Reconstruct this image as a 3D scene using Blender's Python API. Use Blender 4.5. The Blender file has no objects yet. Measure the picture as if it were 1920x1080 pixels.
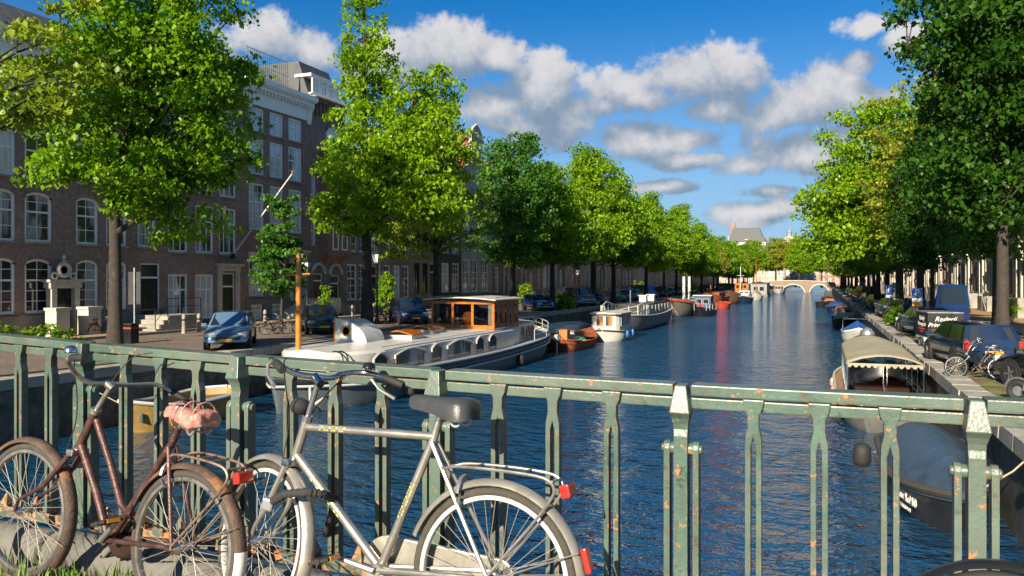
import bpy, bmesh, math, random
import numpy as np
from mathutils import Vector, Matrix, Euler
R = math.radians
C = bpy.context.scene.collection
SC = bpy.context.scene

# ------------------------------------------------------------------ camera, sky, sun, exposure
FPX, YAW, HZ, CZ = 1450.0, math.atan2(581, 1450), 522.0, 4.75     # focal length in photo pixels, yaw left of the canal axis, horizon row, eye height
cam_d = bpy.data.cameras.new('camera'); cam = bpy.data.objects.new('camera', cam_d); C.objects.link(cam)
cam.location = (0, 0, CZ); cam.rotation_euler = (R(90), 0, YAW)
cam_d.sensor_width = 36; cam_d.lens = 36 * FPX / 1920; cam_d.shift_y = -(540 - HZ) / 1920
cam_d.clip_start = 0.05; cam_d.clip_end = 3000
SC.camera = cam
SUN_AZ = R(3)          # the sun stands behind the camera, this far to the left of the canal axis
SUN_EL = R(25)
sd = bpy.data.lights.new('sun', 'SUN'); sun = bpy.data.objects.new('sun', sd); C.objects.link(sun)
sd.energy = 3.4; sd.angle = R(0.6); sd.color = (1.0, 0.87, 0.66)
to_sun = Vector((-math.sin(SUN_AZ) * math.cos(SUN_EL), -math.cos(SUN_AZ) * math.cos(SUN_EL), math.sin(SUN_EL)))
sun.rotation_euler = to_sun.to_track_quat('Z', 'Y').to_euler(); sun.location = (0, -30, 60)
SC.view_settings.view_transform = 'Standard'; SC.view_settings.look = 'None'
SC.view_settings.gamma = 1; SC.view_settings.use_curve_mapping = False
SC.view_settings.exposure = 1.7
cy = SC.cycles
cy.use_denoising = True; cy.max_bounces = 6; cy.diffuse_bounces = 3; cy.glossy_bounces = 3; cy.transmission_bounces = 4; cy.transparent_max_bounces = 8
cy.caustics_reflective = False; cy.caustics_refractive = False; cy.sample_clamp_indirect = 4

def build_world():
    w = bpy.data.worlds.new('World'); SC.world = w; w.use_nodes = True
    w.cycles.sampling_method = 'MANUAL'; w.cycles.sample_map_resolution = 256
    nt = w.node_tree; N = nt.nodes; L = nt.links; N.clear()
    def math_(op, a, b=None, c=None, tree=nt, clamp=False):
        n = tree.nodes.new('ShaderNodeMath'); n.operation = op; n.use_clamp = clamp
        for i, v in enumerate((a, b, c)):
            if v is None: continue
            if isinstance(v, (int, float)): n.inputs[i].default_value = v
            else: tree.links.new(v, n.inputs[i])
        return n.outputs[0]
    out = N.new('ShaderNodeOutputWorld'); bg = N.new('ShaderNodeBackground'); bg.inputs[1].default_value = 0.137
    L.new(bg.outputs[0], out.inputs[0])
    sky = N.new('ShaderNodeTexSky'); sky.sky_type = 'NISHITA'; sky.sun_disc = False
    sky.sun_elevation = SUN_EL; sky.sun_rotation = math.atan2(to_sun.x, to_sun.y)
    sky.altitude = 0; sky.air_density = 1.0; sky.dust_density = 0.35; sky.ozone_density = 4.0
    # clear, saturated evening air: contrast curve per channel over the physical sky
    sp = N.new('ShaderNodeSeparateColor'); L.new(sky.outputs[0], sp.inputs[0]); cb = N.new('ShaderNodeCombineColor')
    for i, (gm, k) in enumerate(((1.65, .17), (1.0, .42), (1.0, .66))):
        L.new(math_('MULTIPLY', math_('POWER', math_('MULTIPLY', sp.outputs[i], .12), gm), k / .3), cb.inputs[i])
    hs = cb
    # cloud field in azimuth / elevation, the same over the whole dome; the clouds the photograph shows are listed one by one
    def ae(px, py):
        d = math.hypot(FPX, px - 960)
        return (-YAW + math.atan2(px - 960, FPX), math.atan2(HZ - py, d))
    spots = [(1170, 165, 85, 46), (1265, 150, 100, 58), (1370, 135, 75, 50), (1215, 185, 100, 30),
             (920, 210, 70, 50), (1025, 185, 55, 62), (1060, 225, 60, 45), (960, 245, 90, 40),
             (845, 100, 85, 46), (925, 105, 50, 28), (700, 105, 90, 50), (590, 100, 70, 45), (480, 75, 70, 40),
             (1530, 185, 75, 52), (1610, 185, 60, 26), (1470, 215, 60, 36), (1200, 258, 85, 36), (1290, 262, 60, 26),
             (1500, 285, 95, 48), (1570, 268, 60, 36), (1405, 312, 55, 20), (1640, 45, 48, 22), (1695, 68, 40, 28),
             (1615, 116, 26, 20), (1425, 398, 70, 24), (1500, 385, 70, 20), (1440, 358, 60, 14), (1300, 300, 60, 14), (1240, 352, 50, 10), (1130, 200, 40, 20), (1330, 205, 70, 24)]
    g = bpy.data.node_groups.new('cloud_field', 'ShaderNodeTree')
    g.interface.new_socket('Vector', in_out='INPUT', socket_type='NodeSocketVector')
    g.interface.new_socket('Value', in_out='OUTPUT', socket_type='NodeSocketFloat')
    gi = g.nodes.new('NodeGroupInput'); go = g.nodes.new('NodeGroupOutput')
    V = gi.outputs[0]
    def noise(scale, detail, rough, dist=0.0, vec=V):
        n = g.nodes.new('ShaderNodeTexNoise'); n.inputs['Scale'].default_value = scale; n.inputs['Detail'].default_value = detail
        n.inputs['Roughness'].default_value = rough; n.inputs['Distortion'].default_value = dist
        g.links.new(vec, n.inputs['Vector']); return n.outputs['Fac']
    acc = None
    for px, py, rx, ry in spots:
        a, e = ae(px, py)
        s = g.nodes.new('ShaderNodeVectorMath'); s.operation = 'SUBTRACT'; g.links.new(V, s.inputs[0]); s.inputs[1].default_value = (a, e, 0)
        d = g.nodes.new('ShaderNodeVectorMath'); d.operation = 'MULTIPLY'; g.links.new(s.outputs[0], d.inputs[0])
        d.inputs[1].default_value = (FPX / (rx * 1.12), FPX / (ry * 1.12), 0)
        l = g.nodes.new('ShaderNodeVectorMath'); l.operation = 'LENGTH'; g.links.new(d.outputs[0], l.inputs[0])
        m = math_('SUBTRACT', 1.12, l.outputs['Value'], tree=g)
        acc = m if acc is None else math_('SMOOTH_MAX', acc, m, 0.22, tree=g)
    acc = math_('MAXIMUM', acc, -1.2, tree=g)
    # the same kind of cloud elsewhere on the dome (outside about +-40 degrees of the view axis)
    sep = g.nodes.new('ShaderNodeSeparateXYZ'); g.links.new(V, sep.inputs[0])
    off = math_('ABSOLUTE', math_('ADD', sep.outputs[0], YAW, tree=g), tree=g)
    gate = math_('MULTIPLY', math_('SUBTRACT', off, 0.72, tree=g, clamp=True), 6.0, tree=g, clamp=True)
    big = math_('MULTIPLY', math_('SUBTRACT', noise(3.4, 2, .5), 0.52, tree=g), 7.0, tree=g)
    big = math_('SUBTRACT', math_('ADD', big, 1.2, tree=g), 0, tree=g)
    acc = math_('MAXIMUM', acc, math_('SUBTRACT', math_('MULTIPLY', big, gate, tree=g), 1.2, tree=g), tree=g)
    n1 = math_('MULTIPLY', math_('SUBTRACT', noise(13, 7, .62, .15), .5, tree=g), 2.5, tree=g)
    n2 = math_('MULTIPLY', math_('SUBTRACT', noise(6, 2, .5), .5, tree=g), 1.6, tree=g)
    n3 = math_('MULTIPLY', math_('SUBTRACT', noise(48, 3, .6), .5, tree=g), .55, tree=g)
    g.links.new(math_('ADD', acc, math_('ADD', math_('ADD', n1, n3, tree=g), n2, tree=g), tree=g), go.inputs[0])
    geo = N.new('ShaderNodeNewGeometry')
    sx = N.new('ShaderNodeSeparateXYZ'); neg = N.new('ShaderNodeVectorMath'); neg.operation = 'SCALE'; neg.inputs['Scale'].default_value = -1
    tc = N.new('ShaderNodeTexCoord'); L.new(tc.outputs['Generated'], sx.inputs[0])
    az = math_('ARCTAN2', sx.outputs[0], sx.outputs[1]); el = math_('ARCSINE', sx.outputs[2])
    cv = N.new('ShaderNodeCombineXYZ'); L.new(az, cv.inputs[0]); L.new(el, cv.inputs[1])
    def field(dx, dy):
        a = N.new('ShaderNodeVectorMath'); a.operation = 'ADD'; L.new(cv.outputs[0], a.inputs[0]); a.inputs[1].default_value = (dx, dy, 0)
        n = N.new('ShaderNodeGroup'); n.node_tree = g; L.new(a.outputs[0], n.inputs[0]); return n.outputs[0]
    d0 = field(0, 0); d1 = field(-0.008, 0.036)
    ramp = N.new('ShaderNodeMapRange'); ramp.interpolation_type = 'SMOOTHSTEP'
    ramp.inputs['From Min'].default_value = 0.0; ramp.inputs['From Max'].default_value = 0.5; L.new(d0, ramp.inputs['Value'])
    lit = N.new('ShaderNodeMapRange'); lit.interpolation_type = 'SMOOTHSTEP'
    lit.inputs['From Min'].default_value = -0.55; lit.inputs['From Max'].default_value = 1.3
    L.new(math_('SUBTRACT', d0, d1), lit.inputs['Value'])
    cc = N.new('ShaderNodeMix'); cc.data_type = 'RGBA'; L.new(lit.outputs[0], cc.inputs[0])
    cc.inputs[6].default_value = (.52, .71, .96, 1); cc.inputs[7].default_value = (1.72, 1.68, 1.68, 1)
    mx = N.new('ShaderNodeMix'); mx.data_type = 'RGBA'
    hz = N.new('ShaderNodeMix'); hz.data_type = 'RGBA'; hz.inputs[7].default_value = (.92, 1.34, 1.78, 1); L.new(hs.outputs[0], hz.inputs[6])
    hm = N.new('ShaderNodeMapRange'); hm.interpolation_type = 'SMOOTHSTEP'; L.new(el, hm.inputs['Value']); hm.inputs['From Min'].default_value = .36; hm.inputs['From Max'].default_value = -.02; hm.inputs['To Max'].default_value = .88; L.new(hm.outputs[0], hz.inputs[0])
    L.new(math_('MULTIPLY', ramp.outputs[0], 0.95), mx.inputs[0]); L.new(hz.outputs[2], mx.inputs[6]); L.new(cc.outputs[2], mx.inputs[7])
    L.new(mx.outputs[2], bg.inputs[0])
build_world()

# ------------------------------------------------------------------ helpers
_c, _s = math.cos(YAW), math.sin(YAW)
def yat(px, X):                      # distance along the canal of a spot at lateral offset X in photo column px
    t = (px - 960) / FPX
    return X * (_c + t * _s) / (t * _c - _s)
def zat(py, X, Y):                   # height of a spot seen in photo row py
    return CZ - (py - HZ) / FPX * (-X * _s + Y * _c)
class MB:
    def __init__(self): self.v = []; self.f = []; self.m = []; self.cur = 0
    def add(self, vs, fs):
        o = len(self.v); self.v += [tuple(p) for p in vs]; self.f += [tuple(i + o for i in q) for q in fs]; self.m += [self.cur] * len(fs); return self
    def hexa(self, b, t): return self.add(list(b) + list(t), [(3, 2, 1, 0), (4, 5, 6, 7), (0, 1, 5, 4), (1, 2, 6, 5), (2, 3, 7, 6), (3, 0, 4, 7)])
    def box(self, x0, x1, y0, y1, z0, z1):
        return self.hexa([(x0, y0, z0), (x1, y0, z0), (x1, y1, z0), (x0, y1, z0)], [(x0, y0, z1), (x1, y0, z1), (x1, y1, z1), (x0, y1, z1)])
    def cbox(self, c, s, rz=0, rx=0, ry=0):
        M = Matrix.Translation(c) @ Euler((rx, ry, rz)).to_matrix().to_4x4()
        k = [(-1, -1), (1, -1), (1, 1), (-1, 1)]
        return self.hexa([M @ Vector((a * s[0] / 2, b * s[1] / 2, -s[2] / 2)) for a, b in k], [M @ Vector((a * s[0] / 2, b * s[1] / 2, s[2] / 2)) for a, b in k])
    def loft(self, secs, closed=True, caps=True):
        n = len(secs[0]); o = []
        vs = [p for s in secs for p in s]; fs = []
        for i in range(len(secs) - 1):
            for j in range(n if closed else n - 1):
                a, b = i * n + j, i * n + (j + 1) % n
                fs.append((a, b, b + n, a + n))
        if caps: fs += [tuple(range(n))[::-1], tuple(range((len(secs) - 1) * n, len(secs) * n))]
        return self.add(vs, fs)
    def tube(self, pts, r, n=8, caps=True, flat=1.0):
        pts = [Vector(p) for p in pts]; k = len(pts)
        rs = r if isinstance(r, (list, tuple)) else [r] * k
        secs = []; up = None
        for i in range(k):
            t = (pts[min(i + 1, k - 1)] - pts[max(i - 1, 0)]).normalized()
            if up is None: up = Vector((0, 0, 1)) if abs(t.z) < .9 else Vector((1, 0, 0))
            a = t.cross(up)
            if a.length < 1e-5: a = t.orthogonal()
            a.normalize(); b = a.cross(t).normalized(); up = b
            secs.append([pts[i] + (a * math.cos(q) + b * math.sin(q) * flat) * rs[i] for q in [2 * math.pi * j / n for j in range(n)]])
        return self.loft(secs, True, caps)
    def lathe(self, prof, n=16, o=(0, 0, 0), axis='Z', caps=True):
        secs = []
        for r, h in prof:
            s = []
            for j in range(n):
                q = 2 * math.pi * j / n; x, y = r * math.cos(q), r * math.sin(q)
                p = {'Z': (x, y, h), 'Y': (x, h, y), 'X': (h, x, y)}[axis]
                s.append((p[0] + o[0], p[1] + o[1], p[2] + o[2]))
            secs.append(s)
        return self.loft(secs, True, caps)
    def prism(self, poly, h0, h1, plane='XZ'):          # 2-d outline pushed along the third axis
        def P(a, b, h): return {'XZ': (a, h, b), 'YZ': (h, a, b), 'XY': (a, b, h)}[plane]
        return self.loft([[P(a, b, h0) for a, b in poly], [P(a, b, h1) for a, b in poly]], True, True)
    def torus(self, c, Rr, r, n=32, m=8, axis='Y', a0=0, a1=2 * math.pi, flat=1.0):
        full = abs(a1 - a0 - 2 * math.pi) < 1e-6; k = n if full else n + 1; secs = []
        for i in range(k):
            q = a0 + (a1 - a0) * i / n; s = []
            for j in range(m):
                w = 2 * math.pi * j / m; rr = Rr + r * math.cos(w); y = r * math.sin(w) * flat
                a, b = rr * math.cos(q), rr * math.sin(q)
                p = {'Y': (a, y, b), 'X': (y, a, b), 'Z': (a, b, y)}[axis]
                s.append((p[0] + c[0], p[1] + c[1], p[2] + c[2]))
            secs.append(s)
        if full: secs.append(secs[0])
        return self.loft(secs, True, not full)
    def mesh(self, name, mat=None, smooth=False, ang=38):
        me = bpy.data.meshes.new(name); me.from_pydata(self.v, [], self.f)
        for m in (mat if isinstance(mat, (list, tuple)) else [mat]):
            if m: me.materials.append(m)
        if isinstance(mat, (list, tuple)): me.polygons.foreach_set('material_index', self.m)
        bm = bmesh.new(); bm.from_mesh(me); bmesh.ops.recalc_face_normals(bm, faces=bm.faces); bm.to_mesh(me); bm.free()
        if smooth:
            me.polygons.foreach_set('use_smooth', [True] * len(me.polygons)); me.set_sharp_from_angle(angle=R(ang))
        me.update(); return me
    def build(self, name, mat, parent=None, smooth=False, ang=38, loc=None, rot=None):
        return obj(name, self.mesh(name, mat, smooth, ang), parent, loc, rot)
_K = {}
def obj(name, me, parent=None, loc=None, rot=None, scale=None):
    o = bpy.data.objects.new(name, me); C.objects.link(o)
    if parent is not None: o.parent = parent; _K.setdefault(parent.name, []).append(o)
    if loc is not None: o.location = loc
    if rot is not None: o.rotation_euler = rot
    if scale is not None: o.scale = scale if hasattr(scale, '__len__') else (scale,) * 3
    return o
def tag(o, label, cat, group=None):
    o['label'] = label; o['category'] = cat
    if group: o['group'] = group
    return o
def struct(o): o['kind'] = 'structure'; return o
def stuff(o): o['kind'] = 'stuff'; return o
def thing(name, label, cat, loc=(0, 0, 0), rz=0, group=None, rot=None, scale=None):
    return tag(obj(name, None, None, loc, rot or (0, 0, rz), scale), label, cat, group)
def dup(root, loc=None, rot=None, label=None, parent=None, scale=None):
    r = root.copy(); C.objects.link(r); r.parent = parent
    if parent is not None: _K.setdefault(parent.name, []).append(r)
    if loc is not None: r.location = loc
    if rot is not None: r.rotation_euler = rot
    if scale is not None: r.scale = scale if hasattr(scale, '__len__') else (scale,) * 3
    if label: r['label'] = label
    for ch in KIDS(root): dup(ch, parent=r)
    return r
def KIDS(o): return list(_K.get(o.name, ()))
_text = {}
def text_mesh(s, size, mat, align='CENTER', ext=0.002, shear=0.0, sx=1.0):
    cu = bpy.data.curves.new('lettering', 'FONT'); cu.body = s; cu.size = size; cu.align_x = align; cu.align_y = 'CENTER'; cu.extrude = ext; cu.shear = shear
    cu.resolution_u = 3
    o = bpy.data.objects.new('tmp', cu); C.objects.link(o)
    me = bpy.data.meshes.new_from_object(o); bpy.data.objects.remove(o); bpy.data.curves.remove(cu)
    if sx != 1.0:
        for v in me.vertices: v.co.x *= sx
    me.materials.clear(); me.materials.append(mat); return me

# ------------------------------------------------------------------ materials
def nmat(name):
    m = bpy.data.materials.new(name); m.use_nodes = True; nt = m.node_tree
    return m, nt, nt.nodes['Principled BSDF']
def _tex(nt, kind, scale, vec, **kw):
    n = nt.nodes.new(kind); n.inputs['Scale'].default_value = scale
    for k, v in kw.items(): n.inputs[k].default_value = v
    if vec is not None: nt.links.new(vec, n.inputs['Vector'])
    return n
def _pos(nt, space='world', scale=None):
    if space == 'world': o = nt.nodes.new('ShaderNodeNewGeometry').outputs['Position']
    else: o = nt.nodes.new('ShaderNodeTexCoord').outputs['Object']
    if scale:
        mp = nt.nodes.new('ShaderNodeMapping'); mp.inputs['Scale'].default_value = scale; nt.links.new(o, mp.inputs['Vector']); o = mp.outputs[0]
    return o
def _mix(nt, fac, a, b, blend='MIX'):
    n = nt.nodes.new('ShaderNodeMix'); n.data_type = 'RGBA'; n.blend_type = blend
    for i, v in ((0, fac), (6, a), (7, b)):
        if isinstance(v, (int, float)): n.inputs[i].default_value = v
        elif isinstance(v, (tuple, list)): n.inputs[i].default_value = (*v[:3], 1)
        else: nt.links.new(v, n.inputs[i])
    return n.outputs[2]
def _range(nt, v, a, b, c=0, d=1):
    n = nt.nodes.new('ShaderNodeMapRange'); nt.links.new(v, n.inputs['Value'])
    for k, q in (('From Min', a), ('From Max', b), ('To Min', c), ('To Max', d)): n.inputs[k].default_value = q
    return n.outputs[0]
def _bump(nt, b, h, strength=.3, dist=.02):
    n = nt.nodes.new('ShaderNodeBump'); n.inputs['Strength'].default_value = strength; n.inputs['Distance'].default_value = dist
    nt.links.new(h, n.inputs['Height']); nt.links.new(n.outputs[0], b.inputs['Normal']); return n
_M = {}
def M(name, col=(.5, .5, .5), rough=.6, metal=0.0, var=.25, scale=3.0, bump=0.0, bscale=40, coat=0.0, space='obj', spec=.5, dirt=None):
    """plain procedural material: base colour with cloudy wear, fine relief"""
    if name in _M: return _M[name]
    m, nt, b = nmat(name); p = _pos(nt, space)
    n = _tex(nt, 'ShaderNodeTexNoise', scale, p, Detail=5, Roughness=.65)
    f = _range(nt, n.outputs['Fac'], .3, .7)
    d = tuple(c * (1 - var) for c in col); l = tuple(min(1, c * (1 + var * .6)) for c in col)
    c = _mix(nt, f, d, l)
    if dirt:
        n2 = _tex(nt, 'ShaderNodeTexNoise', dirt[1], p, Detail=6, Roughness=.7)
        c = _mix(nt, _range(nt, n2.outputs['Fac'], dirt[2], dirt[2] + .08), c, dirt[0])
    nt.links.new(c, b.inputs['Base Color'])
    nt.links.new(_range(nt, n.outputs['Fac'], .2, .8, max(.03, rough - .12), min(1, rough + .12)), b.inputs['Roughness'])
    b.inputs['Metallic'].default_value = metal; b.inputs['Coat Weight'].default_value = coat; b.inputs['Coat Roughness'].default_value = .08
    b.inputs['Specular IOR Level'].default_value = spec
    if bump:
        n3 = _tex(nt, 'ShaderNodeTexNoise', bscale, p, Detail=4); _bump(nt, b, n3.outputs['Fac'], bump, .01)
    _M[name] = m; return m
def brick_mat(name, c1, c2, mortar, axes='YZ', sx=.21, sz=.065, joint=.012, moss=None, rough=.85):
    if name in _M: return _M[name]
    m, nt, b = nmat(name); g = nt.nodes.new('ShaderNodeNewGeometry'); s = nt.nodes.new('ShaderNodeSeparateXYZ'); nt.links.new(g.outputs['Position'], s.inputs[0])
    cb = nt.nodes.new('ShaderNodeCombineXYZ')
    ad = nt.nodes.new('ShaderNodeMath'); ad.operation = 'ADD'; nt.links.new(s.outputs[0], ad.inputs[0]); nt.links.new(s.outputs[1], ad.inputs[1])
    if axes == 'YZ': nt.links.new(ad.outputs[0], cb.inputs[0]); nt.links.new(s.outputs[2], cb.inputs[1])
    else: nt.links.new(s.outputs[0], cb.inputs[0]); nt.links.new(s.outputs[1], cb.inputs[1])
    t = nt.nodes.new('ShaderNodeTexBrick'); nt.links.new(cb.outputs[0], t.inputs['Vector'])
    t.inputs['Scale'].default_value = 1; t.inputs['Brick Width'].default_value = sx; t.inputs['Row Height'].default_value = sz; t.inputs['Mortar Size'].default_value = joint * .5
    t.inputs['Mortar Smooth'].default_value = .3; t.inputs['Bias'].default_value = 0
    t.inputs['Color1'].default_value = (*c1, 1); t.inputs['Color2'].default_value = (*c2, 1); t.inputs['Mortar'].default_value = (*mortar, 1)
    n = _tex(nt, 'ShaderNodeTexNoise', .7, g.outputs['Position'], Detail=6, Roughness=.7)
    c = _mix(nt, _range(nt, n.outputs['Fac'], .3, .72, 0, .75), t.outputs['Color'], tuple(x * .45 for x in c1), 'MIX')
    n4 = _tex(nt, 'ShaderNodeTexNoise', 6, g.outputs['Position'], Detail=4)
    c = _mix(nt, _range(nt, n4.outputs['Fac'], .45, .75, 0, .5), c, tuple(min(1, x * 1.5) for x in c2))
    if moss:
        n2 = _tex(nt, 'ShaderNodeTexNoise', 1.3, g.outputs['Position'], Detail=8, Roughness=.75)
        c = _mix(nt, _range(nt, n2.outputs['Fac'], .48, .6), c, moss)
    nt.links.new(c, b.inputs['Base Color']); b.inputs['Roughness'].default_value = rough
    _bump(nt, b, t.outputs['Fac'], -.5, .01)
    _M[name] = m; return m
def curtain_glass(name, cur, amount):
    """window pane with net curtains hanging close behind it: pale folds under a clear coat, dark room between them"""
    m, nt, b = nmat(name); g = _pos(nt, 'world', (1, 1, .25))
    n = _tex(nt, 'ShaderNodeTexNoise', 1.1, g, Detail=2); n2 = _tex(nt, 'ShaderNodeTexNoise', 9, _pos(nt, 'world', (1, 1, .06)), Detail=2)
    c = _mix(nt, _range(nt, n2.outputs['Fac'], .3, .7), tuple(x * .6 for x in cur), cur)
    c = _mix(nt, _range(nt, n.outputs['Fac'], amount, amount + .06), (.012, .014, .016), c)
    nt.links.new(c, b.inputs['Base Color']); b.inputs['Roughness'].default_value = .55; b.inputs['Coat Weight'].default_value = 1; b.inputs['Coat Roughness'].default_value = .02; b.inputs['Coat IOR'].default_value = 1.9
    nb = _tex(nt, 'ShaderNodeTexNoise', .9, _pos(nt, 'world'), Detail=1); bn = nt.nodes.new('ShaderNodeBump'); bn.inputs['Strength'].default_value = .12; bn.inputs['Distance'].default_value = .05
    nt.links.new(nb.outputs['Fac'], bn.inputs['Height']); nt.links.new(bn.outputs[0], b.inputs['Coat Normal'])
    return m
def leaf_mat(name, c1, c2, tint=(.3, .3, .05)):
    m, nt, b = nmat(name); p = _pos(nt, 'obj')
    n = _tex(nt, 'ShaderNodeTexNoise', .55, p, Detail=4, Roughness=.7)
    at = nt.nodes.new('ShaderNodeAttribute'); at.attribute_name = 'leaf'
    v = nt.nodes.new('ShaderNodeMath'); v.operation = 'ADD'; nt.links.new(n.outputs['Fac'], v.inputs[0])
    nt.links.new(_range(nt, at.outputs['Fac'], 0, 1, -.28, .28), v.inputs[1])
    c = _mix(nt, _range(nt, v.outputs[0], .22, .78), c1, c2)
    nt.links.new(c, b.inputs['Base Color']); b.inputs['Roughness'].default_value = .42; b.inputs['Specular IOR Level'].default_value = .35
    tr = nt.nodes.new('ShaderNodeBsdfTranslucent')
    tc = _mix(nt, 1.0, c, (1.15, 1.15, .35), 'MULTIPLY')
    nt.links.new(tc, tr.inputs['Color'])
    ms = nt.nodes.new('ShaderNodeMixShader'); ms.inputs[0].default_value = .48
    nt.links.new(b.outputs[0], ms.inputs[1]); nt.links.new(tr.outputs[0], ms.inputs[2]); nt.links.new(ms.outputs[0], nt.nodes['Material Output'].inputs[0])
    return m
def paint_mat(name, col, chip, amount=.6, edge=True, rough=.34, streak=(.04, .05, .045)):
    """old glossy paint: brush relief, chips down to rust, worn edges"""
    m, nt, b = nmat(name); p = _pos(nt, 'world')
    n = _tex(nt, 'ShaderNodeTexNoise', 5, p, Detail=6, Roughness=.7)
    c = _mix(nt, _range(nt, n.outputs['Fac'], .3, .7), tuple(x * .62 for x in col), tuple(x * 1.35 for x in col))
    n1 = _tex(nt, 'ShaderNodeTexNoise', 13, p, Detail=6, Roughness=.75)
    c = _mix(nt, _range(nt, n1.outputs['Fac'], .6, .66, 0, .8), c, tuple(x * .3 for x in col))
    n2 = _tex(nt, 'ShaderNodeTexNoise', 21, p, Detail=6, Roughness=.7)
    nc = _tex(nt, 'ShaderNodeTexNoise', 90, p, Detail=2)
    ch = _mix(nt, nc.outputs['Fac'], chip, tuple(min(1, x * 2.1) for x in chip))
    mask = _range(nt, n2.outputs['Fac'], amount, amount + .03)
    if edge:
        bv = nt.nodes.new('ShaderNodeBevel'); bv.samples = 4; bv.inputs['Radius'].default_value = .0075
        g = nt.nodes.new('ShaderNodeNewGeometry'); d = nt.nodes.new('ShaderNodeVectorMath'); d.operation = 'DOT_PRODUCT'
        nt.links.new(bv.outputs[0], d.inputs[0]); nt.links.new(g.outputs['Normal'], d.inputs[1])
        e = _range(nt, d.outputs['Value'], .93, .80); n3 = _tex(nt, 'ShaderNodeTexNoise', 16, p, Detail=5, Roughness=.7)
        e2 = nt.nodes.new('ShaderNodeMath'); e2.operation = 'MULTIPLY'; nt.links.new(e, e2.inputs[0]); nt.links.new(_range(nt, n3.outputs['Fac'], .47, .56), e2.inputs[1])
        mm = nt.nodes.new('ShaderNodeMath'); mm.operation = 'MAXIMUM'; nt.links.new(mask, mm.inputs[0]); nt.links.new(e2.outputs[0], mm.inputs[1]); mask = mm.outputs[0]
    ns = _tex(nt, 'ShaderNodeTexNoise', 1.0, _pos(nt, 'world', (30, 30, 2.2)), Detail=4, Roughness=.6)
    c = _mix(nt, _range(nt, ns.outputs['Fac'], .56, .72, 0, .6), c, (.10, .055, .03)); ng = _tex(nt, 'ShaderNodeTexNoise', 1.1, p, Detail=3)
    c = _mix(nt, _range(nt, ng.outputs['Fac'], .35, .65, 0, .45), c, (.17, .19, .165))
    c = _mix(nt, mask, c, ch); nt.links.new(c, b.inputs['Base Color'])
    nt.links.new(_range(nt, mask, 0, 1, rough, .85), b.inputs['Roughness'])
    nb = _tex(nt, 'ShaderNodeTexNoise', 45, p, Detail=5, Roughness=.6); _bump(nt, b, nb.outputs['Fac'], .55, .004)
    return m
def water_mat():
    m, nt, b = nmat('canal_water'); b.inputs['Base Color'].default_value = (.006, .046, .105, 1); b.inputs['Roughness'].default_value = .05  # blue base colour stands in for reflected sky; the water itself is murky green
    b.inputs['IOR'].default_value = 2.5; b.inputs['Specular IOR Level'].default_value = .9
    p = _pos(nt, 'world', (.62, 1, 1))
    n1 = _tex(nt, 'ShaderNodeTexNoise', 1.25, p, Detail=3, Roughness=.55, Distortion=.6)
    n2 = _tex(nt, 'ShaderNodeTexNoise', 4.6, p, Detail=3, Roughness=.6, Distortion=.4)
    n0 = _tex(nt, 'ShaderNodeTexNoise', .09, p, Detail=2)
    a = nt.nodes.new('ShaderNodeMath'); a.operation = 'MULTIPLY_ADD'; nt.links.new(n2.outputs['Fac'], a.inputs[0]); a.inputs[1].default_value = .32; nt.links.new(n1.outputs['Fac'], a.inputs[2])
    bp = _bump(nt, b, a.outputs[0], 1.0, .16)
    nt.links.new(_range(nt, n0.outputs['Fac'], .35, .65, .24, .46), bp.inputs['Distance'])
    return m
def glass_clear(name, tint=(.75, .8, .82), refl=.25):
    m, nt, b = nmat(name); nt.nodes.remove(b)
    t = nt.nodes.new('ShaderNodeBsdfTransparent'); t.inputs[0].default_value = (*tint, 1)
    g = nt.nodes.new('ShaderNodeBsdfGlossy'); g.inputs['Roughness'].default_value = .03; g.inputs['Color'].default_value = (.9, .95, 1, 1)
    lw = nt.nodes.new('ShaderNodeLayerWeight'); lw.inputs['Blend'].default_value = refl
    ms = nt.nodes.new('ShaderNodeMixShader'); nt.links.new(_range(nt, lw.outputs['Fresnel'], 0, 1, .06, 1), ms.inputs[0])
    nt.links.new(t.outputs[0], ms.inputs[1]); nt.links.new(g.outputs[0], ms.inputs[2]); nt.links.new(ms.outputs[0], nt.nodes['Material Output'].inputs[0])
    return m

m_glass = M('window_glass_dark', (.018, .022, .028), .05, var=.5, scale=.6, coat=1, space='world', spec=.8)
m_glass_c = curtain_glass('window_glass_net_curtain', (.60, .66, .72), .33)
m_glass_d = curtain_glass('window_glass_half_drawn', (.34, .38, .42), .50)
m_white = M('white_window_paint', (.82, .83, .82), .45, var=.08, space='world')
m_cream = M('cream_stone', (.50, .47, .40), .8, var=.25, bump=.2, space='world')
m_stone = M('weathered_grey_stone', (.27, .26, .23), .85, var=.35, scale=1.5, bump=.4, space='world')
m_plinth = M('bluestone_plinth', (.17, .17, .165), .8, var=.35, scale=1.2, bump=.3, space='world')
m_black = M('black_enamel', (.012, .013, .014), .3, var=.3)
m_blackrub = M('black_rubber', (.018, .018, .018), .75, var=.3)
m_chrome = M('chrome', (.62, .62, .62), .16, 1.0, var=.12, scale=8)
m_dgreen = M('dark_green_door', (.012, .022, .018), .25, var=.3)
m_bark = M('bark', (.042, .034, .027), .95, var=.5, scale=5, bump=1.0, bscale=14, space='world', dirt=((.07, .09, .03), 2.2, .62))
m_red = M('red_lens', (.34, .02, .012), .15, var=.3, coat=1)
m_orange_plate = M('yellow_plate', (.75, .36, .02), .5, var=.05)
m_steel = M('galvanised_steel', (.33, .34, .35), .45, .7, var=.25)
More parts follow.
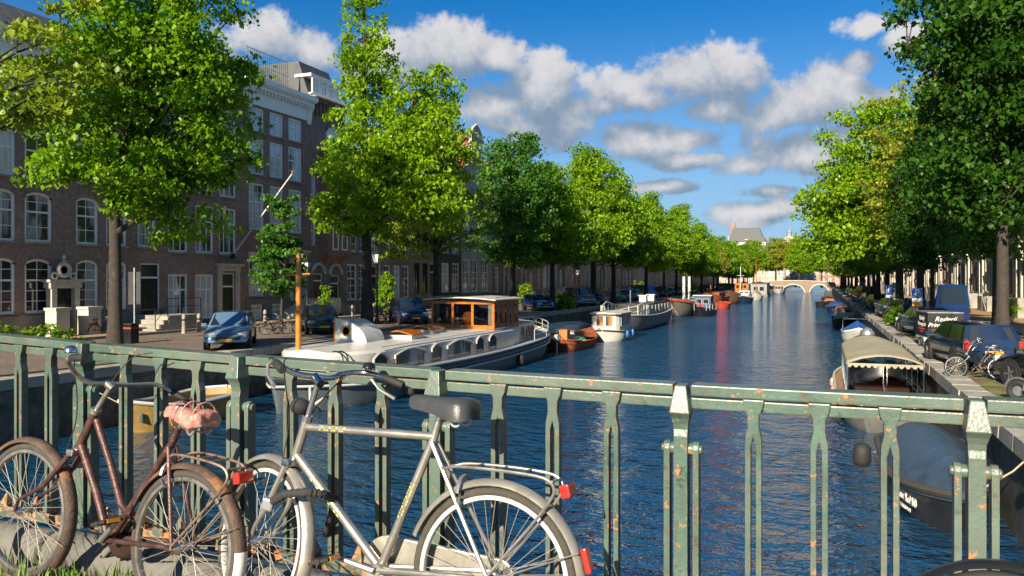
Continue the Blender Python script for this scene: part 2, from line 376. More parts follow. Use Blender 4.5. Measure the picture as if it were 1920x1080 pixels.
# ------------------------------------------------------------------ the setting
QZ, XL, XR, DECK = 1.85, -21.3, 3.3, 3.32          # quay level, left and right water edge, bridge deck
YB = 275.0                                          # the far bridge
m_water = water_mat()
m_clink = brick_mat('street_clinkers', (.15, .115, .095), (.21, .16, .13), (.06, .05, .04), 'XY', .2, .1, .012)
m_clinkr = brick_mat('quay_clinkers_mossy', (.12, .075, .055), (.19, .12, .085), (.05, .045, .035), 'XY', .2, .1, .012, moss=(.16, .19, .03))
m_walk = brick_mat('yellow_footway_bricks', (.36, .22, .11), (.45, .29, .16), (.16, .12, .08), 'XY', .2, .07, .01)
m_quay = brick_mat('quay_brickwork', (.085, .075, .068), (.14, .12, .105), (.16, .155, .14), 'YZ', .22, .07, .014, moss=(.03, .05, .02))
m_coping = M('granite_coping', (.31, .295, .25), .85, var=.35, scale=2.5, bump=.5, space='world', dirt=((.17, .18, .05), 1.4, .60))
def sheet(name, x0, x1, y0, y1, z, mat, thick=0.0):
    b = MB()
    if thick: b.box(x0, x1, y0, y1, z - thick, z)
    else: b.add([(x0, y0, z), (x1, y0, z), (x1, y1, z), (x0, y1, z)], [(0, 1, 2, 3)])
    return struct(b.build(name, mat))
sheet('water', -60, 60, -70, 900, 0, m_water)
sheet('canal_bed', -900, 900, -300, 1500, -2.0, M('silt', (.03, .03, .02), .9))
sheet('street', -420, XL - .35, -70, 900, QZ, m_clink, 2.6)
sheet('street', XR + .35, 420, -70, 900, QZ, m_clinkr, 2.6)
sheet('pavement', -36, -32.2, 12, 600, QZ + .12, m_walk, .3)
sheet('pavement', 9.6, 15, 12, 600, QZ + .12, m_walk, .3)
def kerb(x0, x1):
    b = MB(); b.box(x0, x1, 12, 600, QZ - .2, QZ + .135); return struct(b.build('kerb', m_stone))
kerb(-32.2, -32.02); kerb(9.42, 9.6)
def quay_wall(x_edge, sgn, label, y0, y1):
    t = thing('quay_wall', label, 'wall', (x_edge, y0, 0))
    b = MB(); b.box(0, sgn * .5, 0, y1 - y0, -1.9, 1.62); b.build('brickwork', m_quay, t)
    me = None; y = 0; i = 0
    random.seed(5)
    b = MB(); b.hexa([(-sgn * .07, .01, 1.60), (sgn * .6, .01, 1.60), (sgn * .6, 1.19, 1.60), (-sgn * .07, 1.19, 1.60)],
                     [(-sgn * .05, .02, 1.9), (sgn * .6, .01, 1.9), (sgn * .6, 1.19, 1.9), (-sgn * .05, 1.18, 1.9)])
    me = b.mesh('coping_stone', m_coping)
    while y < min(150, y1 - y0):
        obj('coping_stone', me, t, (random.uniform(-.012, .012), y, random.uniform(-.012, .012)), (random.uniform(-.006, .006), random.uniform(-.01, .01), 0)); y += 1.2
    b = MB(); b.box(-sgn * .06, sgn * .6, y, y1 - y0, 1.60, 1.9); b.build('coping_run', m_coping, t)
    # iron mooring rings and a timber fender pile or two
    for yy in (12, 26, 44, 70):
        if yy < y1 - y0:
            r = MB(); r.torus((-sgn * .05, yy, 1.2), .12, .016, 16, 6, 'X'); r.build('mooring_ring', m_black, t, True)
    return t
quay_wall(XL, -1, 'dark brick quay wall with stone coping along the left bank', 3.3, 600)
quay_wall(XR, 1, 'dark brick quay wall with mossy stone coping along the right bank', 3.3, 600)

# the bridge underfoot: deck, edge beam, abutment behind the railing
m_deck = brick_mat('bridge_pavers', (.20, .15, .11), (.28, .21, .15), (.10, .09, .07), 'XY', .2, .1, .012, moss=(.15, .13, .06))
b = MB(); nx = 88
def deck_z(x): return DECK + .0046 * x * x if x < 0 else DECK
secs = []
for i in range(nx + 1):
    x = -30 + 44 * i / nx; z = DECK - .012 + .03 * min(1, max(0, (x + 3) / 1.8)) if -8 < x < 5 else max(QZ + .02, DECK - .11 * max(-8 - x, x - 5, 0))
    secs.append([(x, -9, z), (x, 3.12, z), (x, 3.12, z - .55), (x, -9, z - .55)])
b.loft(secs, True, True); struct(b.build('bridge_deck', m_deck))
b = MB(); b.box(-21.8, 3.8, 2.86, 3.2, 2.55, DECK - .06); tag(b.build('bridge_edge_beam', M('edge_beam_iron', (.05, .075, .06), .5, var=.4)), 'green iron beam along the edge of the near bridge under its railing', 'beam')

# ------------------------------------------------------------------ houses
brickset = {
    'brown': brick_mat('brown_brick', (0.210, 0.147, 0.124), (0.309, 0.220, 0.182), (0.299, 0.271, 0.241)),
    'dark': brick_mat('dark_brown_brick', (0.131, 0.100, 0.089), (0.213, 0.158, 0.137), (0.222, 0.208, 0.194)),
    'red': brick_mat('red_brick', (0.247, 0.118, 0.091), (0.351, 0.186, 0.138), (0.258, 0.229, 0.202)),
    'purple': brick_mat('purple_brick', (0.209, 0.139, 0.129), (0.321, 0.216, 0.198), (0.282, 0.252, 0.237)),
    'black': brick_mat('black_painted_brick', (0.020, 0.022, 0.025), (0.033, 0.035, 0.037), (0.022, 0.022, 0.022), rough=.55),
    'tan': brick_mat('tan_brick', (0.371, 0.289, 0.218), (0.496, 0.390, 0.296), (0.324, 0.295, 0.257)),
    'grey': M('grey_render', (.34, .33, .30), .8, var=.2, scale=1, space='world'),
}
m_tile = brick_mat('orange_roof_tiles', (.26, .085, .035), (.36, .13, .06), (.10, .04, .02), 'YZ', .25, .2, .03)
m_slate = M('slate_roof', (.07, .075, .085), .6, var=.3, scale=2, space='world')
m_lead = M('lead_roof', (.20, .22, .24), .5, var=.25, scale=2, space='world')
_win = {}
def win_mesh(w, h, arch, style, mat, detail):
    k = (round(w, 1), round(h, 1), arch, style, mat.name, detail)
    if k in _win: return _win[k]
    w, h = k[0], k[1]; fr = .125 if detail else .14; b = MB(); rise = .16 * w if arch else 0
    b.box(-.12, .0, -w / 2, -w / 2 + fr, 0, h - rise); b.box(-.12, .0, w / 2 - fr, w / 2, 0, h - rise); b.box(-.12, .0, -w / 2 + fr, w / 2 - fr, 0, fr * .9)
    infill = None
    if arch:
        n = 8; pts = [(-w / 2 + w * i / n, h - rise + rise * math.sin(math.pi * i / n) ** .8) for i in range(n + 1)]
        for i in range(n):
            (a, c), (d, e) = pts[i], pts[i + 1]
            b.hexa([(-.12, a, c - fr), (0, a, c - fr), (0, d, e - fr), (-.12, d, e - fr)], [(-.12, a, c), (0, a, c), (0, d, e), (-.12, d, e)])
        f = MB()
        for i in range(n):
            (a, c), (d, e) = pts[i], pts[i + 1]
            f.hexa([(-.1, a, c), (.012, a, c), (.012, d, e), (-.1, d, e)], [(-.1, a, h + .002), (.012, a, h + .002), (.012, d, h + .002), (-.1, d, h + .002)])
        infill = f
    else: b.box(-.12, 0, -w / 2 + fr, w / 2 - fr, h - fr, h)
    zt = h * (.6 if style != 'cross' else .66)
    b.box(-.11, -.03, -w / 2 + fr, w / 2 - fr, zt - .045, zt + .045)
    if detail:
        k_ = 2 if w < 1.5 else 3
        for i in range(1, k_):
            y = -w / 2 + w * i / k_
            t = .07 if style == 'cross' else .032
            b.box(-.1, -.045, y - t / 2, y + t / 2, fr * .9, zt - .045); b.box(-.1, -.045, y - t / 2, y + t / 2, zt + .045, h - fr)
        if style != 'cross':
            for z in ([zt * .5] if h < 2.5 else [zt * .36, zt * .68]) + ([] if h < 2.3 else [zt + (h - zt) * .5]):
                b.box(-.098, -.047, -w / 2 + fr, w / 2 - fr, z - .017, z + .017)
    else: b.box(-.1, -.045, -.025, .025, fr, h - fr)
    fm = b.mesh('window', mat)
    p = MB(); p.add([(-.07, -w / 2 + .02, .02), (-.07, w / 2 - .02, .02), (-.07, w / 2 - .02, h - .02), (-.07, -w / 2 + .02, h - .02)], [(0, 1, 2, 3)])
    s = MB(); s.box(-.02, .10, -w / 2 - .08, w / 2 + .08, -.1, -.002)
    _win[k] = (fm, p, s.mesh('sill', m_stone), infill, {})
    return _win[k]
def add_window(par, u, w, z0, z1, arch=False, style='sash', glass=None, frame=None, brick=None, detail=True, sill=True):
    e = win_mesh(w, z1 - z0, arch, style, frame or m_white, detail); glass = glass or m_glass
    o = obj('window', e[0], par, (-.07, u, z0))
    if glass.name not in e[4]: e[4][glass.name] = e[1].mesh('pane', glass)
    obj('pane', e[4][glass.name], o)
    if sill: obj('sill', e[2], o, (.07, 0, 0))
    if e[3] is not None and brick:
        k = 'arch' + brick.name
        if k not in e[4]: e[4][k] = e[3].mesh('brick_arch', brick)
        obj('brick_arch', e[4][k], o, (.07, 0, 0))
    return o
def add_door(par, u, w, z0, z1, col, surround=True, light=True, smat=None):
    b = MB(); b.box(-.16, -.1, u - w / 2, u + w / 2, z0, z0 + (z1 - z0) * .7)
    for k in range(2):
        zz = z0 + .15 + k * (z1 - z0) * .34
        b.box(-.1, -.085, u - w * .36, u + w * .36, zz, zz + (z1 - z0) * .26)
    d = b.build('door', col, par)
    q = MB(); q.lathe([(.03, 0), (.04, .03), (.03, .06)], 8, (-.09, u + w * .38, z0 + 1.0), 'X'); q.build('handle', M('brass', (.5, .35, .1), .3, 1.0), d, True)
    q = MB(); zz = z0 + (z1 - z0) * .7; q.box(-.16, -.06, u - w / 2, u + w / 2, zz, zz + .1); q.box(-.16, -.06, u - w / 2, u - w / 2 + .07, z0, z1); q.box(-.16, -.06, u + w / 2 - .07, u + w / 2, z0, z1); q.box(-.16, -.06, u - w / 2 + .07, u + w / 2 - .07, z1 - .08, z1)
    q.build('door_frame', m_white, par)
    q = MB(); q.add([(-.12, u - w / 2, zz + .1), (-.12, u + w / 2, zz + .1), (-.12, u + w / 2, z1), (-.12, u - w / 2, z1)], [(0, 1, 2, 3)]); q.build('fanlight', m_glass, par)
    if surround:
        q = MB(); m = smat or m_cream
        for s in (-1, 1): q.box(0, .14, u + s * (w / 2 + .17) - .17, u + s * (w / 2 + .17) + .17, z0 - .1, z1 + .1)
        q.box(0, .18, u - w / 2 - .36, u + w / 2 + .36, z1 + .1, z1 + .42); q.box(0, .36, u - w / 2 - .5, u + w / 2 + .5, z1 + .42, z1 + .58)
        q.build('door_surround', m, par)
def stoop(par, u, w, z1, dirn=1, proj=1.3, mat=None, rail=True):
    mat = mat or m_stone; n = max(3, int(z1 / .19)); b = MB()
    b.box(0.02, proj, u - w / 2, u + w / 2, 0, z1)
    p = b.build('landing', mat, par)
    for i in range(n - 1):
        h = z1 * (n - 1 - i) / n; y = u + dirn * (w / 2 + i * .28)
        q = MB(); q.box(.03, proj - .02, min(y, y + dirn * .3), max(y, y + dirn * .3), 0, h); q.build('step', mat, par)
    if rail:
        q = MB(); e = u + dirn * (w / 2 + (n - 1) * .28); x = proj - .08
        a = u - dirn * w / 2 * .95; c = u + dirn * w / 2
        for yy, zz in ((a, z1), (c, z1), (e, .15)): q.tube([(x, yy, zz - .05), (x, yy, zz + .95)], .028, 6)
        q.tube([(x, a, z1 + .92), (x, c, z1 + .92), (x, e, 1.05)], .025, 6); q.tube([(x, a, z1 + .5), (x, c, z1 + .5), (x, e, .6)], .015, 6)
        q.lathe([(.0, .08), (.06, .03), (.06, -.03), (0, -.08)], 8, (x, e, 1.12)); q.build('stair_railing', m_black, par)
def wall_with_holes(b, W, H, holes, base=0.0, depth=.17):
    us = sorted({0, W} | {q for h in holes for q in h[:2]}); zs = sorted({base, H} | {q for h in holes for q in h[2:4]})
    us = [q for q in us if 0 <= q <= W]; zs = [q for q in zs if base <= q <= H]
    for i in range(len(us) - 1):
        for j in range(len(zs) - 1):
            a, c, d, e = us[i], us[i + 1], zs[j], zs[j + 1]; mu, mz = (a + c) / 2, (d + e) / 2
            if any(h[0] < mu < h[1] and h[2] < mz < h[3] for h in holes): continue
            b.add([(0, a, d), (0, c, d), (0, c, e), (0, a, e)], [(0, 1, 2, 3)])
    for h in holes:
        a, c, d, e = h[:4]; x = -depth
        b.add([(0, a, d), (0, c, d), (0, c, e), (0, a, e), (x, a, d), (x, c, d), (x, c, e), (x, a, e)], [(0, 1, 5, 4), (1, 2, 6, 5), (2, 3, 7, 6), (3, 0, 4, 7)])
def cornice(par, W, z0, h, proj, mat, mod=True):
    b = MB(); b.box(.0, .07, -.05, W + .05, z0, z0 + h * .28); b.box(.0, .05, 0, W, z0 + h * .28, z0 + h * .62); b.box(0, proj * .55, -.1, W + .1, z0 + h * .62, z0 + h * .76)
    b.box(0, proj, -.22, W + .22, z0 + h * .82, z0 + h); b.box(0, proj * .85, -.16, W + .16, z0 + h * .76, z0 + h * .82)
    c = b.build('cornice', mat, par)
    if mod:
        k = int(W / .36); me = MB().box(.07, proj * .5, -.07, .07, z0 + h * .50, z0 + h * .615).mesh('modillion', mat)
        for i in range(k): obj('modillion', me, c, (0, (i + .5) * W / k, 0))
        for y in (.28, W - .28):
            q = MB(); q.loft([[(.05, y - .2, zz), (.05 + px, y - .2, zz), (.05 + px, y + .2, zz), (.05, y + .2, zz)] for zz, px in ((z0 - .25, .06), (z0 + h * .1, .14), (z0 + h * .35, .2), (z0 + h * .6, .42))])
            q.build('console', mat, c)
def house(side, Y0, Y1, rows, cols, top, brick, label, style='cornice', glass='mix', arch=False, doors=(), winstyle='sash', frame=None, plinth=None, base_rows=(), detail=True, X=None, seed=0, roof=None, gable_h=4.0, name='canal_house', ch=1.3, skip=(), cmat=None):
    """rows: absolute heights of window rows; cols: (centre, width) along the facade; doors: (centre, width, z0, z1, material, stoop side)"""
    rnd = random.Random(seed); W = abs(Y1 - Y0)
    X = X if X is not None else (-35 if side < 0 else 14)
    t = thing(name, label, 'house', (X, Y0 if side < 0 else Y1, QZ), 0 if side < 0 else math.pi)
    bm = brickset[brick]; H = top - QZ; holes = []; wins = []
    for ri, (z0, z1) in enumerate(rows):
        for ci, (u, w) in enumerate(cols):
            if (ri, ci) in skip: continue
            if any(abs(u - d[0]) < (w + d[1]) / 2 + .1 and d[2] - QZ < z1 - QZ and d[3] - QZ > z0 - QZ for d in doors): continue
            wins.append((u, round(w, 1), z0 - QZ, round(z1 - z0, 1) + z0 - QZ))
    for (z0, z1) in base_rows:
        for (u, w) in cols:
            if any(abs(u - d[0]) < (w + d[1]) / 2 + .5 for d in doors): continue
            wins.append((u, round(w * .8, 1), z0 - QZ, round(z1 - z0, 1) + z0 - QZ))
    holes = [(u - w / 2, u + w / 2, a, c) for u, w, a, c in wins] + [(d[0] - d[1] / 2, d[0] + d[1] / 2, d[2] - QZ, d[3] - QZ) for d in doors]
    b = MB(); wall_with_holes(b, W, H, holes, 0.0); D = 11
    b.add([(0, 0, 0), (-D, 0, 0), (-D, 0, H), (0, 0, H)], [(0, 1, 2, 3)]); b.add([(0, W, 0), (-D, W, 0), (-D, W, H), (0, W, H)], [(0, 1, 2, 3)]); b.add([(-D, 0, 0), (-D, W, 0), (-D, W, H), (-D, 0, H)], [(0, 1, 2, 3)])
    b.add([(0, 0, H), (0, W, H), (-D, W, H), (-D, 0, H)], [(0, 1, 2, 3)])
    b.build('wall', bm, t)
    gl = {'dark': [m_glass], 'net': [m_glass_c], 'mix': [m_glass, m_glass_d, m_glass_c, m_glass_d]}[glass]
    for (u, w, a, c) in wins: add_window(t, u, w, a, c, arch, winstyle, rnd.choice(gl), frame, bm, detail, detail)
    for d in doors:
        add_door(t, d[0], d[1], d[2] - QZ, d[3] - QZ, d[4], d[6] if len(d) > 6 else True)
        if d[5] and d[2] - QZ > .4: stoop(t, d[0], d[1] + .9, d[2] - QZ - .02, d[5])
    if plinth:
        q = MB(); q2 = [h for h in holes if h[2] < plinth - QZ]
        us = sorted([0] + [y for h in q2 for y in (max(0, h[0] - .02), min(W, h[1] + .02))] + [W])
        for i in range(0, len(us) - 1, 2):
            if us[i + 1] - us[i] > .05: q.box(.0, .06, us[i], us[i + 1], 0, plinth - QZ)
        for h in q2:
            if h[3] < plinth - QZ: q.box(0, .06, h[0] - .02, h[1] + .02, h[3] + .02, plinth - QZ)
            if h[2] > .05: q.box(0, .06, h[0] - .02, h[1] + .02, 0, h[2] - .1)
        q.box(0, .1, -.01, W + .01, plinth - QZ, plinth - QZ + .1); q.build('plinth', m_plinth, t)
    rm = roof or rnd.choice([m_tile, m_slate, m_tile])
    if style == 'cornice':
        cornice(t, W, H - ch * .75, ch, .55, cmat or m_white, detail)
        q = MB(); q.hexa([(-.1, 0, H), (-D, 0, H), (-D, W, H), (-.1, W, H)], [(-3.2, .5, H + 2.6), (-D + 3, .5, H + 2.6), (-D + 3, W - .5, H + 2.6), (-3.2, W - .5, H + 2.6)]); rf = q.build('roof', rm, t)
        if roof is None: q = MB(); q.box(-2.6, -1.9, .1, .7, H, H + 3.6); q.build('chimney', bm, rf)
        if W > 5 and roof is None:
            q = MB(); q.box(-2.0, -.7, W / 2 - .7, W / 2 + .7, H + .1, H + 1.9); q.build('dormer', m_white, rf)
    else:
        gh = gable_h; c = W / 2
        if style == 'neck': poly = [(0.02, H), (W - .02, H), (W * .95, H + gh * .12), (W * .78, H + gh * .22), (W * .68, H + gh * .45), (W * .68, H + gh * .82), (c + W * .1, H + gh * .93), (c, H + gh), (c - W * .1, H + gh * .93), (W * .32, H + gh * .82), (W * .32, H + gh * .45), (W * .22, H + gh * .22), (W * .05, H + gh * .12)]
        elif style == 'step':
            poly = [(0.02, H), (W - .02, H)]; n = 5
            for i in range(n): poly += [(W - i * W * .42 / n - .02, H + (i + 1) * gh / (n + .5)), (W - (i + 1) * W * .42 / n, H + (i + 1) * gh / (n + .5))]
            poly += [(W - q, z) for q, z in poly[:1:-1]]
        else:
            poly = [(0.02, H), (W - .02, H)] + [(c + W * .48 * math.cos(a) * (1 - .25 * math.sin(2 * a)), H + gh * math.sin(a)) for a in [math.pi * i / 10 for i in range(1, 10)]]
        q = MB(); q.prism(poly, -.36, -.002, 'YZ'); g = q.build('gable', bm, t)
        q = MB(); ol = poly[1:] + poly[:1]
        for (a, z), (a2, z2) in zip(ol[:-1], ol[1:]): q.tube([(-.15, a, z), (-.15, a2, z2)], .13, 4)
        q.build('gable_trim', m_cream, g)
        add_window(t, c, min(1.1, W * .22), H + gh * .3, H + gh * .3 + 1.5, False, winstyle, m_glass, frame, None, detail, False).location.x = .03
        q = MB(); q.box(-.2, .9, c - .08, c + .08, H + gh * .74, H + gh * .74 + .2); q.build('hoist_beam', m_black, g)
        q = MB(); q.loft([[(x, 0, H), (x, W, H), (x, c, H + gh * .85)] for x in (-.37, -D)]); rf = q.build('roof', rm, t)
        q = MB(); q.box(-5, -4.2, W * .1, W * .1 + .7, H + 1, H + gh + .6); q.build('chimney', bm, rf)
    return t
def L(px): return yat(px, -35)
def ucols(px0, spans): return [((L(a) + L(c)) / 2 - L(px0), (L(c) - L(a))) for a, c in spans]

p0 = -330
c1 = ucols(p0, [(-290, -250), (-225, -185), (-160, -120), (-95, -50), (-20, 30), (47, 97), (142, 185), (199, 238), (258, 292)])
h1 = house(-1, L(p0), L(309), [(3.1, 5.75), (6.5, 8.9), (9.55, 11.8), (12.4, 14.5)], c1, 16.0, 'brown',
           'wide brown brick house with arched sash windows and small stone gateway', 'cornice', 'mix', True, plinth=2.95, seed=3, frame=None,
           roof=m_slate, doors=[(c1[8][0] + .25, 1.35, 2.75, 5.6, m_dgreen, 0, False)])
u_ = ucols(p0, [(250, 262)])[0][0]
stoop(h1, c1[8][0] + .25, 2.4, .9, -1, 2.6)
c2 = ucols(309, [(315, 353), (367, 400), (411, 443)])
h2 = house(-1, L(309), L(461), [(2.3, 5.0), (6.3, 9.2), (9.9, 12.5), (13.2, 15.4)], c2, 17.3, 'brown', 'brown brick house with white cross windows behind the slanting flagpole', 'cornice', 'mix', False,
           winstyle='cross', plinth=2.15, seed=5, roof=m_slate, doors=[(c2[2][0], 1.25, 2.05, 5.1, m_dgreen, 0)])
c3 = ucols(461, [(467, 495), (506, 531), (541, 566)])
h3 = house(-1, L(461), L(582), [(3.6, 6.5), (8.0, 11.1), (11.7, 14.05), (14.55, 16.15)], c3, 17.6, 'purple', 'tall purple brick house with a deep white bracketed cornice and roof terrace', 'cornice', 'net', False,
           plinth=3.3, base_rows=[(2.0, 2.95)], seed=8, ch=1.75, roof=m_lead, doors=[(c3[2][0] + .3, 1.2, 3.3, 6.2, m_dgreen, 0)])
Hh = 17.6 - QZ; W3 = L(582) - L(461)
q = MB(); q.box(-6, -1.4, W3 * .1, W3 * .55, Hh, Hh + 1.1); q.build('roof_hut', m_cream, h3)
q = MB()
for i in range(21): q.tube([(-1.2, W3 * .2 + i * .22, Hh + 1.0), (-1.2, W3 * .2 + i * .22, Hh + 2.9)], .018, 4)
q.tube([(-1.2, W3 * .2, Hh + 2.9), (-1.2, W3 * .2 + 4.5, Hh + 2.9)], .03, 5); q.tube([(-1.2, W3 * .2, Hh + 1.9), (-1.2, W3 * .2 + 4.5, Hh + 1.9)], .02, 5); q.build('terrace_railing', m_steel, h3)
# house four: bay window, brick balcony, arched doors, mansard
W4 = L(646) - L(582); c4 = ucols(582, [(584, 592), (594, 622), (632, 641)])
h4 = house(-1, L(582), L(646), [(7.2, 9.0), (10.6, 12.4)], [c4[0], c4[2]], 18.2, 'purple', 'narrow brick house with projecting bay, brick balcony and two arched doorways', 'cornice', 'mix', False, seed=11, ch=.01, roof=m_slate,
           doors=[(W4 * .2, 1.25, 3.2, 5.1, M('rust_door', (.20, .06, .025), .5), 1, False), (W4 * .7, 1.2, 2.7, 5.0, m_dgreen, 0, False)], plinth=5.5)
q = MB(); u0, u1 = W4 * .3, W4 * .95
q.box(.0, .95, u0, u1, 12.8 - QZ, 14.2 - QZ); q.box(.0, 1.02, u0 - .08, u1 + .08, 14.2 - QZ, 14.32 - QZ); q.box(0, 1.0, u0 - .05, u1 + .05, 12.68 - QZ, 12.8 - QZ); bal = q.build('balcony', brickset['red'], h4)
for i in range(9):
    q = MB(); y = u0 + .2 + i * (u1 - u0 - .4) / 8; q.box(.94, .962, y - .07, y + .07, 13.1 - QZ, 13.9 - QZ); q.build('balcony_slot', m_black, bal)
q = MB(); q.hexa([(0, u0 + .5, 5.9 - QZ), (.05, u0 + .5, 5.9 - QZ), (.05, u1 - .5, 5.9 - QZ), (0, u1 - .5, 5.9 - QZ)], [(0, u0, 6.5 - QZ), (.7, u0, 6.5 - QZ), (.7, u1, 6.5 - QZ), (0, u1, 6.5 - QZ)]); q.box(.003, .7, u0, u1, 6.5 - QZ, 12.2 - QZ); q.box(.003, .78, u0 - .06, u1 + .06, 9.2 - QZ, 9.5 - QZ); q.box(.003, .78, u0 - .06, u1 + .06, 12.2 - QZ, 12.5 - QZ)
bay = q.build('bay', brickset['red'], h4)
for z in (6.9, 9.7):
    for k in range(2): add_window(h4, u0 + (u1 - u0) * (.3 + .42 * k), .8, z - QZ, z + 2.0 - QZ, False, 'sash', m_glass_d, None, None, True, False).location.x = .73
add_window(h4, (u0 + u1) / 2, 1.7, 14.45 - QZ, 16.3 - QZ, True, 'cross', m_glass_c, None, brickset['purple'], True, True).location.x = .1
q = MB()
for i in range(10): q.box(.0, .14, W4 * (i + .3) / 10, W4 * (i + .75) / 10, 16.9 - QZ, 17.9 - QZ)
q.box(0, .2, -.02, W4 + .02, 17.9 - QZ, 18.25 - QZ); q.build('corbel_table', brickset['dark'], h4)
q = MB(); q.hexa([(-.2, .1, 18.25 - QZ), (-8, .1, 18.25 - QZ), (-8, W4 - .1, 18.25 - QZ), (-.2, W4 - .1, 18.25 - QZ)], [(-1.3, .3, 21.0 - QZ), (-7, .3, 21 - QZ), (-7, W4 - .3, 21 - QZ), (-1.3, W4 - .3, 21 - QZ)]); q.build('mansard', m_slate, h4)
q = MB(); q.box(-1.5, -.12, .2, W4 - .1, 18.4 - QZ, 18.55 - QZ); q.box(-1.5, -.02, .1, W4, 19.75 - QZ, 19.95 - QZ); q.build('dormer_band', m_white, h4)
for i in range(4): add_window(h4, .3 + (i + .5) * (W4 - .5) / 4, (W4 - .6) / 4, 18.55 - QZ, 19.75 - QZ, False, 'cross', m_glass_c, None, None, True, False).location.x = -.05
q = MB(); q.tube([(.3, W4 * .5, 17.2 - QZ), (1.9, W4 * .5, 17.3 - QZ)], .06, 6); q.tube([(1.8, W4 * .5, 17.3 - QZ), (1.8, W4 * .5, 16.7 - QZ)], .03, 5); q.build('hoist_beam', m_black, h4)
for k, uu in ((0, W4 * .2), (1, W4 * .7)):
    q = MB(); q.torus((.09, uu, 5.05 - QZ), .78, .14, 14, 6, 'X', 0, math.pi); q.build('stone_arch', m_cream, h4)

c5 = ucols(646, [(651, 669), (673, 684), (694, 705), (720, 732), (738, 750), (755, 767)])
house(-1, L(646), L(771), [(3.0, 5.9), (6.9, 9.0), (10.1, 12.0)], c5, 13.6, 'purple', 'broad low brick house with six white window bays behind the houseboat funnel', 'cornice', 'mix', seed=21, base_rows=[(2.0, 2.6)], plinth=None,
      doors=[(c5[2][0], 1.3, 2.8, 5.8, m_dgreen, 1)])
c6 = ucols(771, [(776, 787), (792, 802), (807, 816)])
house(-1, L(771), L(822), [(3.3, 6.2), (7.2, 9.2), (10.2, 12.0)], c6, 13.4, 'brown', 'brown brick house with black window frames left of a leaning trunk', 'neck', 'dark', seed=22, frame=m_black, gable_h=4.5, doors=[(c6[2][0], 1.1, 3.2, 6.2, m_dgreen, 0, False)])
c7 = ucols(822, [(828, 842), (847, 861)])
house(-1, L(822), L(865), [(3.4, 6.3), (7.3, 9.5), (10.5, 12.4)], c7, 13.8, 'black', 'black painted canal house with two white windows per floor', 'bell', 'mix', seed=23, gable_h=3.6)
c8 = ucols(865, [(869, 881), (884, 896), (903, 915)])
house(-1, L(865), L(922), [(3.3, 6.8), (7.8, 10.4), (11.4, 13.4)], c8, 15.6, 'grey', 'grey rendered canal house with tall paired windows and a neck gable', 'neck', 'mix', seed=24, gable_h=6.0, plinth=3.0)
rnd = random.Random(41); y = L(922); i = 0
bk = ['purple', 'brown', 'grey', 'dark', 'red', 'brown', 'black', 'tan', 'dark', 'purple', 'red', 'grey']
stl = ['cornice', 'bell', 'cornice', 'neck', 'cornice', 'step', 'bell', 'cornice', 'neck', 'cornice']
nth = ['first', 'second', 'third', 'fourth', 'fifth', 'sixth', 'seventh', 'eighth', 'ninth', 'tenth', 'eleventh', 'twelfth', 'thirteenth', 'fourteenth', 'fifteenth', 'sixteenth', 'seventeenth', 'eighteenth', 'nineteenth', 'twentieth', 'twenty-first', 'twenty-second', 'twenty-third', 'twenty-fourth', 'twenty-fifth', 'twenty-sixth', 'twenty-seventh', 'twenty-eighth', 'twenty-ninth', 'thirtieth', 'thirty-first', 'thirty-second', 'thirty-third', 'thirty-fourth', 'thirty-fifth', 'thirty-sixth', 'thirty-seventh', 'thirty-eighth', 'thirty-ninth', 'fortieth']
m_bdoor = M('blue_black_door', (.01, .014, .03), .25)
bword = {'purple': 'purple brick', 'brown': 'brown brick', 'grey': 'grey rendered', 'dark': 'dark brown brick', 'red': 'red brick', 'black': 'black painted', 'tan': 'tan brick'}
sword = {'cornice': 'white cornice', 'bell': 'round bell gable', 'neck': 'narrow neck gable', 'step': 'stepped gable'}
while y < 290:
    w = rnd.choice([5.8, 6.6, 7.4, 8.6]); n = 3 if w > 6 else 2; f1 = rnd.uniform(3.0, 3.5)
    cols = [((k + .5) * w / n, min(1.25, w / n - .75)) for k in range(n)]
    rows = [(f1, f1 + 2.9), (f1 + 3.9, f1 + 6.2), (f1 + 7.2, f1 + 9.1)]
    if rnd.random() < .4: rows.append((f1 + 10, f1 + 11.6))
    di = rnd.randrange(n)
    house(-1, y, y + w, rows, cols, rows[-1][1] + 1.5, bk[i % 12], f'{bword[bk[i % 12]]} house with {sword[stl[i % 10]]}, {nth[i]} past the grey neck-gabled one', stl[i % 10], 'mix', seed=50 + i, detail=(y < 130),
          doors=[(cols[di][0], 1.1, f1 - .2, f1 + 2.9, rnd.choice([m_dgreen, m_bdoor, m_black]), rnd.choice((-1, 1)))], gable_h=rnd.uniform(3, 4.5), plinth=2.9 if i % 3 == 0 else None)
    y += w; i += 1
# right bank
y = 58.0; i = 0; bk2 = ['black', 'dark', 'brown', 'grey', 'purple', 'black', 'red', 'dark', 'tan', 'brown']
while y < 285:
    w = rnd.choice([6.0, 6.8, 7.6]); n = 3; f1 = rnd.uniform(3.4, 3.9)
    cols = [((k + .5) * w / n, min(1.3, w / n - .65)) for k in range(n)]
    rows = [(f1, f1 + 3.2), (f1 + 4.1, f1 + 6.8), (f1 + 7.8, f1 + 9.8)]; di = rnd.randrange(n)
    house(1, y, y + w, rows, cols, rows[-1][1] + 1.6, bk2[i % 10], f'{bword[bk2[i % 10]]} house with {sword[stl[(i + 1) % 10]]}, {nth[i]} on the right bank', stl[(i + 1) % 10], 'mix', seed=150 + i, detail=(y < 130),
          doors=[(cols[di][0], 1.15, f1 - .2, f1 + 3.2, rnd.choice([m_dgreen, m_bdoor, m_black]), rnd.choice((-1, 1)))], gable_h=rnd.uniform(3, 4.5), plinth=3.0 if i % 2 == 0 else None)
    y += w; i += 1
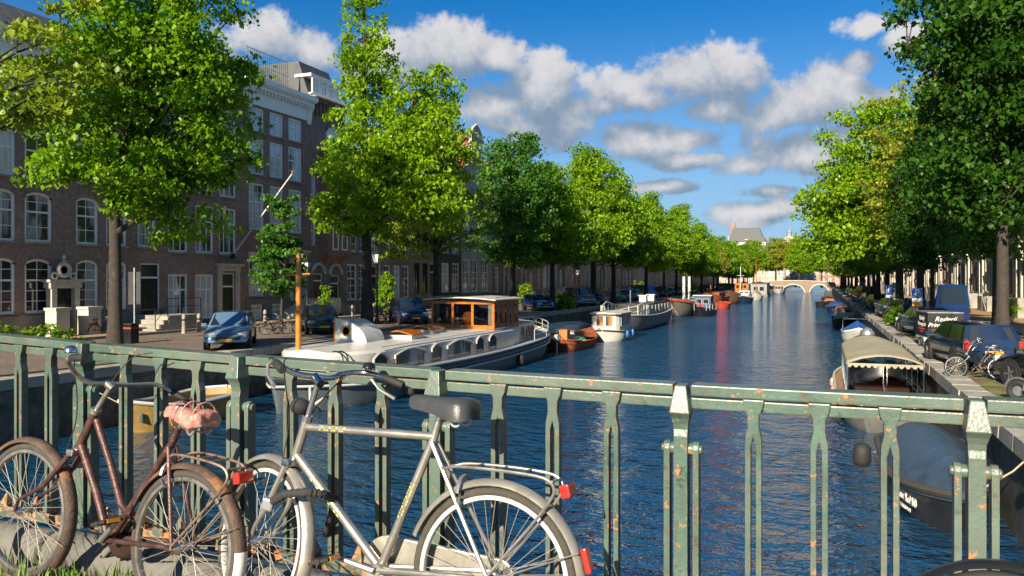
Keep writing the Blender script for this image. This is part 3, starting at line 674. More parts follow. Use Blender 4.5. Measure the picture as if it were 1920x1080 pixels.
# what closes the view: houses behind the far bridge, a mansard block, a domed church gable
def end_house(x0, x1, Y, top, brick, label, style, seed):
    w = x1 - x0; n = max(2, int(w / 2.4)); cols = [((k + .5) * w / n, 1.15) for k in range(n)]
    rows = [(2.8 + k * 3.3, 5.0 + k * 3.3) for k in range(int((top - 4.5) / 3.3))]
    t = house(-1, 0, w, rows, cols, top, brick, label, style, 'mix', seed=seed, detail=False, X=0)
    t.location = (x0, Y, QZ); t.rotation_euler = (0, 0, -math.pi / 2); return t
yy = 345
for k, (x0, x1, top, bb, st) in enumerate([(-62, -52, 15, 'brown', 'cornice'), (-52, -44, 14, 'red', 'bell'), (-44, -37, 15, 'tan', 'cornice'), (-37, -30, 13, 'red', 'step'), (-30, -22, 14, 'tan', 'cornice'), (-22, -15, 12, 'grey', 'bell'), (-15, -8, 14, 'brown', 'neck'), (-8, -1, 13, 'tan', 'cornice'), (-1, 7, 14, 'red', 'bell'), (7, 15, 14, 'tan', 'neck'), (15, 24, 15, 'brown', 'cornice')]):
    end_house(x0, x1, yy, top, bb, f'{bword[bb]} house with {sword[st]} behind the far bridge, {nth[k]} from left', st, 300 + k)
t = end_house(-41, -24, 372, 21, 'grey', 'large pale block with steep slate roof and chimney above the far trees', 'cornice', 330)
q = MB(); q.hexa([(0, .2, 19.2), (-10, .2, 19.2), (-10, 16.8, 19.2), (0, 16.8, 19.2)], [(-3, 2.5, 26.5), (-7, 2.5, 26.5), (-7, 14, 26.5), (-3, 14, 26.5)]); q.build('steep_roof', m_slate, t)
q = MB(); q.box(-5, -3.5, 1.0, 3.2, 20, 29); q.build('tall_chimney', brickset['brown'], t)
ch = thing('domed_church', 'old stone church with pediment, drum and small dome on the skyline', 'church', (-14.5, 390, QZ))
q = MB(); q.box(-9, 9, 0, 14, 0, 26); q.build('wall', brickset['tan'], ch)
q = MB(); q.prism([(-9.6, 26), (9.6, 26), (0, 31.5)], -.5, 14, 'XZ'); q.build('pediment', m_cream, ch)
q = MB()
for x in (-7.5, -4.5, -1.5, 1.5, 4.5, 7.5): q.box(x - .45, x + .45, -.5, .02, 12, 26)
q.box(-9.5, 9.5, -.8, .2, 25.2, 26); q.build('pilasters', m_cream, ch)
for x in (-6, -3, 0, 3, 6):
    q = MB(); q.box(x - .7, x + .7, -.06, .05, 16, 22); q.build('window', m_glass, ch)
q = MB(); q.lathe([(1.6, 30), (1.6, 33.4), (1.9, 33.6), (1.7, 34.2), (1.2, 35.2), (.5, 35.8), (.3, 37), (.1, 39)], 20, (0, 5, 0)); q.build('dome', m_lead, ch, True); ch.scale = (.74, .74, .74)

# far bridge: three brick arches
fb = thing('arch_bridge', 'far red brick bridge with three stone-edged arches across the canal', 'bridge', (0, YB, 0))
arches = [(-17.2, 3.0), (-8.9, 3.4), (-.8, 2.8)]
xs = sorted(set([-22 + .25 * k for k in range(106)])); b = MB()
def btop(x): return 3.95 - .0042 * (x + 8.9) ** 2
def bbot(x):
    for c, r in arches:
        if abs(x - c) < r: return .1 + 2.55 * math.sqrt(max(0, 1 - ((x - c) / r) ** 2))
    return -1.5
for a, c in zip(xs[:-1], xs[1:]):
    m_ = (a + c) / 2
    ins = any(abs(m_ - q[0]) < q[1] for q in arches)
    za, zc = (bbot(a) if ins else -1.5), (bbot(c) if ins else -1.5)
    if ins and za < 0: za = .1
    if ins and zc < 0: zc = .1
    b.hexa([(a, 0, za), (c, 0, zc), (c, 20, zc), (a, 20, za)], [(a, 0, btop(a)), (c, 0, btop(c)), (c, 20, btop(c)), (a, 20, btop(a))])
b.build('brickwork', brick_mat('bridge_brick', (.22, .13, .095), (.30, .20, .15), (.27, .23, .19), moss=(.19, .17, .13)), fb)
for c, r in arches:
    q = MB(); q.tube([(c + (r + .12) * math.cos(a), -.06, .1 + 2.65 * math.sin(a)) for a in [math.pi * k / 16 for k in range(17)]], .2, 6); q.build('stone_arch', m_cream, fb)
q = MB(); q.loft([[(x, -.15, btop(x)), (x, .3, btop(x)), (x, .3, btop(x) + .2), (x, -.15, btop(x) + .2)] for x in xs[::4]]); q.build('stone_band', m_cream, fb)
q = MB()
for x in xs[::5]: q.tube([(x, .1, btop(x) + .2), (x, .1, btop(x) + 1.2)], .03, 4)
q.tube([(x, .1, btop(x) + 1.2) for x in xs[::4]], .04, 5); q.build('railing', m_black, fb)
# ------------------------------------------------------------------ trees
lm_bright = leaf_mat('lime_leaves', (.10, .23, .006), (.31, .48, .010))
lm_mid = leaf_mat('linden_leaves', (.07, .19, .006), (.24, .42, .010))
lm_dark = leaf_mat('dark_elm_leaves', (.014, .060, .008), (.06, .16, .010))  # darker green than the other crowns
lm_blue = leaf_mat('alder_leaves', (.034, .125, .018), (.11, .26, .028))
lm_olive = leaf_mat('olive_elm_leaves', (.16, .21, .015), (.38, .40, .04))
lm_brown = leaf_mat('budding_leaves', (.13, .22, .012), (.34, .42, .035))
def leaf_cloud(name, clumps, per, size, mat, rnd, flat=.38, droop=.25):
    """thousands of folded leaf faces gathered in clumps; clumps: array (n,4) of x,y,z,radius"""
    n = len(clumps); N = n * per
    c = np.repeat(clumps, per, axis=0)
    d = rnd.normal(size=(N, 3)); d /= np.linalg.norm(d, axis=1)[:, None]; r = rnd.random(N) ** .55
    p = d * (r * c[:, 3])[:, None]; p[:, 2] *= flat; p[:, 2] -= droop * (p[:, 0] ** 2 + p[:, 1] ** 2) / np.maximum(c[:, 3], .1)
    p += c[:, :3]
    a = rnd.random(N) * 2 * np.pi; tilt = rnd.normal(.8, .45, N); roll = rnd.normal(0, .5, N)
    s = size * (.42 + 1.05 * rnd.random(N) ** 1.2)
    ax = np.stack([np.cos(a) * np.cos(tilt), np.sin(a) * np.cos(tilt), -np.sin(tilt)], 1)
    side = np.stack([-np.sin(a), np.cos(a), np.zeros(N)], 1)
    up = np.cross(ax, side)
    sd_ = side * np.cos(roll)[:, None] + up * np.sin(roll)[:, None]; upn = np.cross(ax, sd_)
    L_ = ax * s[:, None]; S_ = sd_ * (s * .42)[:, None]; U_ = upn * (s * .12)[:, None]
    V = np.empty((N, 4, 3)); V[:, 0] = p - L_ * .5; V[:, 1] = p + S_ + U_ - L_ * .05; V[:, 2] = p + L_ * .5; V[:, 3] = p - S_ + U_ - L_ * .05
    me = bpy.data.meshes.new(name); me.vertices.add(N * 4); me.vertices.foreach_set('co', V.reshape(-1).astype(np.float32))
    base = (np.arange(N) * 4)[:, None]
    tri = np.concatenate([base + np.array([0, 1, 2]), base + np.array([0, 2, 3])], 1).reshape(-1, 3)
    me.loops.add(tri.size); me.loops.foreach_set('vertex_index', tri.reshape(-1).astype(np.int32))
    me.polygons.add(len(tri)); me.polygons.foreach_set('loop_start', (np.arange(len(tri)) * 3).astype(np.int32))
    me.update(calc_edges=True)
    at = me.attributes.new('leaf', 'FLOAT', 'POINT'); at.data.foreach_set('value', np.repeat(rnd.random(N) * .6 + np.repeat(rnd.random(n), per) * .4, 4).astype(np.float32))
    me.materials.append(mat); return me
def sample_crown(blobs, n, rnd, rc):
    w = np.array([(b[3] * b[4] * b[5]) ** .72 for b in blobs]); w = w / w.sum(); out = []
    for k in rnd.choice(len(blobs), n, p=w):
        b = blobs[k]; d = rnd.normal(size=3); d /= np.linalg.norm(d); r = rnd.random() ** .42
        q = np.array(b[:3]) + d * r * np.array(b[3:6]); out.append((*q, rc * rnd.uniform(.65, 1.3)))
    return np.array(out)
def wood(name, H0, top, clumps, r0, rnd, limbs=9, lean=(0, 0), twigs=True):
    b = MB(); n = 9; tp = []
    for i in range(n):
        f = i / (n - 1); tp.append(Vector((lean[0] * f + .12 * math.sin(3 * f + r0 * 9) * f * 2, lean[1] * f + .10 * math.cos(4 * f) * f, top * f)))
    tr = [r0 * (1.28 if i == 0 else 1) * (1 - .86 * i / (n - 1)) for i in range(n)]
    b.tube([tp[0] - Vector((0, 0, .3))] + tp, [r0 * 1.5] + tr, 10)
    order = rnd.permutation(len(clumps))[:limbs * 3]; pts = []
    far = sorted(order, key=lambda k: -math.hypot(clumps[k][0], clumps[k][1]))[:limbs]
    for k in far:
        c = Vector(clumps[k][:3]); zb = H0 + (c.z - H0) * rnd.uniform(.1, .45); zb = max(H0, min(zb, top * .9)); f = zb / top
        j = f * (n - 1); i0 = int(j); s = tp[i0].lerp(tp[min(i0 + 1, n - 1)], j - i0); rr = r0 * (1 - .86 * f) * .62
        m1 = s.lerp(c, .35) + Vector((0, 0, .10 * (c - s).length)); m2 = s.lerp(c, .7) + Vector((0, 0, .08 * (c - s).length))
        b.tube([s, m1, m2, c], [rr, rr * .7, rr * .42, rr * .14], 6); pts += [m1, m1.lerp(m2, .5), m2, c]
    pts += tp[4:]
    if twigs:
        P = np.array([tuple(p) for p in pts])
        for c in clumps[::2]:
            k = np.argmin(((P - c[:3]) ** 2).sum(1)); a = Vector(P[k]); e = Vector(c[:3])
            if (e - a).length < 4.5: b.tube([a, a.lerp(e, .5) + Vector((0, 0, .12)), e], [.035, .022, .008], 3)
    return b.mesh(name, m_bark, True, 60)
_proto = {}
def tree_meshes(key, H0, blobs, n, per, size, mat, r0, seed, rc=.8, limbs=10, lean=(0, 0), flat=.38):
    rnd = np.random.default_rng(seed); cl = sample_crown(blobs, n, rnd, rc)
    top = max(b[2] + b[5] * .75 for b in blobs)
    _proto[key] = (wood('trunk', H0, top, cl, r0, rnd, limbs, lean), leaf_cloud('crown', cl, per, size, mat, rnd, flat))
def tree(key, X, Y, label, rz=0, scale=1.0, mat=None, group=None, name='tree', z=None):
    t = thing(name, label, 'tree', (X, Y, QZ if z is None else z), rz, group, None, scale)
    w, l = _proto[key]; obj('trunk', w, t)
    if mat:
        k = (key, mat.name)
        if k not in _proto: c = l.copy(); c.materials.clear(); c.materials.append(mat); _proto[k] = c
        l = _proto[k]
    obj('crown', l, t); return t
# crown lobes: (x, y, z, rx, ry, rz) in metres over the tree's foot
tree_meshes('a', 4.4, [(.5, 0, 9.0, 3.5, 3.5, 3.5), (1.0, .4, 12.6, 3.3, 3.3, 3.3), (1.8, -.6, 6.6, 2.6, 2.6, 1.5), (-1.0, .2, 6.7, 1.9, 2.0, 1.3), (2.4, 1.0, 10, 2.5, 2.5, 2.4), (.3, 0, 5.5, 1.7, 1.7, .9), (2.5, -.6, 5.0, 1.7, 1.7, 1.0), (3.4, -.2, 7.4, 1.6, 1.6, 1.5)], 360, 115, .19, lm_mid, .25, 1, .8, 14, flat=.55)
tree_meshes('b', 4.9, [(.5, 0, 7.6, 3.3, 3.4, 2.5), (.4, .3, 11, 2.5, 2.5, 3.0), (.0, 0, 14.2, 1.7, 1.7, 2.4), (-.1, 0, 16.9, 1.1, 1.1, 2.0), (3.2, 1.2, 9.4, 2.6, 2.7, 3.0), (4.1, 1.0, 6.8, 2.0, 2.2, 1.5), (-1.2, -.4, 6.5, 1.7, 1.8, 1.1), (3.3, 1.5, 12.2, 1.5, 1.5, 2.0)], 470, 84, .21, lm_bright, .30, 2, .82, 14, flat=.58)
tree_meshes('c', 4.0, [(0, 0, 7.6, 3.5, 3.5, 3.2), (.3, 0, 10.8, 2.9, 2.9, 2.8), (-1.3, .3, 12.4, 1.2, 1.2, 2.0), (1.0, .3, 12.8, 1.1, 1.1, 1.8), (0, 0, 5.0, 2.5, 2.5, 1.2)], 300, 82, .22, lm_blue, .24, 3, .85, flat=.6)
tree_meshes('d', 4.2, [(0, 0, 8.2, 5.0, 5.0, 3.4), (.3, 0, 11.8, 3.9, 3.9, 3.0), (1.8, -1, 6.4, 3.4, 3.4, 1.9), (-2, 1, 6.4, 3, 3, 1.8), (0, .4, 14.2, 2.1, 2.1, 1.9)], 450, 76, .25, lm_bright, .30, 4, 1.0, flat=.6)
tree_meshes('e', 3.6, [(0, 0, 7.4, 4.6, 4.6, 3.2), (.3, .3, 10.4, 3.4, 3.4, 2.6), (1.5, .5, 5.4, 3, 3, 1.5)], 330, 52, .33, lm_bright, .27, 5, 1.05, 8, flat=.6)
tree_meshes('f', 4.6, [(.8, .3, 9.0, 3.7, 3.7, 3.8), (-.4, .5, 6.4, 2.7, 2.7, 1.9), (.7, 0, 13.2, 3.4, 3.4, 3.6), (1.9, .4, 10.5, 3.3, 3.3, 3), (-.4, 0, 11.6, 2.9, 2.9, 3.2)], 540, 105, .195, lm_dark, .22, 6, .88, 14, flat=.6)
tree_meshes('g', 1.9, [(0, 0, 3.6, 1.7, 1.7, 1.6), (0, 0, 5.4, 1.3, 1.3, 1.5), (.1, 0, 7.2, .8, .8, 1.3)], 90, 90, .18, lm_blue, .09, 7, .5, 6)
tree_meshes('h', 4.5, [(0, 0, 8.5, 4.6, 4.6, 4), (0, 0, 12.5, 3.4, 3.4, 3), (-2.6, -.5, 6.2, 3.2, 3.2, 2.0), (-1.5, 0, 14.6, 1.8, 1.8, 1.8)], 210, 70, .19, lm_brown, .25, 8, .8, 12)
tree_meshes('i', 4.0, [(0, 0, 9.4, 6.4, 6.4, 4.2), (-1.2, 0, 13.6, 4.8, 4.8, 3.6), (-2.2, 0, 6.2, 5.2, 5.4, 1.9), (-3.4, 1, 9.0, 4.2, 4.4, 3.2)], 560, 78, .27, lm_bright, .32, 9, 1.05, 12, flat=.6)
XT = -23.0
def ty(px): return yat(px, XT)
tree('a', XT, ty(215), 'leafy linden whose trunk stands by the stone steps, nearest on the left bank', .4)
tree('b', XT, ty(688), 'tall forked lime tree with bright right side above the houseboat', -.35, 1.0)
tree('g', -27.5, yat(527, -27.5), 'small dark conical street tree in front of the tall corniced house', 0, .95)
tree('h', XT - .5, ty(830), 'thin half-bare tree with budding leaves behind the forked lime', 1.2, .9)
tree('c', XT, ty(962), 'blue-green alder with twin tops beside the blue hatchback', .2, 1.02)
tree('d', XT, ty(1036), 'mid-green tree overlapping the alder on the left bank', 1.1, .86, lm_mid)
tree('d', XT, ty(1112), 'broad domed bright green tree, highest of the left bank beyond the alder', 2.6, 1.08)
tree('e', XT, ty(1150), 'dark trunked green tree just behind the broad domed tree', .5, 1.1, lm_mid)
tree('d', XT + .6, ty(1203), 'sunlit yellow-green tree reaching over the long grey barge', 4.0, .92)
tree('e', XT, ty(1245), 'shaded green tree in the dip after the sunlit tree over the barge', 2.5, 1.0, lm_mid)
tree('d', XT, ty(1268), 'pointed bright green tree at the end of the tall left trees', 5.2, .98)
prev = 1268; px = 1296; k = 0
while True:
    y = ty(px)
    if y > 268: break
    tree('ecede'[k % 5], XT + .9 * math.sin(k * 2.3), y, f'bright green tree in the far left-bank row, {nth[k]} after the pointed tree', k * 1.7, .86 + .13 * math.sin(k * 1.9) - .08 * (k % 5 == 3), [lm_bright, lm_mid, lm_bright, lm_olive, lm_mid, lm_bright, lm_blue][k % 7], 'far trees along the left bank')
    y2 = y + 9.5; px = 960 + FPX * ((XT * _c + y2 * _s) / (-XT * _s + y2 * _c)); k += 1
XRT = 5.6
def ry(px): return yat(px, XRT)
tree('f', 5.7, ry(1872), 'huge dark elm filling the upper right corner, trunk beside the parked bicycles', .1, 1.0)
tree('f', 7.2, 40.0, 'dark green elm with slim trunk behind the nearest right-bank elm', .9, .80, lm_blue)
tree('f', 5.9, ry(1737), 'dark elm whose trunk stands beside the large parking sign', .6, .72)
tree('i', 5.2, 62, 'great rounded yellow-green tree leaning over the right side of the canal', 0, .93)
tree('h', 5.8, 55, 'olive tree with sparse budding top behind the dark elms', 2.2, 1.02, lm_olive)
tree('i', 5.4, 76, 'bright green tree behind the great rounded tree on the right bank', 1.3, .78)
tree('e', 5.4, 88, 'green tree with low limbs over the moored dark boats', 2.2, 1.05)
y = 99; k = 0
while y < 268:
    tree('eced'[k % 4], 5.6 + .5 * math.sin(k * 3.1), y, f'green tree in the far right-bank row, {nth[k]} beyond the low-limbed tree', k * 2.1, .9 + .12 * math.sin(k * 2.7), [lm_mid, lm_bright, lm_olive, lm_blue][k % 4], 'far trees along the right bank'); y += 11; k += 1
# the branch that hangs in from the left belongs to a tree nearer the bridge
tree_meshes('k', 4.5, [(2.6, 1.2, 9.4, 2.6, 2.6, 2.4), (3.2, .6, 7.4, 1.6, 1.8, .8), (1.0, 0, 12, 2.5, 2.5, 1.5)], 70, 75, .17, lm_brown, .22, 18, .65, 14)
tree('k', -22.8, 13.2, 'near tree at upper left whose thin pale branches hang into view', 0, 1.0, lm_brown, None, 'tree')
for k, (x, y, s, mt) in enumerate([(-40, 296, 1.35, lm_bright), (-31, 300, 1.3, lm_mid), (-23, 294, 1.3, lm_bright), (-16, 305, 1.4, lm_olive), (-9.5, 322, 1.5, lm_brown), (-7.5, 298, 1.2, lm_bright), (0, 296, 1.3, lm_mid), (9, 300, 1.2, lm_bright), (17, 305, 1.3, lm_mid)]):
    tree('e', x, y, f'green tree behind the far arched bridge, {nth[k]} from the left', k * 1.3, s, mt, 'trees behind the far bridge')
# ------------------------------------------------------------------ boats
m_bwhite = M('boat_white_paint', (.50, .50, .475), .35, var=.12, scale=1.5, dirt=((.42, .38, .30), 3, .68))
m_varn = M('varnished_mahogany', (.44, .13, .016), .25, var=.35, scale=5, coat=.7)
m_hullgrey = M('slate_blue_hull_paint', (.085, .105, .12), .45, var=.25, scale=1.2, dirt=((.10, .08, .05), 2.5, .64))
m_hullblack = M('black_hull_paint', (.016, .018, .022), .4, var=.4, scale=1.5)
m_navy = M('navy_hull_paint', (.012, .03, .075), .35, var=.3)
m_rust = M('rusty_red_hull', (.28, .07, .025), .8, var=.5, scale=4, bump=.4, dirt=((.10, .035, .02), 4, .55))
m_deckgrey = M('pale_deck_paint', (.42, .42, .39), .7, var=.2, scale=1.5)
m_tarp = M('shade_toned_tarpaulin', (.045, .075, .12), .42, var=.35, scale=2.5, bump=.5, bscale=5)  # colour darkened to stand in for shade; the cover itself lies in sun
m_bluetarp = M('blue_tarpaulin', (.015, .075, .30), .5, var=.3, scale=2, bump=.5, bscale=5)
m_canvas = M('striped_beige_canvas', (.31, .28, .20), .85, var=.2, scale=1.2, bump=.2, bscale=60)
m_rope = M('rope', (.45, .38, .26), .9)
m_fend = M('blue_fender', (.03, .12, .35), .4)
m_bglass = glass_clear('boat_glass', (.45, .5, .52), .3)
m_interior = M('cabin_interior', (.11, .085, .06), .8, var=.4)
class Hull:
    def __init__(s, L, B, zk, zg, sb=.35, ss=-.55, pb=2.0, ps=2.2, shb=.35, shs=.2, rake=.6, tuck=.72, transom=0.0):
        s.__dict__.update(locals())
    def w(s, x):
        u = 2 * x / s.L
        if u > s.sb: return s.B / 2 * max(.0, 1 - ((u - s.sb) / (1 - s.sb)) ** s.pb) + .02
        if u < s.ss: return s.B / 2 * max(s.transom, 1 - (1 - s.transom) * ((s.ss - u) / (1 + s.ss)) ** s.ps) + .02
        return s.B / 2 + .02
    def g(s, x):
        u = 2 * x / s.L
        return s.zg + (s.shb * max(0, u) ** 2.2 if u > 0 else s.shs * (-u) ** 2.2)
    def xs(s, n=22):
        return [s.L / 2 * math.sin(math.pi / 2 * (-1 + 2 * i / n)) for i in range(n + 1)]
    def hull(s, z0f=0.0, z1f=1.0, out=0.0):
        b = MB(); secs = []
        for x in s.xs():
            w, g = s.w(x) + out, s.g(x); end = (2 * x / s.L)
            pts = []
            prof = [(1, 1.0), (1.0, .75), (.97, .5), (.9, .25), (s.tuck, .1), (.0, 0)]
            for f, h in prof:
                z = s.zk + (g - s.zk) * h; pts.append((x - (s.rake * (1 - h) * max(0, end) ** 3) + (s.rake * .6 * (1 - h) * max(0, -end) ** 3), w * f * (1 - .25 * (1 - h) * abs(end) ** 2), z))
            secs.append(pts + [(p[0], -p[1], p[2]) for p in pts[-2::-1]])
        b.loft(secs, False, True); return b
    def deck(s, dz=.06, inset=.02, x0=None, x1=None):
        b = MB(); xs = [x for x in s.xs(28) if (x0 is None or x >= x0) and (x1 is None or x <= x1)]
        b.loft([[(x, max(.01, s.w(x) - inset), s.g(x) - dz), (x, -max(.01, s.w(x) - inset), s.g(x) - dz)] for x in xs], False, False); return b
    def strake(s, z, r, off=.02, n=6, sides=(1, -1), x0=None, x1=None, flat=1):
        b = MB(); xs = [x for x in s.xs(28) if (x0 is None or x >= x0) and (x1 is None or x <= x1)]
        for sd in sides: b.tube([(x, sd * (s.w(x) + off), s.g(x) + z) for x in xs], r, n)
        return b
def arch_win(par, face, u, z, w, h, x, frame, eyebrow=True, pane=None):
    """arched boat window on a flat cabin side; face 'y' looks along +y or -y (x gives the plane and sign)"""
    n = 8; top = [(-w / 2 + w * i / n, h * .72 + h * .28 * math.sin(math.pi * i / n)) for i in range(n + 1)]
    loop = [(-w / 2, 0)] + top + [(w / 2, 0)]; loop.append(loop[0]); sg = 1 if x > 0 else -1
    b = MB()
    for (a, c), (d, e) in zip(loop[:-1], loop[1:]): b.tube([(u + a, x + sg * .015, z + c), (u + d, x + sg * .015, z + e)], .035, 5)
    o = b.build('window_frame', frame, par)
    p = MB(); q = loop[:-1]; p.add([(u + a, x + sg * .012, z + c) for a, c in q], [tuple(range(len(q)))]); p.build('pane', pane or m_glass_d, o)
    if eyebrow:
        e = MB(); e.tube([(u + a * 1.1, x + sg * .05, z + c * 1.06) for a, c in [(-w / 2, h * .55)] + top + [(w / 2, h * .55)]], .045, 5); e.build('eyebrow', m_bwhite, o)
    return o
def rect_win(par, P0, du, w, h, n_off, frame, pane, t=.05, name='window_frame'):
    """P0 lower corner, du unit direction along the face, n_off outward unit normal"""
    P0, du, n = Vector(P0), Vector(du), Vector(n_off); up = Vector((0, 0, 1)); b = MB()
    c = [P0, P0 + du * w, P0 + du * w + up * h, P0 + up * h]
    for i in range(4): b.tube([c[i] + n * .012, c[(i + 1) % 4] + n * .012], t * .6, 4)
    o = b.build(name, frame, par); p = MB(); p.add([q + n * .008 for q in c], [(0, 1, 2, 3)]); p.build('pane', pane, o); return o
def moor(par, pts, r=.015): b = MB(); b.tube(pts, r, 5); return b.build('mooring_rope', m_rope, par)
def fender(par, x, y, z, mat=None, r=.12, h=.45):
    b = MB(); b.lathe([(.02, h / 2 + .05), (r * .7, h / 2), (r, h / 3), (r, -h / 3), (r * .7, -h / 2), (.02, -h / 2 - .05)], 10, (x, y, z)); b.tube([(x, y, z + h / 2), (x, y * .97, z + h)], .012, 4); return b.build('fender', mat or m_blackrub, par, True)

# --- the big converted barge on the left
hb = thing('houseboat', 'large white and blue houseboat with varnished orange wheelhouse moored on the left', 'houseboat', (-17.75, 35, 0), -math.pi / 2)
H = Hull(26.4, 5.0, -.7, 1.05, sb=.62, ss=-.6, pb=2.1, ps=2.2, shb=.35, shs=.55, rake=.5)
H.hull().build('hull', m_hullgrey, hb, True, 60); H.deck(.05).build('deck', m_deckgrey, hb)
H.strake(.0, .07, .02).build('rubbing_strake', m_bwhite, hb, True); H.strake(-.24, .09, .02).build('black_band', m_hullblack, hb, True); H.strake(-.42, .05, .02).build('white_line', m_bwhite, hb, True)
b = MB(); cab = []
for x, w in ((-4.6, 2.0), (7.0, 2.0), (9.4, 1.95), (10.6, 1.6), (11.2, 1.0)): cab.append([(x, -w, .95), (x, w, .95), (x, w, 1.9), (x, w - .12, 2.02), (x, 0, 2.10), (x, -w + .12, 2.02), (x, -w, 1.9)])
b.loft(cab, True, True); b.build('cabin', m_bwhite, hb, True, 30)
b = MB(); b.tube([(x, 1.92, 2.09) for x in (-4.5, 0, 5, 9.2)], .018, 5); b.tube([(x, -1.92, 2.09) for x in (-4.5, 0, 5, 9.2)], .018, 5)
b.build('roof_handrail', m_bwhite, hb)
for a, c in ((699, 725), (740, 795), (808, 827), (838, 882), (892, 906), (916, 930)):
    ya, yc = yat(a, -15.75), yat(c, -15.75); arch_win(hb, 'y', 35 - (ya + yc) / 2, 1.14, abs(yc - ya) * .95, .72, 2.0, m_varn, True, m_glass_d if a in (740, 838) else m_glass)
for x in (6.0, 2.5, -1.5): arch_win(hb, 'y', x, 1.14, 1.4, .72, -2.0, m_varn)
# wheelhouse
x0, x1, w0, zb, zt = -5.7, -2.2, 1.85, 2.0, 3.55
b = MB(); b.box(x0, x1, -w0, w0, 1.0, zb + .28); b.box(x0, x1, -w0, w0, zt - .16, zt)
b.build('wheelhouse_base', m_varn, hb)
q = MB(); q.box(x0 - .02, x1 + .02, -w0 - .02, w0 + .02, 1.0, zb + .02); q.build('wheelhouse_foot', m_bwhite, hb)
for (x, y) in [(x1 - .06, -w0 + .07), (x1 - .06, -w0 + 1.27), (x1 - .06, w0 - 1.27), (x1 - .06, w0 - .07)] + [(x0 + .06 + k * (x1 - x0 - .12) / 5, s * (w0 - .07)) for k in range(5) for s in (1, -1)] + [(x0 + .06, 0)]:
    q = MB(); q.box(x - .06, x + .06, y - .07, y + .07, zb + .28, zt - .16); q.build('wheelhouse_post', m_varn, hb)
for a, c in ((-w0 + .14, -w0 + 1.2), (-w0 + 1.34, w0 - 1.34), (w0 - 1.2, w0 - .14)):
    q = MB(); q.add([(x1 - .06, a, zb + .28), (x1 - .06, c, zb + .28), (x1 - .06, c, zt - .16), (x1 - .06, a, zt - .16)], [(0, 1, 2, 3)]); q.build('windscreen', m_bglass, hb)
for s in (1, -1):
    for k in range(5):
        a = x0 + .12 + k * (x1 - x0 - .12) / 5; c = a + (x1 - x0 - .12) / 5 - .12
        q = MB(); q.add([(a, s * (w0 - .07), zb + .28), (c, s * (w0 - .07), zb + .28), (c, s * (w0 - .07), zt - .16), (a, s * (w0 - .07), zt - .16)], [(0, 1, 2, 3)]); q.build('side_window', m_bglass, hb)
    q = MB()
    for k in range(5): q.tube([(x1 - .14, s * (w0 - .2) - s * k * .045, zb + .3), (x1 - .14, s * (w0 - .2) - s * k * .045, zt - .16)], .028, 5)
    q.build('curtain', M('ivory_curtain', (.62, .58, .48), .9), hb)
q = MB(); q.box(x0 + .5, x0 + .56, -w0 + .2, w0 - .2, zb + .3, zt - .2); q.build('rear_bulkhead', m_interior, hb)
q = MB(); q.lathe([(.33, -.02), (.36, 0), (.33, .02)], 14, (x1 - .7, 0, zb + .6), 'X'); q.build('steering_wheel', m_varn, hb)
q = MB(); q.loft([[(x0 - .3 + (x1 - x0 + .75) * k / 6, y, zt + .03 + .13 * (1 - (y / 2.15) ** 2) + dz) for y, dz in [(-2.1, 0), (-1.2, 0), (0, 0), (1.2, 0), (2.1, 0), (2.1, .06), (1.2, .06), (0, .06), (-1.2, .06), (-2.1, .06)]] for k in range(7)]); q.build('wheelhouse_roof', m_bwhite, hb, True, 30)
q = MB(); q.tube([(x0, -1.9, zt + .2), (x1, -1.9, zt + .2)], .015, 5); q.tube([(x0, 1.9, zt + .2), (x1, 1.9, zt + .2)], .015, 5); q.build('roof_rail', m_chrome, hb)
# aft cabin and stern rails
b = MB(); b.loft([[(x, -w, 1.0), (x, w, 1.0), (x, w, 2.12), (x, 0, 2.2), (x, -w, 2.12)] for x, w in ((-5.72, 1.75), (-8.6, 1.6), (-9.8, 1.25), (-10.3, .7))]); b.build('aft_cabin', m_bwhite, hb, True, 30)
for x in (-6.6, -7.6, -8.5): arch_win(hb, 'y', x, 1.32, .42, .62, 1.72 if x > -8 else 1.64, m_varn, False); arch_win(hb, 'y', x, 1.32, .42, .62, -1.72 if x > -8 else -1.64, m_varn, False)
b = MB(); xs = [x for x in H.xs(30) if x < -5.5]
for s in (1, -1):
    b.tube([(x, s * (H.w(x) - .05), H.g(x) + .62) for x in xs], .03, 6); b.tube([(x, s * (H.w(x) - .05), H.g(x) + .32) for x in xs], .018, 5)
    for x in xs[::2]: b.tube([(x, s * (H.w(x) - .05), H.g(x)), (x, s * (H.w(x) - .05), H.g(x) + .62)], .02, 5)
b.build('stern_rail', m_bwhite, hb)
# hood, mast, hatches, bow gear
b = MB(); n = 10; prof = [(-.75, 2.02), (-.75, 3.05)] + [(-.75 + 1.55 * math.sin(a), 2.02 + 1.03 * math.cos(a)) for a in [math.pi / 2 * k / n for k in range(1, n + 1)]]
b.loft([[(x, y - .55, z) for y, z in prof] for x in (6.1, 7.5)]); hood = b.build('companion_hood', m_bwhite, hb, True, 30)
q = MB(); q.torus((7.51, -.75, 2.55), .2, .045, 18, 6, 'X'); q.build('porthole', M('brass', (.5, .35, .1), .3, 1.0), hood, True)
q = MB(); q.lathe([(.01, 0), (.19, 0)], 16, (7.508, -.75, 2.55), 'X'); q.build('porthole_glass', m_glass, hood)
q = MB(); q.box(6.08, 7.52, -1.36, -1.305, 2.02, 3.08); q.build('hood_door', m_varn, hood)
b = MB(); mx, my = 10.7, -.75; b.tube([(mx, my, 1.3), (mx, my, 4.8), (mx, my, 5.74)], [.11, .10, .07], 10); mast = b.build('mast', M('orange_mast', (.50, .19, .02), .35, var=.25, coat=.5), hb, True)
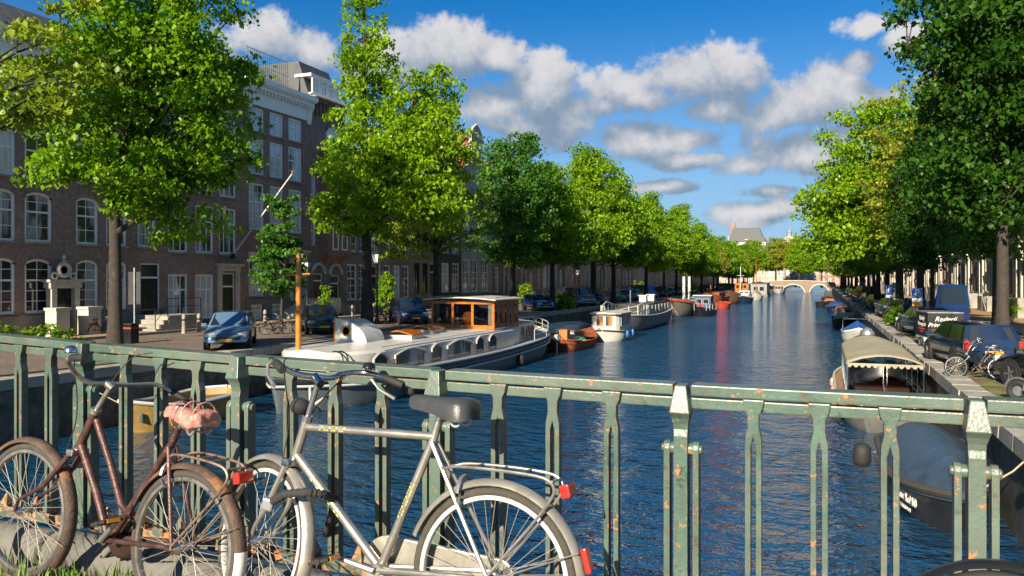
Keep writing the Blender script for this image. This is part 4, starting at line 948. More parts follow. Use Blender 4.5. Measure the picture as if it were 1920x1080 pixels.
q = MB(); q.tube([(mx, my - .55, 4.88), (mx, my + .55, 4.92)], .04, 6); q.build('cross_arm', M('orange_mast'), mast)
for (cx, cy) in ((4.6, .35), (1.0, -.5)):
    q = MB(); q.box(cx - .55, cx + .55, cy - .7, cy + .7, 2.0, 2.24); hz = q.build('skylight', m_bwhite, hb)
    q = MB(); q.loft([[(x, cy - .78, 2.24), (x, cy, 2.42), (x, cy + .78, 2.24), (x, cy + .78, 2.29), (x, cy, 2.47), (x, cy - .78, 2.29)] for x in (cx - .62, cx + .62)]); q.build('skylight_lid', m_varn, hz)
q = MB(); q.torus((10.9, 1.3, 1.75), .32, .025, 18, 6, 'X'); q.torus((11.0, 1.15, 1.75), .32, .025, 18, 6, 'X'); q.tube([(10.95, 1.22, 1.2), (10.95, 1.22, 1.75)], .06, 8); q.build('anchor_winch', m_black, hb)
q = MB(); q.tube([(12.55, 1.15, .95), (12.6, 1.2, .35)], .045, 6); q.tube([(12.45, .85, .45), (12.75, 1.05, .28), (12.55, 1.42, .4), (12.3, 1.62, .62)], [.02, .06, .06, .02], 6); q.build('anchor', m_bwhite, hb)
fender(hb, -4, 2.62, .35, m_blackrub, .2, .5); fender(hb, 8, 2.62, .4, m_blackrub, .16, .5)
moor(hb, [(-11, -1.5, 1.3), (-13.5, -2.8, 1.6), (-14.5, -3.6, 1.95)])

def simple_boat(name, label, X, Y, L_, B_, heading, hull_mat, zg=.7, deckm=None, cat='boat', sh=.35, group=None, **kw):
    t = thing(name, label, cat, (X, Y, 0), heading, group)
    h = Hull(L_, B_, -.35, zg, shb=sh, shs=sh * .5, **kw); h.hull().build('hull', hull_mat, t, True, 60)
    return t, h
N_, S_ = math.pi / 2, -math.pi / 2
# --- flat grey lighter under a pale cover
t, h = simple_boat('cargo_lighter', 'flat dark lighter with a long pale grey cover behind the houseboat stern', -18.6, 55.5, 10.5, 3.6, N_, m_hullgrey, .85, transom=.6, ss=-.9, sb=.6)
h.deck(.05).build('deck', m_plinth, t); b = MB(); b.loft([[(x, -1.35, .82), (x, 1.35, .82), (x, 1.3, 1.2), (x, 0, 1.34), (x, -1.3, 1.2)] for x in (-4.2, 3.6)]); b.build('hold_cover', m_bwhite, t)
h.strake(0, .06).build('rubbing_strake', m_deckgrey, t, True)
# --- rusty open workboat
t, h = simple_boat('work_boat', 'rusty orange-red open workboat with outboard and raised bow', -15.9, 51.6, 8.0, 2.2, N_, m_rust, .5, sh=.6, transom=.55, ss=-.8, sb=.2)
b = h.deck(.28, .06); b.build('floor_boards', m_interior, t); h.deck(.02, .02, x0=1.6).build('foredeck', m_rust, t); h.strake(0, .05).build('gunwale', m_rust, t, True)
q = MB(); q.box(-2.3, -1.9, -.9, .9, .3, .42); q.build('thwart', m_varn, t); q = MB(); q.box(.2, .5, -.95, .95, .35, .45); q.build('thwart', m_deckgrey, t)
q = MB(); q.box(-2.9, -2.2, -.3, .25, .3, 1.35); q.build('engine_box', M('orange_box', (.5, .13, .03), .5), t); q = MB(); q.cbox((-1.2, -.1, .75), (.35, .4, .9)); q.build('console', m_deckgrey, t)
q = MB(); q.loft([[(-3.95 + x, -.18 * s, .75), (-3.95 + x, .18 * s, .75), (-3.95 + x, .16 * s, 1.12), (-3.95 + x, -.16 * s, 1.12)] for x, s in ((-.35, .7), (-.1, 1), (.15, .9))]); q.tube([(-4.1, 0, .75), (-4.15, 0, -.3)], .06, 6); q.build('outboard_motor', m_bwhite, t)
q = MB(); q.loft([[(x, -.5 * s, .3), (x, .5 * s, .3), (x, .3 * s, .3 + .35 * s), (x, -.3 * s, .3 + .3 * s)] for x, s in ((.7, .5), (1.1, 1), (1.6, .7))]); q.build('green_net_heap', M('green_net', (.03, .25, .12), .9, var=.5, scale=12, bump=.8), t)
# --- white cabin boat with orange curtains
t, h = simple_boat('cabin_cruiser', 'small white cabin boat with orange curtains behind the rusty workboat', -15.2, 59.3, 6.6, 2.7, N_, m_bwhite, .75, sh=.4, sb=.2, ss=-.5)
h.deck(.05).build('deck', m_deckgrey, t); h.strake(-.08, .05).build('rubbing_strake', m_hullblack, t, True)
secs = [[(x, -w, .7), (x, w, .7), (x, w * .96, 2.05), (x, 0, 2.12), (x, -w * .96, 2.05)] for x, w in ((-2.6, .9), (-2.3, 1.1), (1.3, 1.12), (2.0, .85))]
b = MB(); b.loft(secs); b.build('cabin', m_bwhite, t, True, 30)
b = MB(); b.loft([[(x, -w, 2.06), (x, w, 2.06), (x, w, 2.13), (x, 0, 2.22), (x, -w, 2.13)] for x, w in ((-2.9, .9), (-2.5, 1.25), (1.5, 1.28), (2.3, .9))]); b.build('roof', m_deckgrey, t)
m_cur = curtain_glass('window_glass_orange_curtain', (.55, .18, .03), .5)
for s in (1, -1):
    for x in (-2.1, -1.0, .15): rect_win(t, (x, s * 1.13, 1.15), (1, 0, 0), .85, .78, (0, s, 0), m_bwhite, m_cur)
for y in (-.62, .08): rect_win(t, (-2.62, y, 1.15), (0, 1, 0), .55, .78, (-1, 0, 0), m_bwhite, m_cur)
for x in (-1.6, .2): fender(t, x, -1.5, .55, m_fend)
q = MB(); q.torus((-2.75, .4, .75), .18, .06, 14, 6, 'X'); q.build('tyre_fender', m_blackrub, t, True)
# --- long grey barge with white deckhouse rails
t, h = simple_boat('barge', 'long slate grey barge with white deckhouse posts and railings', -17.0, 76.5, 22, 4.2, N_, m_hullgrey, 1.25, sh=.7, sb=.6, ss=-.6, cat='barge')
h.deck(.05).build('deck', m_plinth, t); h.strake(.02, .06).build('rubbing_strake', m_bwhite, t, True)
b = MB(); b.loft([[(x, -1.6, 1.2), (x, 1.6, 1.2), (x, 1.55, 2.25), (x, 0, 2.38), (x, -1.55, 2.25)] for x in (-3.5, 8.5)]); b.build('deckhouse', m_hullblack, t)
for k in range(7):
    for s in (1, -1): rect_win(t, (-3.0 + k * 1.65, s * 1.6, 1.4), (1, 0, 0), .55 if k % 3 else 1.0, .72, (0, s, 0), m_bwhite, m_glass_c)
b = MB()
for s in (1, -1):
    b.tube([(-10.3, s * .6, 2.0), (-8, s * 1.6, 2.25), (-6, s * 1.75, 2.55), (-3.6, s * 1.75, 2.3)], .06, 5); b.tube([(-10.2, s * .6, 1.6), (-8, s * 1.6, 1.75), (-3.6, s * 1.75, 1.85)], .045, 5)
    for x in (-9.4, -8, -6.8, -5.4, -4.2, -3.6): b.tube([(x, s * (1.2 if x < -9 else 1.7), 1.2), (x, s * (1.2 if x < -9 else 1.7), 2.3)], .05, 5)
b.build('white_railing', m_bwhite, t)
for x in (2.2, 6.2):
    q = MB(); q.box(x - .4, x + .4, -.35, .35, 2.3, 2.95); q.box(x - .5, x + .5, -.45, .45, 2.95, 3.05); q.build('roof_vent', m_bwhite, t)
q = MB(); q.tube([(-1.5, .5, 2.3), (-1.5, .5, 3.6)], .06, 8); q.build('stove_pipe', m_steel, t)
q = MB(); q.lathe([(.14, 0), (.2, .3), (.2, .34)], 10, (4, .6, 2.36)); q.build('flower_pot', m_rust, t)
moor(t, [(8, -1.9, 1.6), (9.2, -2.4, .6), (10, -1.4, 1.9)])
# --- grey barge with a red stripe, its white hold cover
t, h = simple_boat('barge', 'grey barge with a red stripe at the bow and white hatch covers', -17.4, 108, 24, 4.6, S_, M('tarred_grey_hull', (.10, .095, .085), .7, var=.3), 1.35, sh=1.0, sb=.7, ss=-.7, cat='barge', pb=2.6)
h.strake(-.25, .12, .02, x0=6).build('red_stripe', M('red_boat_paint', (.45, .06, .025), .5), t, True); h.deck(.05).build('deck', m_plinth, t)
b = MB(); b.loft([[(x, -1.7, 1.3), (x, 1.7, 1.3), (x, 1.6, 1.75), (x, 0, 2.1), (x, -1.6, 1.75)] for x in (-8, 7)]); b.build('hatch_cover', m_bwhite, t)
for x in (5.5, 1.0):
    q = MB(); q.tube([(x, .6, 1.8), (x, .6, 5.0)], .2, 10); q.build('white_post', m_bwhite, t, True)
# --- little tug with a navy box cabin
t, h = simple_boat('tug_boat', 'small black tug with tall navy box cabin and lifebuoy', -14.2, 102.5, 8.5, 2.9, S_, m_hullblack, .75, sh=.5, sb=.2, ss=-.4, cat='boat')
h.deck(.05).build('deck', m_deckgrey, t); b = MB(); b.box(-1.2, 1.6, -1.05, 1.05, .7, 2.5); b.build('cabin', M('navy_cabin', (.015, .045, .13), .5), t); b = MB(); b.box(-1.35, 1.75, -1.2, 1.2, 2.5, 2.6); b.build('cabin_roof', m_bwhite, t)
q = MB(); q.torus((1.66, -.2, 1.2), .3, .07, 16, 6, 'X'); q.build('lifebuoy', M('red_boat_paint'), t, True)
q = MB()
for s in (1, -1):
    q.tube([(1.8, s * 1.3, 1.45), (3.4, s * .75, 1.6)], .035, 5); q.tube([(-1.4, s * 1.35, 1.45), (-3.6, s * .9, 1.5)], .035, 5)
    for x, y in ((1.8, 1.3), (2.6, 1.05), (3.4, .75), (-1.4, 1.35), (-2.6, 1.2), (-3.6, .9)): q.tube([(x, s * y, .7), (x, s * y, 1.5)], .03, 5)
q.build('deck_railing', m_bwhite, t)
for y in (-.8, .1): rect_win(t, (1.6, y, 1.5), (0, 1, 0), .7, .6, (1, 0, 0), m_bwhite, m_glass)
# --- beyond: red launch, rust barges, cruiser, yacht, raft house, tour boat
t, h = simple_boat('launch', 'bright red open launch just past the navy tug', -14.6, 127, 6, 2.0, S_, M('red_boat_paint'), .75, sh=.5); h.deck(.2, .05).build('floor_boards', m_rust, t)
q = MB(); q.box(-.4, .2, -.9, .9, .5, .62); q.build('thwart', m_varn, t)
t, h = simple_boat('barge', 'rusty brown sailing barge with low cabin, nearer of two rust-coloured hulls', -17.6, 140, 18, 4.0, S_, m_rust, 1.5, sh=.8, cat='barge', sb=.6, ss=-.6); h.deck(.05).build('deck', m_interior, t)
b = MB(); b.box(-5, 4, -1.3, 1.3, 1.4, 2.3); b.build('cabin', m_rust, t); q = MB(); q.tube([(5, 0, 1.4), (5, 0, 3.6)], .09, 6); q.build('mast', m_varn, t)
t, h = simple_boat('barge', 'rust-brown barge with tall curved bow, farther of two rust-coloured hulls', -16.4, 158, 14, 3.8, S_, M('brown_hull', (.12, .05, .03), .7, var=.4), 1.6, sh=.9, cat='barge', sb=.5, ss=-.6); h.deck(.05).build('deck', m_interior, t)
b = MB(); b.box(-4, 3, -1.4, 1.4, 1.5, 2.1); b.build('hatch_cover', m_deckgrey, t)
t, h = simple_boat('motor_cruiser', 'white motor cruiser with navy hull lying off the rust barges', -14.0, 157, 8.5, 3.0, S_, m_navy, 1.0, sh=.5, sb=.2, ss=-.6); h.deck(.04).build('deck', m_bwhite, t); h.strake(.0, .09).build('white_gunwale', m_bwhite, t, True)
b = MB(); b.loft([[(x, -w, .95), (x, w, .95), (x - .15, w * .85, zz), (x - .15, -w * .85, zz)] for x, w, zz in ((-3.2, 1.2, 1.9), (-.6, 1.2, 2.4), (.7, 1.15, 2.35), (1.3, 1.1, 1.7), (2.8, .7, 1.3))]); b.build('cabin', m_bwhite, t)
for y in (-.85, .1): rect_win(t, (.98, y, 1.65), (0, 1, 0), .72, .5, (1, 0, 0), m_bwhite, m_glass)
t, h = simple_boat('sailing_yacht', 'small yacht with bare tan mast under a cream cover', -13.6, 181, 8, 2.6, S_, m_bwhite, .9, sh=.4); h.deck(.03).build('deck', m_deckgrey, t)
b = MB(); b.loft([[(x, -1.0, .9), (x, 1.0, .9), (x, 0, zz)] for x, zz in ((-3.5, 1.6), (0, 2.6), (2.5, 1.6))]); b.build('boom_tent', m_canvas, t)
q = MB(); q.tube([(.8, 0, .9), (.8, 0, 8.6)], [.1, .06], 6); q.build('mast', m_varn, t)
t, h = simple_boat('workboat', 'boat with orange varnished wheelhouse and pale mast behind the cruiser', -17.2, 186, 12, 3.6, S_, m_hullblack, 1.2, sh=.5); h.deck(.03).build('deck', m_interior, t)
b = MB(); b.box(-2.5, 1.5, -1.4, 1.4, 1.1, 3.6); b.build('wheelhouse', m_varn, t)
for y in (-1.1, -.3, .5): rect_win(t, (1.5, y, 2.5), (0, 1, 0), .6, .7, (1, 0, 0), m_varn, m_glass)
q = MB(); q.tube([(3, 0, 1), (3, 0, 7.5)], .09, 6); q.tube([(3, -.8, 5.4), (3, .8, 5.4)], .05, 5); q.build('mast', m_bwhite, t)
t = thing('raft_house', 'grey floating house like a box moored before the far bridge', 'houseboat', (-15.2, 216, 0)); b = MB(); b.box(-2.2, 2.2, -7, 7, -.4, .6); b.build('pontoon', m_plinth, t); b = MB(); b.box(-2, 2, -6, 6, .6, 3.4); b.build('wall', M('grey_boards', (.22, .24, .25), .7), t); b = MB(); b.box(-2.2, 2.2, -6.3, 6.3, 3.4, 3.55); b.build('roof', m_slate, t)
for y in (-1.3, .2): rect_win(t, (y, -6, 1.5), (1, 0, 0), 1.1, 1.1, (0, -1, 0), m_bwhite, m_glass)
for y in (-4, -1, 2): rect_win(t, (2, y, 1.5), (0, 1, 0), 1.6, 1.1, (1, 0, 0), m_bwhite, m_glass)
t, h = simple_boat('tour_boat', 'white glass-roofed tour boat coming out from under the far bridge', -13.0, 262, 15, 3.4, S_ + .1, m_bwhite, 1.1, sh=.35, sb=.4); h.deck(.03).build('deck', m_deckgrey, t)
b = MB(); b.loft([[(x, -1.5, 1.05), (x, 1.5, 1.05), (x, 1.35, 2.3), (x, -1.35, 2.3)] for x in (-6.5, 5)]); b.build('saloon', M('tour_boat_wood', (.30, .12, .04), .4), t); b = MB(); b.box(-6.8, 5.4, -1.5, 1.5, 2.3, 2.42); b.build('roof', m_bwhite, t)
for y in (-1.2, -.35, .5): rect_win(t, (5.02, y, 1.4), (0, 1, 0), .7, .7, (1, 0, 0), m_bwhite, m_glass)

# --- ochre dinghy under the left wall
t, h = simple_boat('dinghy', 'ochre round-bowed steel dinghy against the left quay wall behind the railing', -19.7, 19.6, 4.6, 2.0, S_, M('ochre_hull', (.30, .19, .05), .6, var=.35, scale=3, dirt=((.12, .09, .04), 5, .6)), .75, sh=.3, sb=-.1, ss=-.6, pb=2.6)
h.strake(.0, .06).build('pale_gunwale', m_bwhite, t, True); h.deck(.25, .08).build('floor_boards', m_interior, t); q = MB(); q.box(1.68, 1.72, .15, .9, .35, .62); q.build('name_plate', M('slate_plate', (.06, .08, .1), .5), t, rot=(0, 0, -.25)); moor(t, [(2.2, 0, .9), (2.6, -.8, 1.4), (2.7, -1.5, 1.9)])
# --- covered saloon boat on the right
X0, Y0 = 1.85, 32.4
t, h = simple_boat('saloon_boat', 'canal saloon boat with scalloped beige canvas canopy on the right', X0, Y0, 13.0, 2.7, N_, M('grey_saloon_hull', (.16, .16, .15), .5, var=.3), .78, sh=.25, sb=.3, ss=-.7, transom=.5)
h.deck(.05).build('deck', M('teak_deck', (.28, .17, .09), .7, var=.3, scale=6), t); h.strake(0, .055).build('gunwale', m_bwhite, t, True); h.strake(-.16, .05, .03).build('rubbing_strake', M('tan_rubber', (.42, .28, .2), .7), t, True)
xa, xb, wc = -5.4, 5.0, 1.12
secs = []
for k in range(13):
    x = xa + (xb - xa) * k / 12; w = wc * (1 - .35 * max(0, (k - 8) / 4) ** 2); sag = -.03 * abs(math.sin(math.pi * k / 12 * 4))
    ys = [-1, -.92, -.6, -.2, 0, .2, .6, .92, 1]
    secs.append([(x, w * y, 2.04 + sag * (1 - abs(y)) + .26 * (1 - abs(y) ** 2.2)) for y in ys])
b = MB(); b.loft(secs, False, False); cn = b.build('canopy', m_canvas, t, True, 60)
cn.modifiers.new('thickness', 'SOLIDIFY').thickness = .02
b = MB()                                     # scalloped valance round the canopy edge
def valance(P, Q, n):
    P, Q = Vector(P), Vector(Q)
    for k in range(n):
        a, c = P.lerp(Q, k / n), P.lerp(Q, (k + 1) / n); pts = [a, c]
        low = [c.lerp(a, j / 6) - Vector((0, 0, .05 + .09 * math.sin(math.pi * j / 6))) for j in range(7)]
        b.add([tuple(p) for p in pts + low], [tuple(range(9))])
valance((xa - .01, -wc, 2.05), (xa - .01, wc, 2.05), 12)
for s in (1, -1):
    for k in range(12): valance((secs[k][0][0], s * abs(secs[k][0][1]) + s * .01, 2.05), (secs[k + 1][0][0], s * abs(secs[k + 1][0][1]) + s * .01, 2.05), 5)
b.build('scalloped_valance', m_canvas, t)
for s in (1, -1):
    for k in range(0, 13, 2):
        x, y = secs[k][0][0], s * abs(secs[k][0][1]) * .97; q = MB(); q.tube([(x, y, .75), (x, y, 2.06)], .025, 6); q.build('canopy_post', m_chrome, t, True)
    for k in range(0, 12, 2):
        (x, y, _), (x2, y2, _) = secs[k][0], secs[k + 2][0]; y, y2 = s * abs(y) * .97, s * abs(y2) * .97
        q = MB(); q.add([(x, y, .95), (x2, y2, .95), (x2, y2, 1.98), (x, y, 1.98)], [(0, 1, 2, 3)]); q.build('side_window', m_bglass, t)
    q = MB(); q.tube([(p[0][0], s * abs(p[0][1]) * .97, .95) for p in secs], .03, 6); q.build('coaming', m_varn, t)
for a, c in ((-wc * .95, -.05), (.05, wc * .95)):
    q = MB(); q.add([(xa + .02, a, .85), (xa + .02, c, .85), (xa + .02, c, 1.98), (xa + .02, a, 1.98)], [(0, 1, 2, 3)]); q.build('rear_window', m_bglass, t)
    q = MB(); q.box(xa, xa + .05, a, c, .78, .86); q.build('rear_rail', m_varn, t)
for y in (-.05, .05): q = MB(); q.tube([(xa, y, .75), (xa, y, 2.05)], .022, 6); q.build('canopy_post', m_chrome, t)
for k in range(4):
    q = MB(); x = xa + 1.2 + k * 2.2; q.box(x, x + .5, -.8, .8, .75, 1.15); q.build('bench', M('red_brown_cushion', (.16, .05, .03), .7), t)
q = MB(); q.lathe([(.02, .35), (.16, .3), (.3, .12), (.3, 0)], 14, (4.9, 0, 2.26)); q.build('roof_light', m_steel, t, True)
for x in (-5.9, -3.8, -1.5, 1.2): fender(t, x, 1.46, .58, M('pink_fender', (.55, .27, .2), .5), .1, .3)
# --- tarp-covered sloop under the right wall, shade put into its tarpaulin colour
t, h = simple_boat('covered_sloop', 'black sloop under a grey-blue tarpaulin with white lettering beneath the railing', 2.28, 19.0, 6.2, 1.9, S_, m_hullblack, .62, sh=.22, sb=.0, ss=-.8, transom=.7, pb=2.3)
h.strake(.0, .085, .02).build('rope_fender', M('dark_rope', (.05, .045, .04), .9, var=.4, scale=30, bump=.8, bscale=60), t, True)
b = MB(); xs = h.xs(16); prof = []
for x in xs:
    u = (x / 3.1 + 1) / 2; ridge = .18 + .62 * math.sin(math.pi * min(1, .12 + .8 * (1 - u))) ** .8; w = h.w(x) + .03
    prof.append([(x, w * y, h.g(x) + .03 + ridge * (1 - abs(y) ** 1.5) - (.16 if abs(y) > .99 else 0)) for y in (-1, -.985, -.7, -.35, -.05, .05, .35, .7, .985, 1)])
b.loft(prof, False, False); b.build('tarpaulin', m_tarp, t, True, 50)
mw = M('white_lettering', (.75, .75, .72), .6, var=.05)
xm = 1.55; dw = (h.w(xm + .1) - h.w(xm - .1)) / .2; ang = math.atan2(-dw, 1)
for s, sz, z, sxx, off in (("IT'S ABOUT", .15, .37, .78, -.62), ('RoMi®', .24, .39, .8, .02), ('A M S T E R D A M', .11, .19, .9, -.5)):
    obj('lettering', text_mesh(s, sz, mw, 'LEFT', .004, 0, sxx), t, (xm + (off + .2) * math.cos(ang), -h.w(xm) - .025 + (off + .2) * math.sin(ang), z), (R(90), 0, ang))
fender(t, -2.2, -1.35, .35, m_blackrub, .22, .5); moor(t, [(3.1, .3, .95), (3.3, .8, 1.4), (3.4, 1.25, 1.95)])
q = MB(); q.cbox((0, 0, .03), (.5, .22, .07)); tag(q.build('drift_board', m_steel, loc=(2.9, 13.8, 0), rot=(0, 0, .3)), 'pale plank adrift on the dark water by the right wall', 'plank')
# --- small boats beyond on the right
t, h = simple_boat('rowing_boat', 'white open boat under a bright blue tarpaulin tent', 2.5, 64.5, 6.0, 2.2, S_, m_bwhite, .7, sh=.35, sb=.1)
b = MB(); b.loft([[(x, -w, h.g(x) + .05), (x, 0, h.g(x) + .05 + rd), (x, w, h.g(x) + .05)] for x, w, rd in ((2.6, .5, .15), (1.2, 1.15, .8), (-.6, 1.15, .75))], False, False); b.build('blue_cover', m_bluetarp, t)
h.deck(.3, .05).build('floor_boards', m_deckgrey, t); q = MB(); q.tube([(-1.4, -1, .7), (-1.4, -.95, 1.6), (-1.4, .95, 1.6), (-1.4, 1, .7)], .03, 6); q.build('hoop', m_chrome, t)
for nm, lb, X_, Y_, L_, B_, mt, top in (('sloop', 'dark sloop with a tan awning frame behind the blue-covered boat', 2.2, 83, 8, 2.6, m_hullblack, 'tan'), ('sloop', 'small grey sloop with an orange engine cover at its stern', 2.3, 103, 6, 2.1, m_hullgrey, 'orange'),
                                 ('sloop', 'long dark blue sloop with blue cover on the right', 1.9, 119, 9, 2.6, m_navy, 'blue'), ('sloop', 'orange-topped launch moored outside the blue sloop', 1.2, 141, 7, 2.2, m_hullblack, 'orange'), ('sloop', 'low black tender at the outer edge of the right moorings', -.1, 139, 5, 1.8, m_hullblack, None)):
    t, h = simple_boat(nm, lb, X_, Y_, L_, B_, S_, mt, .75, sh=.35); h.deck(.2, .05).build('floor_boards', m_interior, t); h.strake(0, .05).build('gunwale', m_steel, t, True)
    if top:
        mm = {'tan': m_canvas, 'orange': M('orange_cover', (.55, .16, .04), .6), 'blue': m_bluetarp}[top]
        b = MB(); b.loft([[(x, -w, .8), (x, w, .8), (x, w * .7, .8 + rd), (x, -w * .7, .8 + rd)] for x, w, rd in ((L_ * .3, B_ * .25, .15), (L_ * .1, B_ * .42, .5), (-L_ * .15, B_ * .42, .55), (-L_ * .3, B_ * .4, .3))]); b.build('cover', mm, t)
    q = MB(); q.box(-L_ * .42, -L_ * .36, -B_ * .35, B_ * .35, .55, .65); q.build('thwart', m_varn, t)
t = thing('inflatable_boat', 'black rubber inflatable with grey canopy, last before the right trees', 'boat', (1.2, 172, 0), S_)
b = MB(); b.tube([(-3, -1, .55), (1.5, -1, .55), (3, 0, .8), (1.5, 1, .55), (-3, 1, .55)], .38, 10); b.build('tube', m_blackrub, t, True); b = MB(); b.box(-3, 1.6, -.9, .9, .2, .4); b.build('floor', m_deckgrey, t); b = MB(); b.loft([[(x, -.9, .9), (x, .9, .9), (x, .6, 2.2), (x, -.6, 2.2)] for x in (-2.4, .8)]); b.build('canopy', m_hullblack, t)
# ------------------------------------------------------------------ parked vehicles
m_tyre = m_blackrub
m_rim = M('alloy_rim', (.42, .43, .44), .3, .8)
m_cglass = M('car_glass', (.015, .018, .022), .04, var=.3, coat=1, spec=.9)
m_lamp = M('headlight_glass', (.62, .64, .66), .1, .3, coat=1)
m_trim = M('black_trim', (.02, .02, .021), .6)
def carpaint(name, c): return M('car_paint_' + name, c, .22, .35, var=.12, scale=1.2, coat=1.0)
P_ = {k: carpaint(k, v) for k, v in dict(silverblue=(.13, .23, .37), black=(.012, .013, .015), darkblue=(.012, .028, .075), blue=(.015, .075, .26), grey=(.16, .17, .18), white=(.62, .63, .62), green=(.03, .09, .045), red=(.28, .02, .015), vanblue=(.02, .16, .50), steelblue=(.14, .24, .36)).items()}
KINDS = {   # length, width, (lower-body top line: x,z), cabin: windscreen foot, roof front, roof rear, tail foot, belt z, roof z
    'hatch': (4.1, 1.74, [(-2.05, .55), (-2.0, .95), (-1.5, 1.0), (-.6, .98), (.75, .96), (1.2, .92), (1.75, .78), (2.0, .62), (2.05, .45)], (1.15, .35, -1.45, -1.98, .93, 1.46)),
    'estate': (4.6, 1.78, [(-2.3, .55), (-2.25, 1.0), (-1.7, 1.0), (-.6, .97), (.9, .95), (1.3, .92), (1.95, .80), (2.25, .62), (2.3, .45)], (1.25, .45, -1.9, -2.22, .93, 1.48)),
    'sedan': (4.6, 1.78, [(-2.3, .55), (-2.26, .98), (-1.75, 1.02), (-.9, .98), (.8, .94), (1.2, .92), (1.95, .80), (2.25, .62), (2.3, .45)], (1.2, .35, -.95, -1.75, .93, 1.42)),
    'mpv': (4.4, 1.82, [(-2.2, .6), (-2.17, 1.05), (-1.6, 1.06), (-.6, 1.03), (1.0, 1.0), (1.4, .97), (1.9, .82), (2.15, .65), (2.2, .48)], (1.5, .55, -1.9, -2.15, 1.0, 1.66)),
    'van': (4.9, 1.94, [(-2.45, .6), (-2.44, 1.1), (-1.6, 1.12), (-.6, 1.12), (1.3, 1.12), (1.7, 1.08), (2.1, .98), (2.4, .75), (2.45, .5)], (1.75, 1.1, -2.36, -2.43, 1.1, 2.0)),
    'bus': (5.6, 2.0, [(-2.8, .6), (-2.79, 1.2), (-1.6, 1.22), (-.6, 1.22), (1.5, 1.22), (2.0, 1.15), (2.4, 1.02), (2.7, .8), (2.8, .5)], (2.1, 1.4, -2.72, -2.78, 1.2, 2.55)),
}
